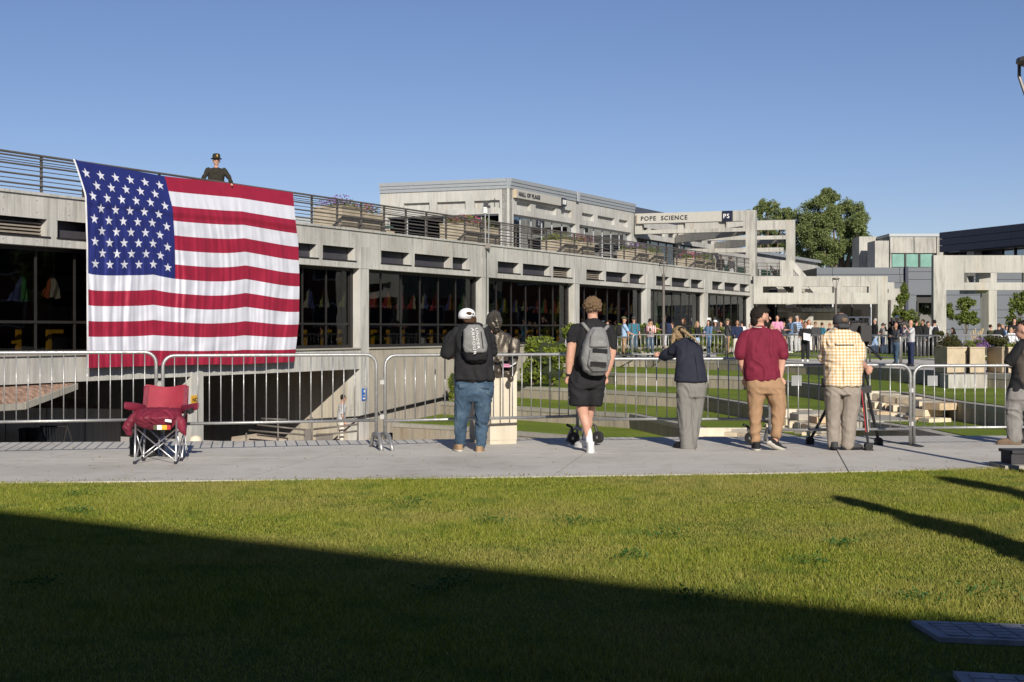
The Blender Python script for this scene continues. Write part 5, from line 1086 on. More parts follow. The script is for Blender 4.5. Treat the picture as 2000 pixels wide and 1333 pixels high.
def backpack(F_, label, rows, mat, mat2, split, straps, extras):
    t = thing('backpack', label, 'backpack', tuple(F_.w((rows[0][1] + rows[0][2]) / 2, rows[-1][0], rows[0][4])))
    S_ = lambda n, m, fn, v=.008, d=None, sm=3: remesh(one(n, m, t, fn), v, sm, d)
    S_('shell', mat, lambda b: F_.body(b, rows, 3.0), .008, crease(.006, 8, 6, 9.0)); S_('front_pocket', mat2, lambda b: F_.body(b, split, 3.2), .008, crease(.004, 9, 9, 3.0))
    for q in straps: one('strap', mat2 if len(q) < 5 else q[4], t, lambda b: b.tube([F_.w(*p) for p in q[:3]], q[3], 8), True)
    extras(t); return t
def exA(t):
    c = A.w(921.5, 636.5, -.345); 
    one('lettering', 'white', t, lambda b: text_into(b, 'UNDER', .045, A.w(930, 641, -.402), (.10, 0, -1), (1, 0, .10), .004, .0, sx=1.5)); one('lettering', 'white', t, lambda b: text_into(b, 'ARMOUR', .045, A.w(922, 641, -.402), (.10, 0, -1), (1, 0, .10), .004, .0, sx=1.5)); one('zip', 'c_black', t, lambda b: b.tube([A.w(941, 648, -.39), A.w(945, 680, -.39)], .006, 6))
backpack(A, 'grey and black backpack with white lettering worn by the man in the white cap', [(636, 916, 938, .08, -.2), (642, 907, 946, .18, -.22), (665, 905, 953, .22, -.24), (690, 906, 955, .22, -.24), (702, 912, 952, .2, -.22), (706, 920, 946, .12, -.2)], 'c_black', 'bag_grey', [(637, 914, 940, .1, -.3), (645, 907, 946, .14, -.32), (675, 906, 953, .15, -.32), (686, 909, 951, .13, -.32)], [((912, 642, -.1), (906, 636, -.02), (908, 645, .12), .018, 'bag_grey'), ((944, 640, -.1), (950, 636, -.02), (946, 645, .12), .018, 'bag_grey')], exA)
# --- B: curly hair, shorts
B = Fg('person with curly light brown hair in a black t-shirt, black shorts and white socks', 1152, 886, 16.9)
def fB(b):
    headparts(B, b, 1157, 602, 30, 36, (-.15, 1)); B.limb(b, [(1157, 612, 20, 0), (1158, 632, 21, 0)]); B.body(b, [(640, 1128, 1188, .2, 0), (690, 1132, 1182, .2, 0), (735, 1126, 1178, .2, 0)])
    B.limb(b, [(1122, 648, 22, 0), (1116, 680, 19, 0), (1113, 705, 17, .0), (1111, 733, 10, .02)]); B.hand(b, B.w(1111, 735, .02), (.25, .1, -1), 1, .95, .3)
    B.limb(b, [(1190, 650, 20, 0), (1196, 688, 17, 0), (1190, 715, 15, .02), (1183, 735, 11, .04)]); B.hand(b, B.w(1182, 736, .04), (-.2, .1, -1), -1, .9, .3)
    B.limb(b, [(1133, 750, 32, 0), (1136, 790, 26, 0), (1140, 812, 20, 0), (1145, 830, 18, -.03), (1150, 858, 11, -.02)]); B.limb(b, [(1162, 750, 30, .05), (1156, 795, 17, .12), (1152, 820, 14, .16), (1153, 830, 13, .18), (1146, 856, 10, .22)])
B.mk('body', 'skin', fB, .010)
B.mk('t_shirt', 'c_black', lambda b: (B.body(b, [(624, 1146, 1168, .15, 0), (632, 1134, 1182, .2, 0), (642, 1120, 1194, .25, 0), (670, 1125, 1191, .27, 0), (700, 1122, 1187, .26, 0), (728, 1119, 1184, .26, 0)]), B.limb(b, [(1126, 645, 26, 0), (1119, 655, 25, 0), (1117, 664, 23, 0)]), B.limb(b, [(1189, 646, 24, 0), (1195, 660, 21, 0), (1196, 680, 17, 0)])), .010, 5, crease(.006, 6, 3, 12.0))
B.mk('shorts', 'c_black', lambda b: (B.body(b, [(716, 1120, 1183, .24, 0), (740, 1112, 1183, .27, 0), (758, 1111, 1181, .27, .0)]), B.body(b, [(752, 1111, 1150, .26, 0), (775, 1112, 1151, .27, 0), (790, 1113, 1152, .27, .02)]), B.body(b, [(752, 1146, 1181, .25, .04), (775, 1148, 1178, .26, .05), (791, 1150, 1176, .25, .06)])), .010, 4, crease(.012, 6, 6, 7.0))
B.mk('sock', 'c_white', lambda b: B.limb(b, [(1147, 838, 15, -.025), (1150, 850, 14, -.02), (1151, 864, 14, -.02)]), .008, 3, crease(.002, 20, 40)); B.mk('sock', 'c_white', lambda b: B.limb(b, [(1150, 842, 11, .19), (1145, 862, 11, .22)]), .008, 3)
boot(B, 'sneaker', 'shoe_white', 1143, 1163, 862, 887, 'shoe_white', (.05, 1), -.02, .28); boot(B, 'sneaker', 'shoe_white', 1130, 1148, 862, 879, 'shoe_white', (-.5, 1), .25, .27)
B.raw('watch', 'c_black', lambda b: b.tube([B.w(1111.5, 731, .02), B.w(1111, 735, .02)], .034, 12))
def curls(b):
    rr = random.Random(4); c = B.w(1157, 598, -.0)
    b.ell(c, (.098, .112, .098))
    for i in range(420):
        th = rr.uniform(0, 6.28); ph = math.acos(rr.uniform(-.55, 1)); n_ = Vector((math.sin(ph) * math.cos(th), math.sin(ph) * math.sin(th), math.cos(ph)))
        if n_.y > .45 and n_.z < .35: continue
        o = c + Vector((n_.x * .098, n_.y * .112, n_.z * .10)) * rr.uniform(.98, 1.1); b.ell(o, (rr.uniform(.009, .017),) * 3, 6, 4)
B.mk('hair', 'hair_curl', curls, .0055, 1, hairdisp(.009, 55))
def exB(t):
    for (y, x0, x1) in ((681, 1154, 1182), (706, 1150, 1180)): one('webbing_band', 'c_black', t, lambda b: b.obox(B.w(x0, y + 6, -.408), B.w(x1, y + 8, -.408) - B.w(x0, y + 6, -.408), (0, -.012, 0), (0, 0, .045)))
    one('haul_loop', 'c_black', t, lambda b: b.tube([B.w(1156, 645, -.2), B.w(1163, 639, -.22), B.w(1173, 643, -.2)], .008, 6)); one('emblem', 'galv', t, lambda b: b.tube([B.w(1169 + 5 * math.cos(a * .63), 668 - 1.6 * math.sin(a * .63), -.405) for a in range(11)], .003, 5))
    one('side_pocket', 'c_black', t, lambda b: b.ell(B.w(1133, 698, -.24), (.035, .07, .1)))
backpack(B, 'heather grey backpack with two black bands worn by the curly haired man', [(642, 1154, 1176, .1, -.19), (650, 1146, 1181, .2, -.22), (675, 1136, 1187, .24, -.24), (700, 1131, 1190, .25, -.24), (722, 1137, 1184, .22, -.22), (730, 1147, 1178, .15, -.2)], 'bag_heather' if 'bag_heather' in M else 'bag_grey', 'bag_grey', [(646, 1156, 1174, .08, -.32), (656, 1150, 1180, .1, -.34), (676, 1148, 1183, .12, -.345), (680, 1152, 1181, .08, -.33), (684, 1147, 1184, .12, -.345), (712, 1144, 1183, .12, -.34), (722, 1150, 1178, .06, -.32)], [((1150, 648, -.15), (1138, 633, -.1), (1134, 634, .05), .022), ((1176, 648, -.15), (1186, 638, -.1), (1188, 640, .05), .022)], exB)
# --- C: woman in dark blazer leaning
Cw = Fg('woman with blond ponytail, dark blazer and wide grey trousers, leaning on the barrier', 1345, 879, 17.4)
def fC(b):
    headparts(Cw, b, 1333, 655, 26, 34, (-.3, 1), dy=.3); Cw.limb(b, [(1336, 662, 14, .25), (1345, 674, 16, .1)]); Cw.body(b, [(676, 1330, 1366, .18, .08), (710, 1328, 1368, .18, .02), (745, 1328, 1372, .2, 0)])
    Cw.limb(b, [(1328, 676, 16, .1), (1310, 695, 12, .25), (1300, 698, 9, .42)]); Cw.hand(b, Cw.w(1300, 697, .42), (-1, .3, .1), 1, .85, .5); Cw.limb(b, [(1364, 680, 15, .1), (1372, 700, 12, .3), (1350, 700, 9, .45)]); Cw.hand(b, Cw.w(1350, 700, .45), (-1, .3, 0), -1, .85, .5)
    Cw.limb(b, [(1337, 750, 26, 0), (1338, 810, 16, 0), (1340, 868, 10, 0)]); Cw.limb(b, [(1360, 750, 26, .04), (1353, 810, 16, .04), (1350, 868, 10, .05)])
Cw.mk('body', 'skin', fC, .010)
Cw.mk('blazer', 'c_blazer', lambda b: (Cw.body(b, [(664, 1330, 1352, .14, .16), (670, 1322, 1364, .2, .12), (682, 1322, 1370, .25, .07), (705, 1321, 1374, .25, .02), (725, 1320, 1377, .26, -.01), (744, 1317, 1381, .28, -.03)]), Cw.limb(b, [(1332, 676, 26, .1), (1318, 688, 24, .2), (1302, 697, 19, .32)]), Cw.limb(b, [(1362, 680, 22, .1), (1370, 694, 19, .25), (1355, 701, 16, .38)])), .010, 5, crease(.011, 6, 2.5, 21.0))
Cw.raw('seam', 'c_black', lambda b: b.tube([Cw.w(1352, 672, .0), Cw.w(1357, 705, -.115), Cw.w(1360, 743, -.175)], .003, 5)); 
Cw.mk('trousers', 'glen', lambda b: (Cw.body(b, [(738, 1323, 1377, .24, 0), (755, 1321, 1378, .26, -.01), (775, 1323, 1376, .25, 0)]), Cw.body(b, [(765, 1322, 1354, .24, 0), (800, 1324, 1352, .22, 0), (840, 1327, 1352, .21, 0), (876, 1329, 1356, .22, 0)]), Cw.body(b, [(765, 1348, 1377, .24, .03), (800, 1347, 1373, .22, .05), (840, 1343, 1366, .21, .06), (874, 1339, 1361, .22, .06)])), .010, 4, crease(.012, 9, 1.6, 31.0))
boot(Cw, 'shoe', 'shoe_black', 1334, 1358, 872, 880.5, 'shoe_black', (.1, 1), 0, .25); boot(Cw, 'shoe', 'shoe_black', 1324, 1338, 868, 877, 'shoe_black', (-.5, 1), .05, .24)
Cw.mk('hair', 'hair_blond', lambda b: (b.ell(Cw.w(1332.5, 653, .265), (.092, .115, .105)), Cw.limb(b, [(1334, 645, 8, .14), (1344, 652, 6, .06), (1356, 662, 5, -.01), (1366, 674, 2, -.05)]), Cw.limb(b, [(1321, 655, 10, .22), (1317, 670, 6, .2)])), .007, 2, hairdisp(.006, 45)); Cw.raw('hair_clip', 'c_black', lambda b: b.ell(Cw.w(1334, 643, .16), (.04, .02, .03)))
# --- D: man in maroon polo
D_m = Fg('bearded person in a maroon polo shirt and tan trousers, looking right', 1485, 880, 17.2)
def fD(b):
    headparts(D_m, b, 1486, 620, 33, 40, (.95, .3)); D_m.limb(b, [(1484, 632, 24, 0), (1484, 650, 26, 0)]); D_m.body(b, [(655, 1462, 1512, .22, 0), (700, 1460, 1512, .24, 0), (745, 1462, 1515, .24, 0)])
    D_m.limb(b, [(1454, 665, 22, 0), (1447, 692, 18, 0), (1450, 712, 14, .02), (1458, 735, 10, .08)]); D_m.hand(b, D_m.w(1458, 738, .08), (.3, .1, -1), 1, 1, .3)
    D_m.limb(b, [(1520, 665, 22, 0), (1527, 695, 18, 0), (1526, 715, 15, 0), (1524, 735, 11, 0)]); D_m.hand(b, D_m.w(1524, 738, 0), (.15, 0, -1), -1, 1, .4)
    D_m.limb(b, [(1475, 755, 34, 0), (1476, 800, 22, 0), (1476, 868, 12, 0)]); D_m.limb(b, [(1510, 755, 34, 0), (1518, 800, 22, .0), (1512, 862, 12, -.05)])
D_m.mk('body', 'skin', fD, .010); eyes(D_m, 1486, 620, 33, 40, (.95, .3))
D_m.mk('polo_shirt', 'c_maroon', lambda b: (D_m.body(b, [(640, 1472, 1496, .17, 0), (648, 1462, 1508, .22, 0), (656, 1453, 1516, .27, 0), (690, 1453, 1518, .31, -.01), (720, 1454, 1520, .32, -.02), (741, 1455, 1521, .31, -.02)]), D_m.limb(b, [(1460, 660, 30, 0), (1450, 676, 27, 0), (1447, 691, 24, 0)]), D_m.limb(b, [(1512, 660, 30, 0), (1524, 676, 27, 0), (1527, 693, 23, 0)])), .010, 5, crease(.018, 6.5, 2.0, 41.0))
D_m.raw('collar', 'c_maroon', lambda b: b.loft([(D_m.w(1484, 644, 0), .105, .10), (D_m.w(1484, 637, 0), .082, .088)], 20), None); D_m.raw('lanyard', 'c_cream', lambda b: b.tube([D_m.w(1484 + 15 * math.cos(a * .52), 638.5 - 1.5 * math.sin(a * .52), .098 * math.sin(a * .52)) for a in range(13)], .006, 5))
D_m.mk('trousers', 'c_khaki', lambda b: (D_m.body(b, [(738, 1457, 1524, .29, -.01), (755, 1457, 1532, .31, -.02), (768, 1460, 1533, .29, -.01)]), D_m.limb(b, [(1478, 764, 38, 0, 1.3), (1475, 795, 29, 0, 1.1), (1475, 830, 23, 0), (1476, 861, 19, 0)]), D_m.limb(b, [(1513, 764, 40, 0, 1.25), (1520, 795, 30, -.02, 1.1), (1518, 820, 25, -.04), (1514, 847, 22, -.06)])), .010, 4, crease(.008, 6, 7, 51.0))
boot(D_m, 'sneaker', 'shoe_black', 1468, 1486, 863, 880, 'sole', (.05, 1), 0, .28)
D_m.mk('sneaker', 'shoe_black', lambda b: D_m.limb(b, [(1503, 861, 13, -.1), (1512, 866, 15, -.04), (1526, 875, 11, .06)]), .008, 3); D_m.raw('sole', 'sole', lambda b: b.limb([(*D_m.w(1499, 864, -.12), .036, .022), (*D_m.w(1510, 872, -.07), .034, .02), (*D_m.w(1530, 880, .04), .034, .02)]))
D_m.mk('hair', 'hair_dark', lambda b: (b.ell(D_m.w(1482.5, 615, 0), (.112, .114, .102)), b.ell(D_m.w(1489, 607.5, .0), (.092, .095, .045)), b.ell(D_m.w(1474, 627, .0), (.055, .09, .07))), .007, 2, hairdisp(.006, 40)); D_m.mk('beard', 'hair_dark', lambda b: (b.ell(D_m.w(1498, 634, .02), (.048, .07, .055)), D_m.limb(b, [(1491, 625, 7, -.06), (1495, 636, 9, -.05)])), .007, 2, hairdisp(.003, 60))
# --- E: cameraman in plaid shirt
E_m = Fg('cameraman in yellow plaid shirt, backwards grey cap and grey trousers behind a tripod', 1645, 878, 17.2)
def fE(b):
    headparts(E_m, b, 1643, 630, 30, 38, (.3, 1)); E_m.limb(b, [(1642, 640, 24, 0), (1642, 655, 25, 0)]); E_m.body(b, [(665, 1620, 1668, .24, 0), (750, 1620, 1670, .24, 0)])
    E_m.limb(b, [(1672, 672, 24, 0), (1676, 700, 21, -.02), (1680, 710, 19, .02), (1694, 717, 12, .1)]); E_m.hand(b, E_m.w(1694, 718, .1), (.6, .3, -.6), -1, 1.05, .7); E_m.limb(b, [(1614, 672, 22, 0), (1612, 700, 18, .1), (1630, 700, 12, .3)]); E_m.hand(b, E_m.w(1630, 700, .3), (1, .4, 0), 1, 1, .6)
    E_m.limb(b, [(1628, 765, 30, 0), (1628, 810, 20, 0), (1628, 868, 12, 0)]); E_m.limb(b, [(1662, 765, 30, 0), (1660, 810, 20, 0), (1656, 868, 12, 0)])
E_m.mk('body', 'skin', fE, .010)
E_m.mk('plaid_shirt', 'plaid_yellow', lambda b: (E_m.body(b, [(643, 1630, 1654, .18, 0), (648, 1620, 1664, .22, 0), (660, 1609, 1674, .28, 0), (690, 1610, 1680, .33, -.01), (725, 1612, 1681, .34, -.02), (752, 1611, 1679, .34, -.03)]), E_m.limb(b, [(1617, 664, 28, 0), (1613, 685, 24, .05), (1613, 700, 20, .1)]), E_m.limb(b, [(1666, 664, 32, 0), (1674, 680, 29, 0), (1676, 696, 26, -.01)])), .009, 4, crease(.020, 6.5, 5, 61.0))
E_m.mk('trousers', 'c_cargo', lambda b: (E_m.body(b, [(750, 1610, 1680, .3, -.01), (770, 1611, 1680, .31, -.02)]), E_m.limb(b, [(1627, 770, 34, -.01, 1.45), (1627, 815, 27, 0, 1.2), (1628, 868, 23, 0)]), E_m.limb(b, [(1662, 770, 36, -.01, 1.4), (1659, 815, 32, .0, 1.1), (1655, 868, 26, 0)])), .010, 4, crease(.008, 6, 7, 71.0))
boot(E_m, 'shoe', 'c_char', 1618, 1638, 866, 877, 'shoe_black', (0, 1), 0, .28); boot(E_m, 'shoe', 'c_char', 1648, 1674, 866, 878, 'shoe_black', (1, .25), 0, .29)
def capE(b):
    c = E_m.w(1643, 627, 0); b.loft([(c + Vector((0, 0, z)), r, r * 1.1) for z, r in ((-.045, .092), (-.01, .10), (.03, .096), (.065, .075), (.085, .045), (.093, .014))], 24, None, 2)
cpe = E_m.raw('cap', 'c_char', capE); E_m.raw('cap_peak', 'c_char', lambda b: b.loft([(E_m.w(1644, 633, -.105), .082, .03), (E_m.w(1645, 641, -.135), .07, .02)], 18), cpe); E_m.raw('cap_patch', 'c_brown', lambda b: b.box(E_m.w(1645, 625.5, -.112), (.07, .012, .05)), cpe)
E_m.raw('vent_flap', 'plaid_yellow', lambda b: b.loft([(E_m.w(1644, 673, -.19), .115, .012), (E_m.w(1644, 670, -.16), .12, .02)], 20)); E_m.raw('belt_radio', 'c_black', lambda b: b.box(E_m.w(1609, 748, 0), (.05, .05, .11)))
# camera and tripod
tp_ = thing('tripod', 'black camera tripod with a red striped leg right of the plaid shirted cameraman', 'tripod', tuple(E_m.w(1688, 873, .35)))
ap = E_m.w(1687, 680, .3)
for i, (x, y, dy) in enumerate(((1582, 868, .62), (1696, 880, -.12), (1716, 869.5, .28))):
    ft_ = G(x, y, 0); mid = ap.lerp(ft_, .42); lg = one('leg', 'black', tp_, lambda b: (b.tube([ap + Vector((-.025, 0, 0)), mid + Vector((-.03, 0, 0))], .014, 8), b.tube([ap + Vector((.025, 0, 0)), mid + Vector((.03, 0, 0))], .014, 8), b.box(mid, (.11, .06, .09)), b.tube([mid, ft_ + Vector((0, 0, .05))], .02 if i != 1 else .016, 8)))
    one('foot', 'rubber', lg, lambda b: (b.tube([ft_ + Vector((-.0, -.05, .05)), ft_ + Vector((0, .05, .05))], .048, 10), b.box(ft_ + Vector((0, 0, .01)), (.09, .13, .018))))
    if i == 1: one('red_stripe', 'c_red', lg, lambda b: b.tube([mid + Vector((-.012, -.025, 0)), mid.lerp(ft_, .7) + Vector((-.012, -.025, 0))], .006, 6)); one('carbon_tube', 'rail', lg, lambda b: b.tube([mid + Vector((.03, -.01, 0)), mid.lerp(ft_, .7) + Vector((.02, -.01, 0))], .011, 6))
one('bowl', 'black', tp_, lambda b: b.tube([ap + Vector((0, 0, -.03)), ap + Vector((0, 0, .1))], [.06, .08], 14)); one('pan_handle', 'black', tp_, lambda b: (b.tube([E_m.w(1690, 668, .2), E_m.w(1706, 682, .1), E_m.w(1721, 701, .0)], .012, 8), b.tube([E_m.w(1711, 689, .06), E_m.w(1721.5, 702, 0)], .02, 8)))
vc = thing('video_camera', 'large black shoulder video camera mounted on the tripod', 'video camera', tuple(ap + Vector((0, 0, .1))))
one('camera_body', 'black', vc, lambda b: (b.box(E_m.w(1680, 655, .25), (.26, .42, .22)), b.box(E_m.w(1680, 669, .25), (.2, .34, .1)))); one('battery', 'black', vc, lambda b: b.box(E_m.w(1689, 652, -.02), (.13, .12, .19))); one('top_handle', 'black', vc, lambda b: (b.tube([E_m.w(1664, 640, .2), E_m.w(1667, 629, .22), E_m.w(1692, 628, .22), E_m.w(1697, 638, .2)], .016, 8), b.box(E_m.w(1683, 636, .2), (.2, .2, .06))))
one('viewfinder', 'black', vc, lambda b: (b.tube([E_m.w(1660, 647, .1), E_m.w(1668, 640, .3)], .035, 12), b.box(E_m.w(1665, 633, .3), (.09, .07, .06)))); one('lens', 'black', vc, lambda b: b.tube([E_m.w(1680, 656, .45), E_m.w(1680, 656, .8)], [.06, .075], 18)); one('transmitter', 'black', vc, lambda b: (b.box(E_m.w(1700, 655, .1), (.06, .1, .24)), b.tube([E_m.w(1698, 636, .1), E_m.w(1701, 622, .1)], .006, 6), b.tube([E_m.w(1691, 632, .1), E_m.w(1690, 620, .1)], .006, 6)))
one('cable', 'black', vc, lambda b: b.tube([E_m.w(1688, 640, .05), E_m.w(1700, 645, 0), E_m.w(1699, 665, 0), E_m.w(1690, 672, .1)], .007, 6)); 
one('ribs', 'metal_dark', vc, lambda b: [b.box(E_m.w(1672 + 4 * i, 668, .05), (.012, .02, .1)) for i in range(6)])['kind'] = 'stuff'
# --- F: man cut by the right edge
F_m = Fg('person in dark t-shirt, brown vest and grey work trousers at the right edge', 1985, 868, 18.0)
def fF(b):
    headparts(F_m, b, 1999, 645, 30, 36, (-.95, .4)); F_m.limb(b, [(2002, 655, 20, 0), (2006, 672, 22, 0)]); F_m.body(b, [(680, 1994, 2040, .2, 0), (760, 1980, 2030, .22, 0)])
    F_m.limb(b, [(1992, 680, 20, 0), (1978, 702, 16, 0), (1972, 712, 14, .05), (1985, 716, 9, .25)]); F_m.hand(b, F_m.w(1985, 716, .25), (1, .2, 0), 1, 1, .6); F_m.limb(b, [(2040, 680, 18, 0), (2046, 710, 16, 0), (2030, 716, 10, .2)]); F_m.hand(b, F_m.w(2030, 716, .2), (-1, .2, 0), -1, 1, .6)
    F_m.limb(b, [(1990, 770, 28, 0), (1982, 808, 18, 0), (1984, 858, 12, 0)]); F_m.limb(b, [(2018, 770, 28, 0), (2022, 808, 18, .1), (2018, 858, 12, .15)])
F_m.mk('body', 'skin', fF, .010); eyes(F_m, 1999, 645, 30, 36, (-.95, .4))
F_m.mk('t_shirt', 'c_black', lambda b: (F_m.body(b, [(663, 1995, 2016, .15, 0), (672, 1990, 2036, .22, 0), (700, 1984, 2038, .26, 0), (740, 1974, 2034, .28, 0), (764, 1970, 2032, .28, 0)]), F_m.limb(b, [(1997, 678, 26, 0), (1983, 696, 24, 0), (1975, 706, 22, .03)])), .010, 5, crease(.011, 6, 4, 81.0)); F_m.mk('vest', 'c_taupe', lambda b: F_m.body(b, [(664, 2000, 2020, .18, -.02), (680, 1994, 2042, .28, -.02), (710, 1982, 2044, .33, -.02), (745, 1984, 2040, .33, -.03), (752, 1990, 2036, .3, -.03)]), .010, 5, crease(.012, 5, 3, 83.0))
F_m.mk('trousers', 'c_char2' if 'c_char2' in M else 'c_grey', lambda b: (F_m.body(b, [(758, 1969, 2034, .28, 0), (780, 1967, 2036, .3, 0)]), F_m.limb(b, [(1987, 775, 40, 0), (1980, 800, 32, 0), (1982, 852, 28, 0)]), F_m.limb(b, [(2018, 775, 38, .04), (2022, 805, 30, .1), (2018, 856, 26, .15)])), .010, 4, crease(.014, 6, 8, 91.0)); boot(F_m, 'work_boot', 'c_brown', 1954, 1994, 856, 869, 'c_brown', (-1, .15), 0, .31); boot(F_m, 'work_boot', 'c_brown', 2000, 2030, 856, 866, 'c_brown', (-1, .2), .2, .3)
F_m.mk('hair', 'hair_dark', lambda b: (b.ell(F_m.w(2002, 638, 0), (.098, .10, .085)), b.ell(F_m.w(2008, 650, 0), (.06, .085, .07))), .007, 1, hairdisp(.012, 40))
# --- statue on pedestal
ped = thing('pedestal', 'pale stone pedestal carrying the seated bronze statue', 'pedestal', tuple(G(957, 868.5, 0)))
pa, pb_, pc = G(957, 868.5, 0), G(1009.5, 867, 0), G(917, 862.5, 0); pd = pb_ + pc - pa; pz = (1.45 - (731 - HZ) / F * pa.y)
one('shaft', 'limestone', ped, lambda b: b.prism([tuple(q.xy) for q in (pa, pb_, pd, pc)], .05, pz)); cen = (pa + pd) / 2
one('plinth', 'limestone', ped, lambda b: b.prism([tuple(cen.xy.lerp(q.xy, .98)) for q in (pa, pb_, pd, pc)], 0, .049)); one('cap_slab', 'limestone', ped, lambda b: b.prism([tuple(cen.xy.lerp(q.xy, 1.03)) for q in (pa, pb_, pd, pc)], pz, pz + .03))
stt = Fg('seated bronze statue of a draped figure with one knee raised, reading on the pedestal', 975, 731, cen.y, pz, 'statue', 'statue')
def fS(b):
    headparts(stt, b, 968, 632, 24, 36, (.35, -1), dy=-.1); b.ell(stt.w(965, 622, -.02), (.088, .10, .095)); b.ell(stt.w(961, 632, .0), (.07, .09, .09))
    for q in (-1, 1): b.ell(stt.w(971 + q * 5, 627, -.185), (.02, .02, .008))
    b.limb([(*stt.w(968, 640, -.2), .008), (*stt.w(975, 640, -.195), .008)]); stt.limb(b, [(968, 645, 15, -.02), (970, 655, 18, 0)])
    stt.body(b, [(648, 962, 984, .16, 0), (656, 955, 996, .22, 0), (680, 955, 999, .26, 0), (705, 957, 1000, .28, 0), (724, 950, 1003, .36, -.02), (729, 950, 1004, .4, -.02)])
    stt.limb(b, [(992, 664, 16, -.02), (999, 690, 14, -.04), (985, 712, 11, -.2)]); stt.limb(b, [(957, 664, 16, 0), (953, 695, 14, -.06), (968, 712, 11, -.22)]); stt.hand(b, stt.w(985, 712, -.2), (-.5, -.5, -.3), 1, .9, .5); stt.hand(b, stt.w(968, 712, -.22), (.6, -.5, -.3), -1, .9, .5)
    stt.limb(b, [(990, 722, 24, 0), (1003, 690, 20, -.1), (1006, 668, 19, -.22), (1003, 700, 14, -.28), (999, 730, 11, -.3)]); stt.limb(b, [(999, 732, 11, -.3), (998, 738, 11, -.42)]); stt.limb(b, [(965, 722, 24, 0), (957, 716, 20, -.25), (975, 724, 14, -.35), (990, 727, 10, -.3)])
stt.mk('figure', 'bronze', fS, .010, 3, crease(.014, 7, 5, 99.0)); one('open_book', 'c_pinkpage' if 'c_pinkpage' in M else 'c_pink', stt.t, lambda b: (b.obox(stt.w(982, 716, -.42), (.09, .0, .0), (0, .12, .03), (0, 0, .01)), )); one('page', 'white', stt.t, lambda b: b.obox(stt.w(996, 716, -.42), (.08, 0, .05), (0, .12, .02), (0, 0, .008)))
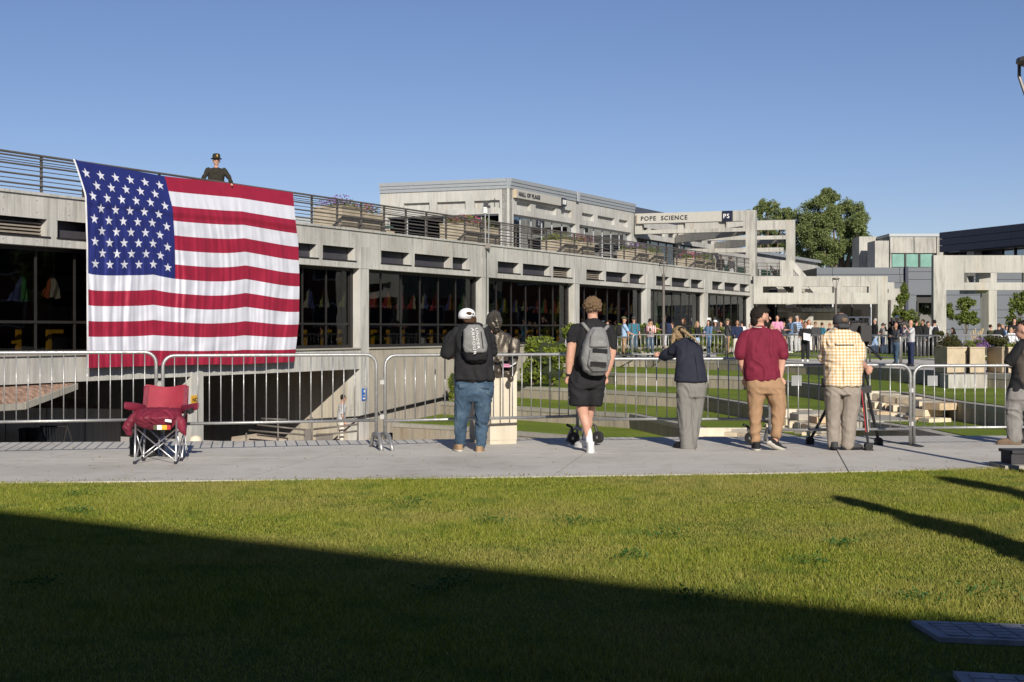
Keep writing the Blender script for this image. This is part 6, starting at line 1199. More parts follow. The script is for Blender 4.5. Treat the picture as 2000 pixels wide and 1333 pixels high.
# ---------------------------------------------------------------- distant people
POSE = dict(down=((.25, -.02, 1.13), (.26, .08, .86)), phone=((.25, .10, 1.13), (.07, .30, 1.22)), fold=((.27, .10, 1.13), (-.07, .24, 1.16)), lean=((.25, .18, 1.13), (.16, .42, 1.03)), cam=((.26, .18, 1.30), (.06, .26, 1.56)), pocket=((.29, -.04, 1.14), (.21, .06, .93)), hold=((.25, .08, 1.1), (.12, .33, 1.05)), rail=((.30, .12, 1.2), (.30, .42, 1.02)))
def far(px, yh, yf, label, top='c_black', bot='jeans', hair='hair_brown', face=-90, poseL='down', poseR=None, long_=False, sleeve=1, cap=None, skin='skin', shorts=False, Y=None, z=.2, stride=.0, glasses=False, extra=None, wide=1.0, group=None, shoes='shoe_black', vox=.026, bend=0.0):
    if Y is None: g = G(px, yf, z); Y = g.y
    if z == .2 and px < 1470: Y = min(Y, fac(ft(px), 0, 0).y - 8.5 + (px % 7) * .35)
    x0 = (px - 1000) / F * Y; h = (H - (yh - HZ) / F * Y) - z; s = h / 1.80; a = R(face); f = Vector((math.cos(a), math.sin(a), 0)); r = Vector((f.y, -f.x, 0)); base = Vector((x0, Y, z))
    t = thing('person', label, 'person', tuple(base), group)
    def W(x, y, q):
        if q > 1.0: y = y + bend * (q - 1.0)
        return base + (r * x * wide + f * y + Vector((0, 0, q))) * s
    def L(b, pts): b.limb([(*W(*p[:3]), p[3] * s) for p in pts], 10)
    def rows(b, rr, e=2.3): b.loft([(W(0, y, q), w_ * s * wide, d * s, r, f) for q, w_, d, y in rr], 16, None, e)
    def arms(b, g, frac, rad):
        for sd_, ps in ((-1, poseL), (1, poseR or poseL)):
            e_, h_ = POSE[ps]; sh = (sd_ * .19, 0, 1.43); el = (sd_ * e_[0], e_[1], e_[2]); ha = (sd_ * h_[0], h_[1], h_[2])
            if frac == 0: L(b, [(*sh, .05), (*el, .04), (*ha, .03)]); L(b, [(*ha, .04), (ha[0], ha[1] + .06, ha[2] - .02, .032)])
            elif frac < 1: m = [sh[i] + (el[i] - sh[i]) * .75 for i in range(3)]; L(b, [(*sh, .072), (*m, .068)])
            else: m = [el[i] + (ha[i] - el[i]) * .88 for i in range(3)]; L(b, [(*sh, .070), (*el, .056), (*m, .045)])
    ll = ((-.1, stride, 0), (.1, -stride, 0))
    def body(b):
        b.ell(W(0, .0, 1.68), (.083 * s, .092 * s, .118 * s)); b.ell(W(0, .03, 1.62), (.06 * s, .062 * s, .07 * s)); L(b, [(0, .095, 1.67, .012), (0, .112, 1.645, .018)]); L(b, [(0, 0, 1.58, .058), (0, 0, 1.42, .06)])
        for sd_ in (-1, 1): b.ell(W(sd_ * .083, 0, 1.665), (.018 * s, .018 * s, .03 * s))
        rows(b, [(1.40, .15, .09, 0), (1.1, .13, .09, 0), (.92, .14, .10, 0)]); arms(b, 0, 0, 0)
        for lx, ly, lz in ll: L(b, [(lx * .9, 0, .9, .085), (lx, ly * .5, .5, .06), (lx * 1.05, ly, .1, .045)])
    remesh(one('body', skin, t, body), vox, 3)
    remesh(one('top', top, t, lambda b: (rows(b, [(1.49, .07, .06, 0), (1.46, .15, .09, 0), (1.40, .20, .12, 0), (1.2, .185, .125, 0), (1.0, .18, .13, 0), (.93, .185, .13, 0)]), arms(b, 1, .5 if sleeve == 0 else 1, 0))), vox, 4, crease(.012 * s, 7, 5, px))
    zb_ = .52 if shorts else .10
    remesh(one('shorts' if shorts else 'trousers', bot, t, lambda b: (rows(b, [(1.0, .165, .115, 0), (.88, .185, .13, 0), (.80, .17, .12, 0)]), [L(b, [(lx * .95, 0, .85, .10), (lx, ly * .5, .52, .082 if not shorts else .095)] + ([] if shorts else [(lx * 1.05, ly, .12, .068)])) for lx, ly, lz in ll])), vox, 3, crease(.010 * s, 6, 9, px + 3))
    for lx, ly, lz in ll: one('shoe', shoes, t, lambda b: b.loft([(W(lx * 1.05, ly + .04, q), w_ * s, d * s, r, f) for q, w_, d in ((.0, .045, .12), (.03, .05, .14), (.07, .045, .11), (.11, .035, .05))], 12), True)
    if hair:
        def hr_(b):
            b.ell(W(0, -.018, 1.705), (.094 * s, .10 * s, .105 * s), 12, 8)
            if long_: L(b, [(0, -.05, 1.68, .085), (0, -.075, 1.52, .085), (0, -.085, 1.38, .07)]); L(b, [(-.08, .0, 1.68, .03), (-.09, .02, 1.48, .035)]); L(b, [(.08, .0, 1.68, .03), (.09, .02, 1.48, .035)])
        if not (cap and not long_): remesh(one('hair', hair, t, hr_), vox * .7, 2, hairdisp(.008, 35, px))
    for sd_ in (-1, 1): one('eye', 'ink', t, lambda b: b.ell(W(sd_ * .032, .088, 1.685), (.012 * s,) * 3, 6, 4))
    if glasses: one('sunglasses', 'black', t, lambda b: b.loft([(W(0, .085, 1.675), .07 * s, .02 * s, r, f), (W(0, .085, 1.70), .07 * s, .02 * s, r, f)], 12))
    if cap:
        c_ = one('cap', cap, t, lambda b: b.loft([(W(0, -.01, q), w_ * s, w_ * 1.12 * s, r, f) for q, w_ in ((1.70, .096), (1.74, .10), (1.78, .088), (1.81, .055), (1.82, .02))], 16), True); one('cap_peak', cap, c_, lambda b: b.loft([(W(0, .13, 1.705), .07 * s, .06 * s, r, f), (W(0, .13, 1.72), .07 * s, .06 * s, r, f)], 14))
    if extra: extra(t, W, s)
    return t
def paper(t, W, s): p = thing('paper_sheet', 'white papers held by the woman in black at the far barrier', 'paper', tuple(W(-.1, .36, 1.08))); one('sheet', 'white', p, lambda b: b.obox(W(-.28, .38, .92), W(.02, .42, .98) - W(-.28, .38, .92), W(-.28, .40, .93) - W(-.28, .38, .92), Vector((0, 0, .3 * s))))
def phone(lab):
    def g(t, W, s): p = thing('phone', lab, 'phone', tuple(W(0, .34, 1.24))); one('case', 'black', p, lambda b: b.obox(W(-.04, .36, 1.2), W(.04, .36, 1.2) - W(-.04, .36, 1.2), W(-.04, .375, 1.2) - W(-.04, .36, 1.2), Vector((0, 0, .15 * s))))
    return g
def cam_(lab):
    def g(t, W, s): p = thing('photo_camera', lab, 'camera', tuple(W(0, .3, 1.62))); one('camera_body', 'black', p, lambda b: b.box(W(0, .3, 1.64), (.16 * s, .14 * s, .11 * s))); one('lens', 'black', p, lambda b: b.tube([W(0, .33, 1.64), W(0, .48, 1.64)], .045 * s, 10))
    return g
def bag_(lab, m_):
    def g(t, W, s): p = thing('backpack', lab, 'backpack', tuple(W(0, -.2, 1.0))); b = one('shell', m_, p, lambda b: b.loft([(W(0, -.2, q), w_ * s, d * s) for q, w_, d in ((.98, .1, .06), (1.05, .15, .1), (1.3, .15, .1), (1.45, .09, .06))], 14)); one('strap', m_, p, lambda b: [b.tube([W(x, -.1, 1.45), W(x, .0, 1.51), W(x, .13, 1.40), W(x, .14, 1.15)], .02 * s, 6) for x in (-.12, .12)])
    return g
gp = None
far(1219, 619, 693, 'person in olive cap and light blue shirt at the left end of the far barrier', 'c_lblue', 'c_khaki', None, 0, 'hold', 'lean', cap='c_olive', sleeve=0, extra=bag_('black backpack of the person in the light blue shirt', 'c_black'))
far(1238, 619, 690, 'bearded person in a dark cap and teal shirt left of the striped shirt', 'c_teal', 'jeans', None, -80, 'down', cap='c_char', sleeve=0, Y=73, extra=bag_('tan strapped backpack of the person in teal', 'c_brown'))
far(1270, 623, 695, 'person in a black cap and red and white striped shirt at the far barrier', 'striped', 'jeans', 'hair_blond', -95, 'phone', long_=True, cap='c_black', sleeve=0, extra=phone('phone held by the person in the striped shirt'))
far(1297, 616, 695, 'person in a black t-shirt and pale shorts facing left, purple backpack', 'c_black', 'c_lgrey', 'hair_brown', 185, 'phone', sleeve=0, shorts=True, extra=bag_('purple backpack on the person in shorts', 'petalbag' if 'petalbag' in M else 'c_navy'))
far(1335, 621, 692, 'woman with long brown hair in a black top behind the blond ponytail', 'c_black', 'c_black', 'hair_brown', 200, 'fold', long_=True)
far(1362, 628, 696, 'blond woman in a black jacket and light jeans at the far barrier', 'c_black', 'c_lblue', 'hair_blond', -30, 'hold', long_=True)
far(1384, 625, 699, 'woman with long dark hair in a denim jacket over a red top', 'c_denim', 'jeans', 'hair_dark', 215, 'phone', long_=True, stride=.12, extra=phone('phone held by the woman in the denim jacket'))
far(1397, 626, 690, 'person in a white cap behind the denim jacket', 'c_char', 'c_brown', 'hair_dark', -60, 'phone', cap='c_white', long_=True, Y=74)
far(1421, 623, 694, 'person in an olive cap and dark t-shirt with khaki trousers', 'c_char', 'c_khaki', None, 10, 'fold', cap='c_olive', sleeve=0, stride=.06, wide=1.1)
far(1440, 625, 701, 'youth in a navy hoodie and cream trousers looking down', 'c_navy', 'c_cream', 'hair_dark', -100, 'hold', skin='skin2', shoes='shoe_white')
far(1449, 627, 692, 'person in a white t-shirt behind the navy hoodie', 'c_white', 'c_grey', 'hair_dark', 120, 'down', sleeve=0, Y=75)
far(1465, 633, 694, 'person mostly hidden behind the head of the bearded man', 'c_pink', 'c_grey', 'hair_brown', 250, 'phone', Y=76)
far(1518, 616, 690, 'tall person in a pink polo shirt right of the bearded man', 'c_pink', 'c_cream', 'hair_brown', 250, 'fold', sleeve=0, Y=76)
far(1507, 633, 692, 'short blond person in pink beside the tall pink polo shirt', 'c_pink', 'c_grey', 'hair_blond', -90, 'fold', Y=74, long_=True)
far(1544, 619, 691, 'person with curly hair in a blue shirt and pale trousers facing left', 'c_denim', 'c_lgrey', 'hair_curl', 195, 'fold', sleeve=0, Y=76, shoes='shoe_white', extra=bag_('dark backpack on the person in the blue shirt', 'c_char'))
far(1557, 617, 690, 'grey haired person in a blue plaid shirt and sunglasses', 'plaid_blue', 'c_lgrey', 'hair_grey', -50, 'hold', glasses=True, Y=77, sleeve=0)
far(1564, 624, 690, 'woman with long red hair behind the blue plaid shirt', 'c_brown', 'c_white', 'hair_red', -130, 'down', long_=True, Y=79)
far(1573, 628, 707, 'woman dressed in black holding white papers in front of the far group', 'c_black', 'c_black', 'hair_dark', -110, 'hold', sleeve=0, skin='skin2', shoes='shoe_white', extra=paper)
far(1580, 625, 688, 'red haired person in a white top behind the woman in black', 'c_white', 'c_white', 'hair_red', -60, 'down', Y=80, long_=True)
far(1593, 629, 690, 'person in a charcoal jacket and black trousers with sunglasses', 'c_char', 'c_black', 'hair_brown', -80, 'hold', Y=76, glasses=True)
far(1620, 632, 690, 'person with reddish hair bending over flowers left of the plaid cap', 'c_navy', 'c_lgrey', 'hair_red', 200, 'hold', Y=78)
far(1709, 622, 689, 'white haired person in a black vest and jeans walking left', 'c_black', 'c_lblue', 'hair_grey', 190, 'down', Y=77, stride=.22)
far(1750, 630, 712, 'bald person in a dark hoodie and jeans looking at a phone', 'c_char', 'jeans', None, 200, 'phone', skin='skin2', stride=.05, extra=phone('phone held by the bald person in the dark hoodie'))
far(1752, 617, 692, 'person in a white cap behind the bald person in the dark hoodie', 'c_navy', 'c_grey', None, 200, 'cam', cap='c_white', Y=72)
far(1738, 629, 692, 'person in black with a video camera left of the bald man', 'c_black', 'c_black', 'hair_dark', 170, 'cam', Y=72, extra=cam_('black camera of the person left of the bald man'))
far(1779, 625, 716, 'big bald person in a pale grey shirt and dark jeans taking a photo', 'c_lgrey', 'c_navy', None, 185, 'cam', sleeve=0, wide=1.25, glasses=True, extra=cam_('camera held up by the big bald person'))
far(1790, 624, 697, 'photographer in black directly behind the big bald person', 'c_black', 'c_char', 'hair_dark', 30, 'hold', Y=66)
far(1802, 624, 700, 'photographer in black between the bald man and the grey sweater', 'c_black', 'c_char', 'hair_dark', 200, 'hold', skin='skin2', Y=66, extra=bag_('black camera bag of the photographer in black', 'c_black'))
far(1813, 628, 700, 'dark dressed person left of the grey sweater', 'c_navy', 'c_black', 'hair_dark', -60, 'down', Y=67)
far(1825, 625, 697, 'person in a pale grey sweater seen from behind with a black backpack', 'c_lgrey', 'c_black', 'hair_dark', 95, 'down', extra=bag_('black backpack on the pale grey sweater', 'c_black'))
far(1853, 650, 712, 'dark haired child leaning on the barrier behind the planters', 'c_red', 'c_navy', 'hair_brown', 200, 'lean', Y=58, bend=.2)
far(1866, 640, 708, 'girl with long black hair leaning on the barrier behind the planters', 'c_black', 'c_navy', 'hair_dark', 190, 'lean', Y=58, long_=True, sleeve=0, bend=.25)
far(1951, 632, 710, 'person in a black hooded jacket near the right portal column', 'c_black', 'c_navy', 'hair_brown', 100, 'fold', Y=60); far(1958, 634, 710, 'person hugged by the black hooded jacket', 'c_lblue', 'c_navy', 'hair_blond', 250, 'fold', Y=61)
far(1981, 621, 712, 'tall person with long dark curly hair at the right edge', 'c_black', 'c_black', 'hair_dark', -110, 'down', Y=60, long_=True); far(1975, 640, 712, 'blond woman in white leaning on the barrier at the right edge', 'c_white', 'c_navy', 'hair_blond', -70, 'lean', Y=57, long_=True)
more = [(1186, 628, 688, 'person in dark clothes behind the left end of the hedge barrier', 'c_char', 'jeans', 'hair_dark'), (1313, 630, 689, 'person in olive behind the brown haired woman', 'c_olive', 'c_grey', 'hair_brown'), (1408, 628, 688, 'person in grey between the white cap and the olive cap', 'c_grey', 'jeans', 'hair_dark'), (1531, 628, 687, 'person in dark grey between the pink shirts and the blue shirt', 'c_char', 'c_khaki', 'hair_dark'), (1606, 630, 687, 'person in teal right of the charcoal jacket', 'c_teal', 'c_navy', 'hair_brown'), (1676, 629, 688, 'person in navy half hidden by the video camera', 'c_navy', 'c_khaki', 'hair_dark'), (1724, 631, 688, 'person in grey right of the white haired walker', 'c_grey', 'c_navy', 'hair_brown'), (1765, 628, 690, 'person in dark blue between the two bald people', 'c_navy', 'c_grey', 'hair_dark'), (1840, 632, 690, 'person in brown right of the grey sweater', 'c_brown', 'jeans', 'hair_dark'), (1935, 634, 704, 'person in dark green left of the black hooded jacket', 'c_olive', 'c_navy', 'hair_dark'), (1966, 637, 705, 'person in grey between the hooded jacket and the blond woman', 'c_grey', 'c_black', 'hair_brown')]
for i, (x_, a_, c_2, l_, t_, b_, h_) in enumerate(more): far(x_, a_, c_2, l_, t_, b_, h_, [-60, 190, 250, -120, 20][i % 5], ['phone', 'down', 'fold', 'hold'][i % 4], sleeve=i % 2, Y=78 if x_ < 1850 else 63, stride=.04 * (i % 3))
# people on the terrace and in the sunken court
far(1407, 497, 540, 'person in black seen from behind on the upper terrace, left of two', 'c_black', 'c_black', 'hair_dark', 80, 'down', Y=92, z=4.62, vox=.035); far(1428, 502, 540, 'person in dark clothes with a pale bag on the upper terrace, right of two', 'c_char', 'c_lgrey', 'hair_brown', 70, 'fold', Y=93, z=4.62, vox=.035)
far(666, 771, 880, 'person in a pale grey t-shirt and beige trousers walking down in the underpass', 'c_lgrey', 'c_cream', 'hair_dark', 20, 'down', Y=46, z=-2.42, sleeve=0, bend=.12, vox=.018)
oy = fac(ft(422, F0 - FN * .55), -.55, 0)
def badge(t, W, s):
    one('shoulder_patch', 'yellow', t, lambda b: b.ell(W(.245, .02, 1.38), (.02 * s, .04 * s, .045 * s), 8, 6)); h = one('campaign_hat', 'c_uniform', t, lambda b: b.loft([(W(0, .01, q), w_ * s, w_ * 1.1 * s) for q, w_ in ((1.725, .145), (1.735, .15), (1.745, .105), (1.82, .10), (1.86, .085), (1.875, .03))], 20), True); one('hat_badge', 'yellow', h, lambda b: b.ell(W(0, .115, 1.80), (.022 * s, .012, .035 * s), 8, 6)); one('belt_holster', 'black', t, lambda b: b.box(W(.2, 0, .95), (.12, .14, .2)))
far(422, 306, 405, 'uniformed officer in a campaign hat leaning on the terrace railing above the flag', 'c_uniform', 'c_uniform', None, -70, 'rail', Y=oy.y, z=4.66, bend=.06, wide=1.15, extra=badge, glasses=False, vox=.016)
cr_ = Fg('person in pale grey shirt and black cap crouching low on the ramp beyond the walkway', 780, 862, 47, -2.42)
cr_.mk('body', 'skin', lambda b: (b.ell(cr_.w(765, 853.5), (.11, .1, .13)), cr_.limb(b, [(770, 858, 8), (778, 862, 14)]), cr_.limb(b, [(780, 864, 16), (800, 862, 18), (812, 866, 14), (800, 876, 10)]), cr_.limb(b, [(778, 864, 8), (772, 874, 6)])), .02); cr_.mk('t_shirt', 'c_lgrey', lambda b: cr_.limb(b, [(776, 861, 15), (790, 858.5, 20), (806, 862, 16)]), .02, 3, crease(.01, 7, 5)); cr_.mk('trousers', 'c_navy', lambda b: cr_.limb(b, [(806, 863, 18), (814, 870, 15), (800, 880, 12)]), .02); cr_.raw('cap', 'c_black', lambda b: b.ell(cr_.w(763.5, 851), (.125, .12, .1)))
# ---------------------------------------------------------------- folding camp chair
ch = thing('camp_chair', 'red folding camp chair with a crumpled carry bag hanging over its seat', 'chair', tuple(G(303, 905, 0)))
K = 15.7
def c_(px, py, dy=0): v = P(px, py, K); v.y += dy; return v
M['ch_red'] = plain('red canvas', (.27, .02, .04), .7, var=.15, vscale=6); M['ch_dark'] = plain('wine nylon', (.17, .014, .034), .62, var=.25, vscale=5, bmp=.5, bd=.01)
yb = 15.7; 
legs = [((262, 907), (262, 834), 0, 0), ((345, 907), (345, 836), 0, 0), ((279, 901), (266, 834), .4, .4), ((354, 901), (345, 836), .4, .4)]
fl, fr_, rl, rr_ = G(263, 907, 0), G(343, 907, 0), G(280, 901, 0), G(354, 901, 0)
tl, trr, ul, ur = c_(265, 812), c_(345, 812), c_(266, 812, .42), c_(346, 812, .42)
for a, c in ((fl, tl), (fr_, trr)): one('leg', 'chrome', ch, lambda b: b.tube([a, c], .011, 8), True)
for a, c in ((rl, c_(264, 835, .42)), (rr_, c_(347, 835, .42))): one('leg', 'chrome', ch, lambda b: b.tube([a, c], .011, 8), True)
for a, c in ((fl, c_(345, 838, 0)), (fr_, c_(265, 836, 0)), (rl, c_(346, 838, .42)), (rr_, c_(265, 838, .42)), (fl, c_(265, 836, .42)), (rl, c_(264, 838, 0)), (fr_, c_(346, 836, .42)), (rr_, c_(345, 838, 0))): one('cross_brace', 'chrome', ch, lambda b: b.tube([a + Vector((0, 0, .03)), c], .008, 6), True)
for a in (fl, fr_, rl, rr_): one('foot', 'black', ch, lambda b: b.tube([a, a + Vector((0, 0, .03))], .018, 8))
def sheetf(b, p00, p10, p11, p01, n=14, sagf=lambda u, v: Vector((0, 0, 0))):
    vs = []; 
    for j in range(n + 1):
        for i in range(n + 1):
            u, v = i / n, j / n; vs.append(p00 * (1 - u) * (1 - v) + p10 * u * (1 - v) + p11 * u * v + p01 * (1 - u) * v + sagf(u, v))
    m = len(vs); b.add(vs + [x + Vector((0, .006, .004)) for x in vs], [(j * (n + 1) + i, j * (n + 1) + i + 1, (j + 1) * (n + 1) + i + 1, (j + 1) * (n + 1) + i) for j in range(n) for i in range(n)] + [(m + j * (n + 1) + i, m + (j + 1) * (n + 1) + i, m + (j + 1) * (n + 1) + i + 1, m + j * (n + 1) + i + 1) for j in range(n) for i in range(n)])
one('backrest', 'ch_red', ch, lambda b: sheetf(b, c_(264, 806, .36), c_(346, 806, .36), c_(346, 758, .46), c_(263, 758, .46), 14, lambda u, v: Vector((0, .05 * math.sin(math.pi * u) + .008 * noise.noise((u * 6, v * 6, 3)), .015 * math.cos(math.pi * 2 * u) * v))), True)
for x, x2 in ((264, 263), (346, 347)): one('back_pole', 'ch_dark', ch, lambda b: b.tube([c_(x, 836, .40), c_(x2, 758, .46)], .02, 8), True)
for q, x in enumerate((265, 345)): one('back_sleeve', 'ch_dark', ch, lambda b: sheetf(b, c_(x - 3, 806, .34), c_(x + 5, 806, .34), c_(x + 6, 758, .445), c_(x - 3, 758, .445), 6), True)
one('seat', 'ch_red', ch, lambda b: sheetf(b, c_(265, 812), c_(345, 812), c_(346, 809, .42), c_(265, 809, .42), 12, lambda u, v: Vector((0, 0, -.04 * math.sin(math.pi * u) * math.sin(math.pi * v)))), True)
for (p, q, r_) in ((c_(268, 802, .3), c_(262, 797, .1), c_(245, 792, -.02)), (c_(344, 803, .3), c_(362, 800, .1), c_(387, 793, -.02))): one('armrest', 'ch_dark', ch, lambda b: b.limb([(*p, .025, .05), (*q, .03, .05), (*r_, .012, .04)]), True)
one('armrest_post', 'black', ch, lambda b: b.tube([c_(358, 818), c_(365, 800)], .012, 6)); one('cup_holder', 'black', ch, lambda b: (b.tube([c_(370, 799), c_(374, 808)], [.045, .03], 12), ))
def bagf(b):
    K2 = -.03
    b.loft([(c_(304, 801, .15), .22, .2), (c_(305, 808, .12), .235, .24), (c_(305, 815, .06), .25, .24), (c_(303, 826, .02), .24, .14), (c_(303, 834, .0), .2, .08), (c_(304, 837, 0), .15, .04)], 24)
    b.limb([(*c_(266, 810, .05), .04), (*c_(256, 824, 0), .055), (*c_(249, 836, 0), .05), (*c_(252, 845, 0), .03)]); b.limb([(*c_(342, 810, .05), .04), (*c_(353, 826, 0), .05), (*c_(359, 842, 0), .035), (*c_(362, 850, 0), .015)])
bg_ = thing('carry_bag', 'crumpled wine red nylon carry bag draped over the camp chair seat', 'bag', tuple(c_(304, 838))); remesh(one('cloth', 'ch_dark', bg_, bagf), .008, 3, crease(.013, 11, 8, 3.3))
one('printed_label', 'lab1', bg_, lambda b: b.obox(c_(306, 838, -.15), c_(339, 838, -.15) - c_(306, 838, -.15), (0, -.005, 0), (0, 0, .055))) if False else None
for i, (a, c, m_) in enumerate(((306, 313, 'leaf_dark'), (313, 322, 'white'), (322, 332, 'yellow'), (332, 339, 'c_red'))): one('printed_label', {'leaf_dark': 'c_olive', 'white': 'white', 'yellow': 'yellow', 'c_red': 'c_red'}[m_], bg_, lambda b: b.obox(c_(a, 838, -.135), c_(c, 838, -.135) - c_(a, 838, -.135), (0, -.006, 0), (0, 0, .05)))
one('white_tag', 'white', bg_, lambda b: b.obox(c_(329, 822, -.16), c_(341, 824, -.15) - c_(329, 822, -.16), (0, .01, .02), (0, 0, .008))); one('drawstring', 'white', bg_, lambda b: b.tube([c_(361, 850), c_(362, 862), c_(364, 872), c_(366, 878), c_(363, 880), c_(362, 872)], .003, 5))
bk = thing('storage_bin', 'tall black bag standing behind the camp chair', 'bag', tuple(G(277, 895, 0))); remesh(one('sack', 'rubber', bk, lambda b: b.loft([(G(277, 893, 0) + Vector((0, .1, q)), w_, .13) for q, w_ in ((.0, .12), (.02, .145), (.2, .15), (.42, .135), (.5, .1))], 20, None, 4)), .012, 3, crease(.008, 7, 5, 4))
# ---------------------------------------------------------------- sunken court items
def ob(name, label, cat, loc): return thing(name, label, cat, loc)
ns = ob('warning_sign', 'yellow warning sign reading NO on the concrete column behind the camp chair', 'sign', tuple(fac(-5.0, .03, -.7)));
sp = lambda px, py, d=.06: (lambda Yc: P(px, py, Yc))(fac(-5.09 + .15, d, 0).y - .02)
ts_ = ft(371.5); zs_ = H - (800 - HZ) / F * fac(ts_, 0, 0).y; so_ = lambda a, d, z: fac(ts_ + a, d, zs_ + z)
one('board', 'yellow', ns, lambda b: b.obox(so_(0, .03, 0), FN * .02, FD * .27, Vector((0, 0, .40))))
for q_, (c_h, a_) in enumerate((('N', .04), ('O', .145))): one('letter', 'ink', ns, lambda b: text_into(b, c_h, .15, so_(a_, .052, .22), FD, (0, 0, 1), .004, .004))
for i in range(3): one('text_line', 'ink', ns, lambda b: b.obox(so_(.05, .052, .05 + .045 * i), FN * .004, FD * .17, Vector((0, 0, .014))))
bs = ob('parking_sign', 'small blue and white sign on the concrete wall beside the first barrier joint', 'sign', tuple(fac(4.3, .02, -1.0))); tb_ = ft(705); zb3 = H - (783 - HZ) / F * fac(tb_, 0, 0).y; bo_ = lambda a, d, z: fac(tb_ + a, d, zb3 + z)
M['sign_blue'] = plain('blue sign enamel', (.04, .14, .45), .5, bmp=0); one('board', 'sign_blue', bs, lambda b: b.obox(bo_(0, .03, 0), FN * .02, FD * .30, Vector((0, 0, .42))))
for a0, a1, z0, z1 in ((.05, .24, .05, .10), (.05, .24, .17, .19), (.10, .19, .28, .37)): one('symbol', 'white', bs, lambda b: b.obox(bo_(a0, .052, z0), FN * .004, FD * (a1 - a0), Vector((0, 0, z1 - z0))))
bo = ob('bollard', 'cream round topped bollard beyond the walkway right of the camp chair', 'bollard', tuple(P(382, 866, 40).xy) + (-2.42,)); bp_ = P(382, 866, 40); one('post', 'limestone', bo, lambda b: b.tube([(bp_.x, 40, -2.42), (bp_.x, 40, -1.64), (bp_.x, 40, -1.56), (bp_.x, 40, -1.51)], [.19, .19, .15, .04], 18), True)
bins = []
for i, (a, c) in enumerate(((41, 58), (60, 80))):
    Yb = 38; p0 = P(a, 838, Yb); p1 = P(c, 838, Yb); t = ob('waste_bin', ['left', 'right'][i] + ' dark wheeled bin standing against the kerb wall in the sunken court', 'bin', ((p0.x + p1.x) / 2, Yb, -2.42)); w = (p1.x - p0.x); xm = (p0.x + p1.x) / 2
    one('tub', 'rubber', t, lambda b: b.loft([((xm, Yb, -2.36), w * .42, .2), ((xm, Yb, p0.z - .03), w * .5, .25)], 16, None, 5)); one('lid', 'rubber', t, lambda b: b.loft([((xm, Yb, p0.z - .028), w * .54, .28), ((xm, Yb, p0.z + .02), w * .52, .26)], 16, None, 5)); one('wheel', 'black', t, lambda b: b.tube([(xm - w * .45, Yb + .2, -2.34), (xm + w * .45, Yb + .2, -2.34)], .08, 10))
br = ob('bike_rack', 'black bicycle rack with vertical bars in the sunken court', 'bicycle rack', tuple(P(100, 866, 37.5).xy) + (-2.42,)); q = lambda x, y: P(x, y, 37.5)
one('frame', 'metal_dark', br, lambda b: (b.tube([q(63, 890), q(80, 833), q(132, 834), q(150, 890)], .03, 6), b.tube([q(80, 833), q(96, 890)], .025, 6), b.tube([q(132, 834), q(118, 890)], .025, 6)))
for i in range(9): one('bar', 'metal_dark', br, lambda b: b.tube([q(84 + i * 5.4, 834), q(84 + i * 5.4, 885)], .012, 5))
hrn = ob('ramp_handrail', 'dark wall handrail rising along the concrete wall beyond the barriers', 'handrail', tuple(fac(5, .1, -1.5)))
wp = lambda px, py, d=.1: P(px, py, fac(ft(px), d, 0).y)
one('rail_bar', 'metal_dark', hrn, lambda b: b.tube([wp(600, 821), wp(700, 815), wp(745, 805), wp(888, 772)], .035, 8), True); one('rail_bar', 'metal_dark', hrn, lambda b: b.tube([wp(700, 819), wp(745, 809), wp(888, 776)], .02, 8), True)
for x, y in ((750, 807), (815, 792), (870, 779)): one('bracket', 'metal_dark', hrn, lambda b: b.tube([wp(x, y, .1), wp(x, y + 3, .0)], .018, 6))
cr2 = ob('court_railing', 'low grey pipe railing on the ramp in front of the underpass', 'railing', tuple(P(600, 870, 45.5).xy) + (-2.42,)); q2 = lambda x, y, Y=45.5: P(x, y, Y)
for pts in (((502, 830), (596, 840)), ((486, 841), (596, 850)), ((612, 839), (700, 829)), ((612, 852), (700, 842)), ((510, 818), (560, 820))): one('rail_bar', 'rail', cr2, lambda b: b.tube([q2(*p) for p in pts], .03, 8), True)
for x, y in ((481, 846), (543, 822), (609, 815), (699, 820)): one('post', 'rail', cr2, lambda b: b.tube([q2(x, y), q2(x, 885)], .03, 8), True)
for a, c, y0, y1 in ((593, 610, 838, 862), (617, 650, 847, 862)): one('sheet_panel', 'rail', cr2, lambda b: b.obox(q2(a, y1), q2(c, y1) - q2(a, y1), (0, .03, 0), Vector((0, 0, (y1 - y0) * 45.5 / F))))
ow = ob('ramp_kerb', 'low rounded concrete kerb of the ramp inside the underpass', 'kerb', tuple(P(480, 870, 46).xy) + (-2.42,)); one('wall', 'asphalt', ow, lambda b: b.tube([P(455, 866, 46.4), P(500, 860, 46.4), P(560, 868, 46.4)], .22, 10))
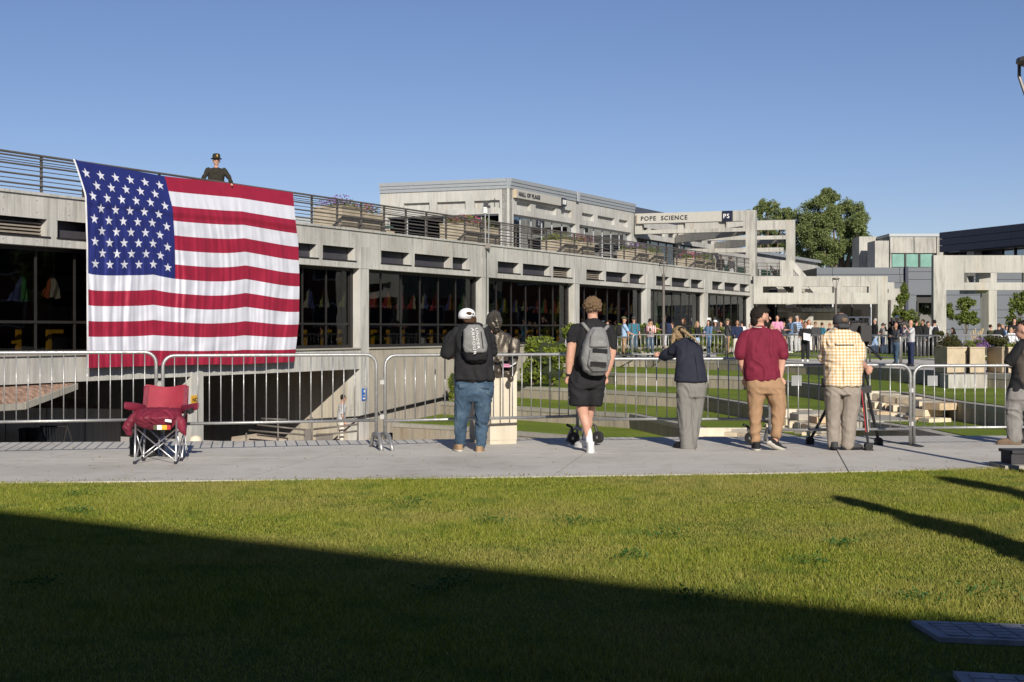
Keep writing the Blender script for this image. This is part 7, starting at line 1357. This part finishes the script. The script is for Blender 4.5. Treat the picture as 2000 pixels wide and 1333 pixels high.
# far memorial flowers, bench and cable
me_ = ob('flower_tributes', 'heap of bouquets and cards laid on the plaza lawn beyond the far barrier', 'flowers', tuple(G(1720, 690, .2))); rq = random.Random(9)
M['petal_mix'] = leaf_mat('mixed petals', (.6, .12, .2), (.75, .6, .25)); leaves('bouquets', 'petal_mix', me_, blob_pts(900, tuple(P(1722, 683, 76)), (.9, .5, .35), 501, .3, 12), .06, seed=501, kind='stuff'); one('cards', 'white', me_, lambda b: [b.box(P(1700 + rq.uniform(0, 55), 680 + rq.uniform(0, 6), 75.6), (.3, .1, .35), rq.uniform(-.5, .5)) for _ in range(9)])['kind'] = 'stuff'
bd = ob('bench_end', 'dark block on a pale footing at the right edge beside the lamp', 'block', tuple(G(1985, 918, 0))); g1 = G(1976, 915, 0)
one('footing', 'coping', bd, lambda b: b.box((g1.x + .28, g1.y + .1, .02), (.8, .5, .04))); one('block', 'c_char', bd, lambda b: b.box((g1.x + .3, g1.y + .15, .105), (.62, .3, .12))); one('cap', 'c_char', bd, lambda b: b.box((g1.x + .3, g1.y + .15, .17), (.66, .34, .03)))
cbx = ob('cable', 'thin black cable lying on the walkway under the cameraman barrier', 'cable', tuple(G(1760, 868, 0))); one('wire', 'black', cbx, lambda b: b.tube([G(1700, 856, .008), G(1730, 862, .008), G(1765, 868, .008), G(1790, 868.5, .008), G(1803, 872, .008), G(1797, 873, .008)], .007, 5), True)
# ---------------------------------------------------------------- apply remeshes
import time
bpy.context.view_layer.update()
dg = bpy.context.evaluated_depsgraph_get(); new = []
for o, disp in REM:
    me = bpy.data.meshes.new_from_object(o.evaluated_get(dg)); new.append(me)
for (o, disp), me in zip(REM, new):
    old = o.data; o.modifiers.clear(); me.materials.clear()
    for m in old.materials: me.materials.append(m)
    if disp:
        n = len(me.vertices); co = np.empty(n * 3); me.vertices.foreach_get('co', co); co = co.reshape(-1, 3)
        nr = np.empty(n * 3); me.vertices.foreach_get('normal', nr); nr = nr.reshape(-1, 3)
        d = disp(co, nr); co = co + nr * d[:, None]; me.vertices.foreach_set('co', co.ravel())
    me.polygons.foreach_set('use_smooth', [True] * len(me.polygons)); me.polygons.foreach_set('material_index', [0] * len(me.polygons)); me.update(); o.data = me
    me.name = o.name.split('.')[0]
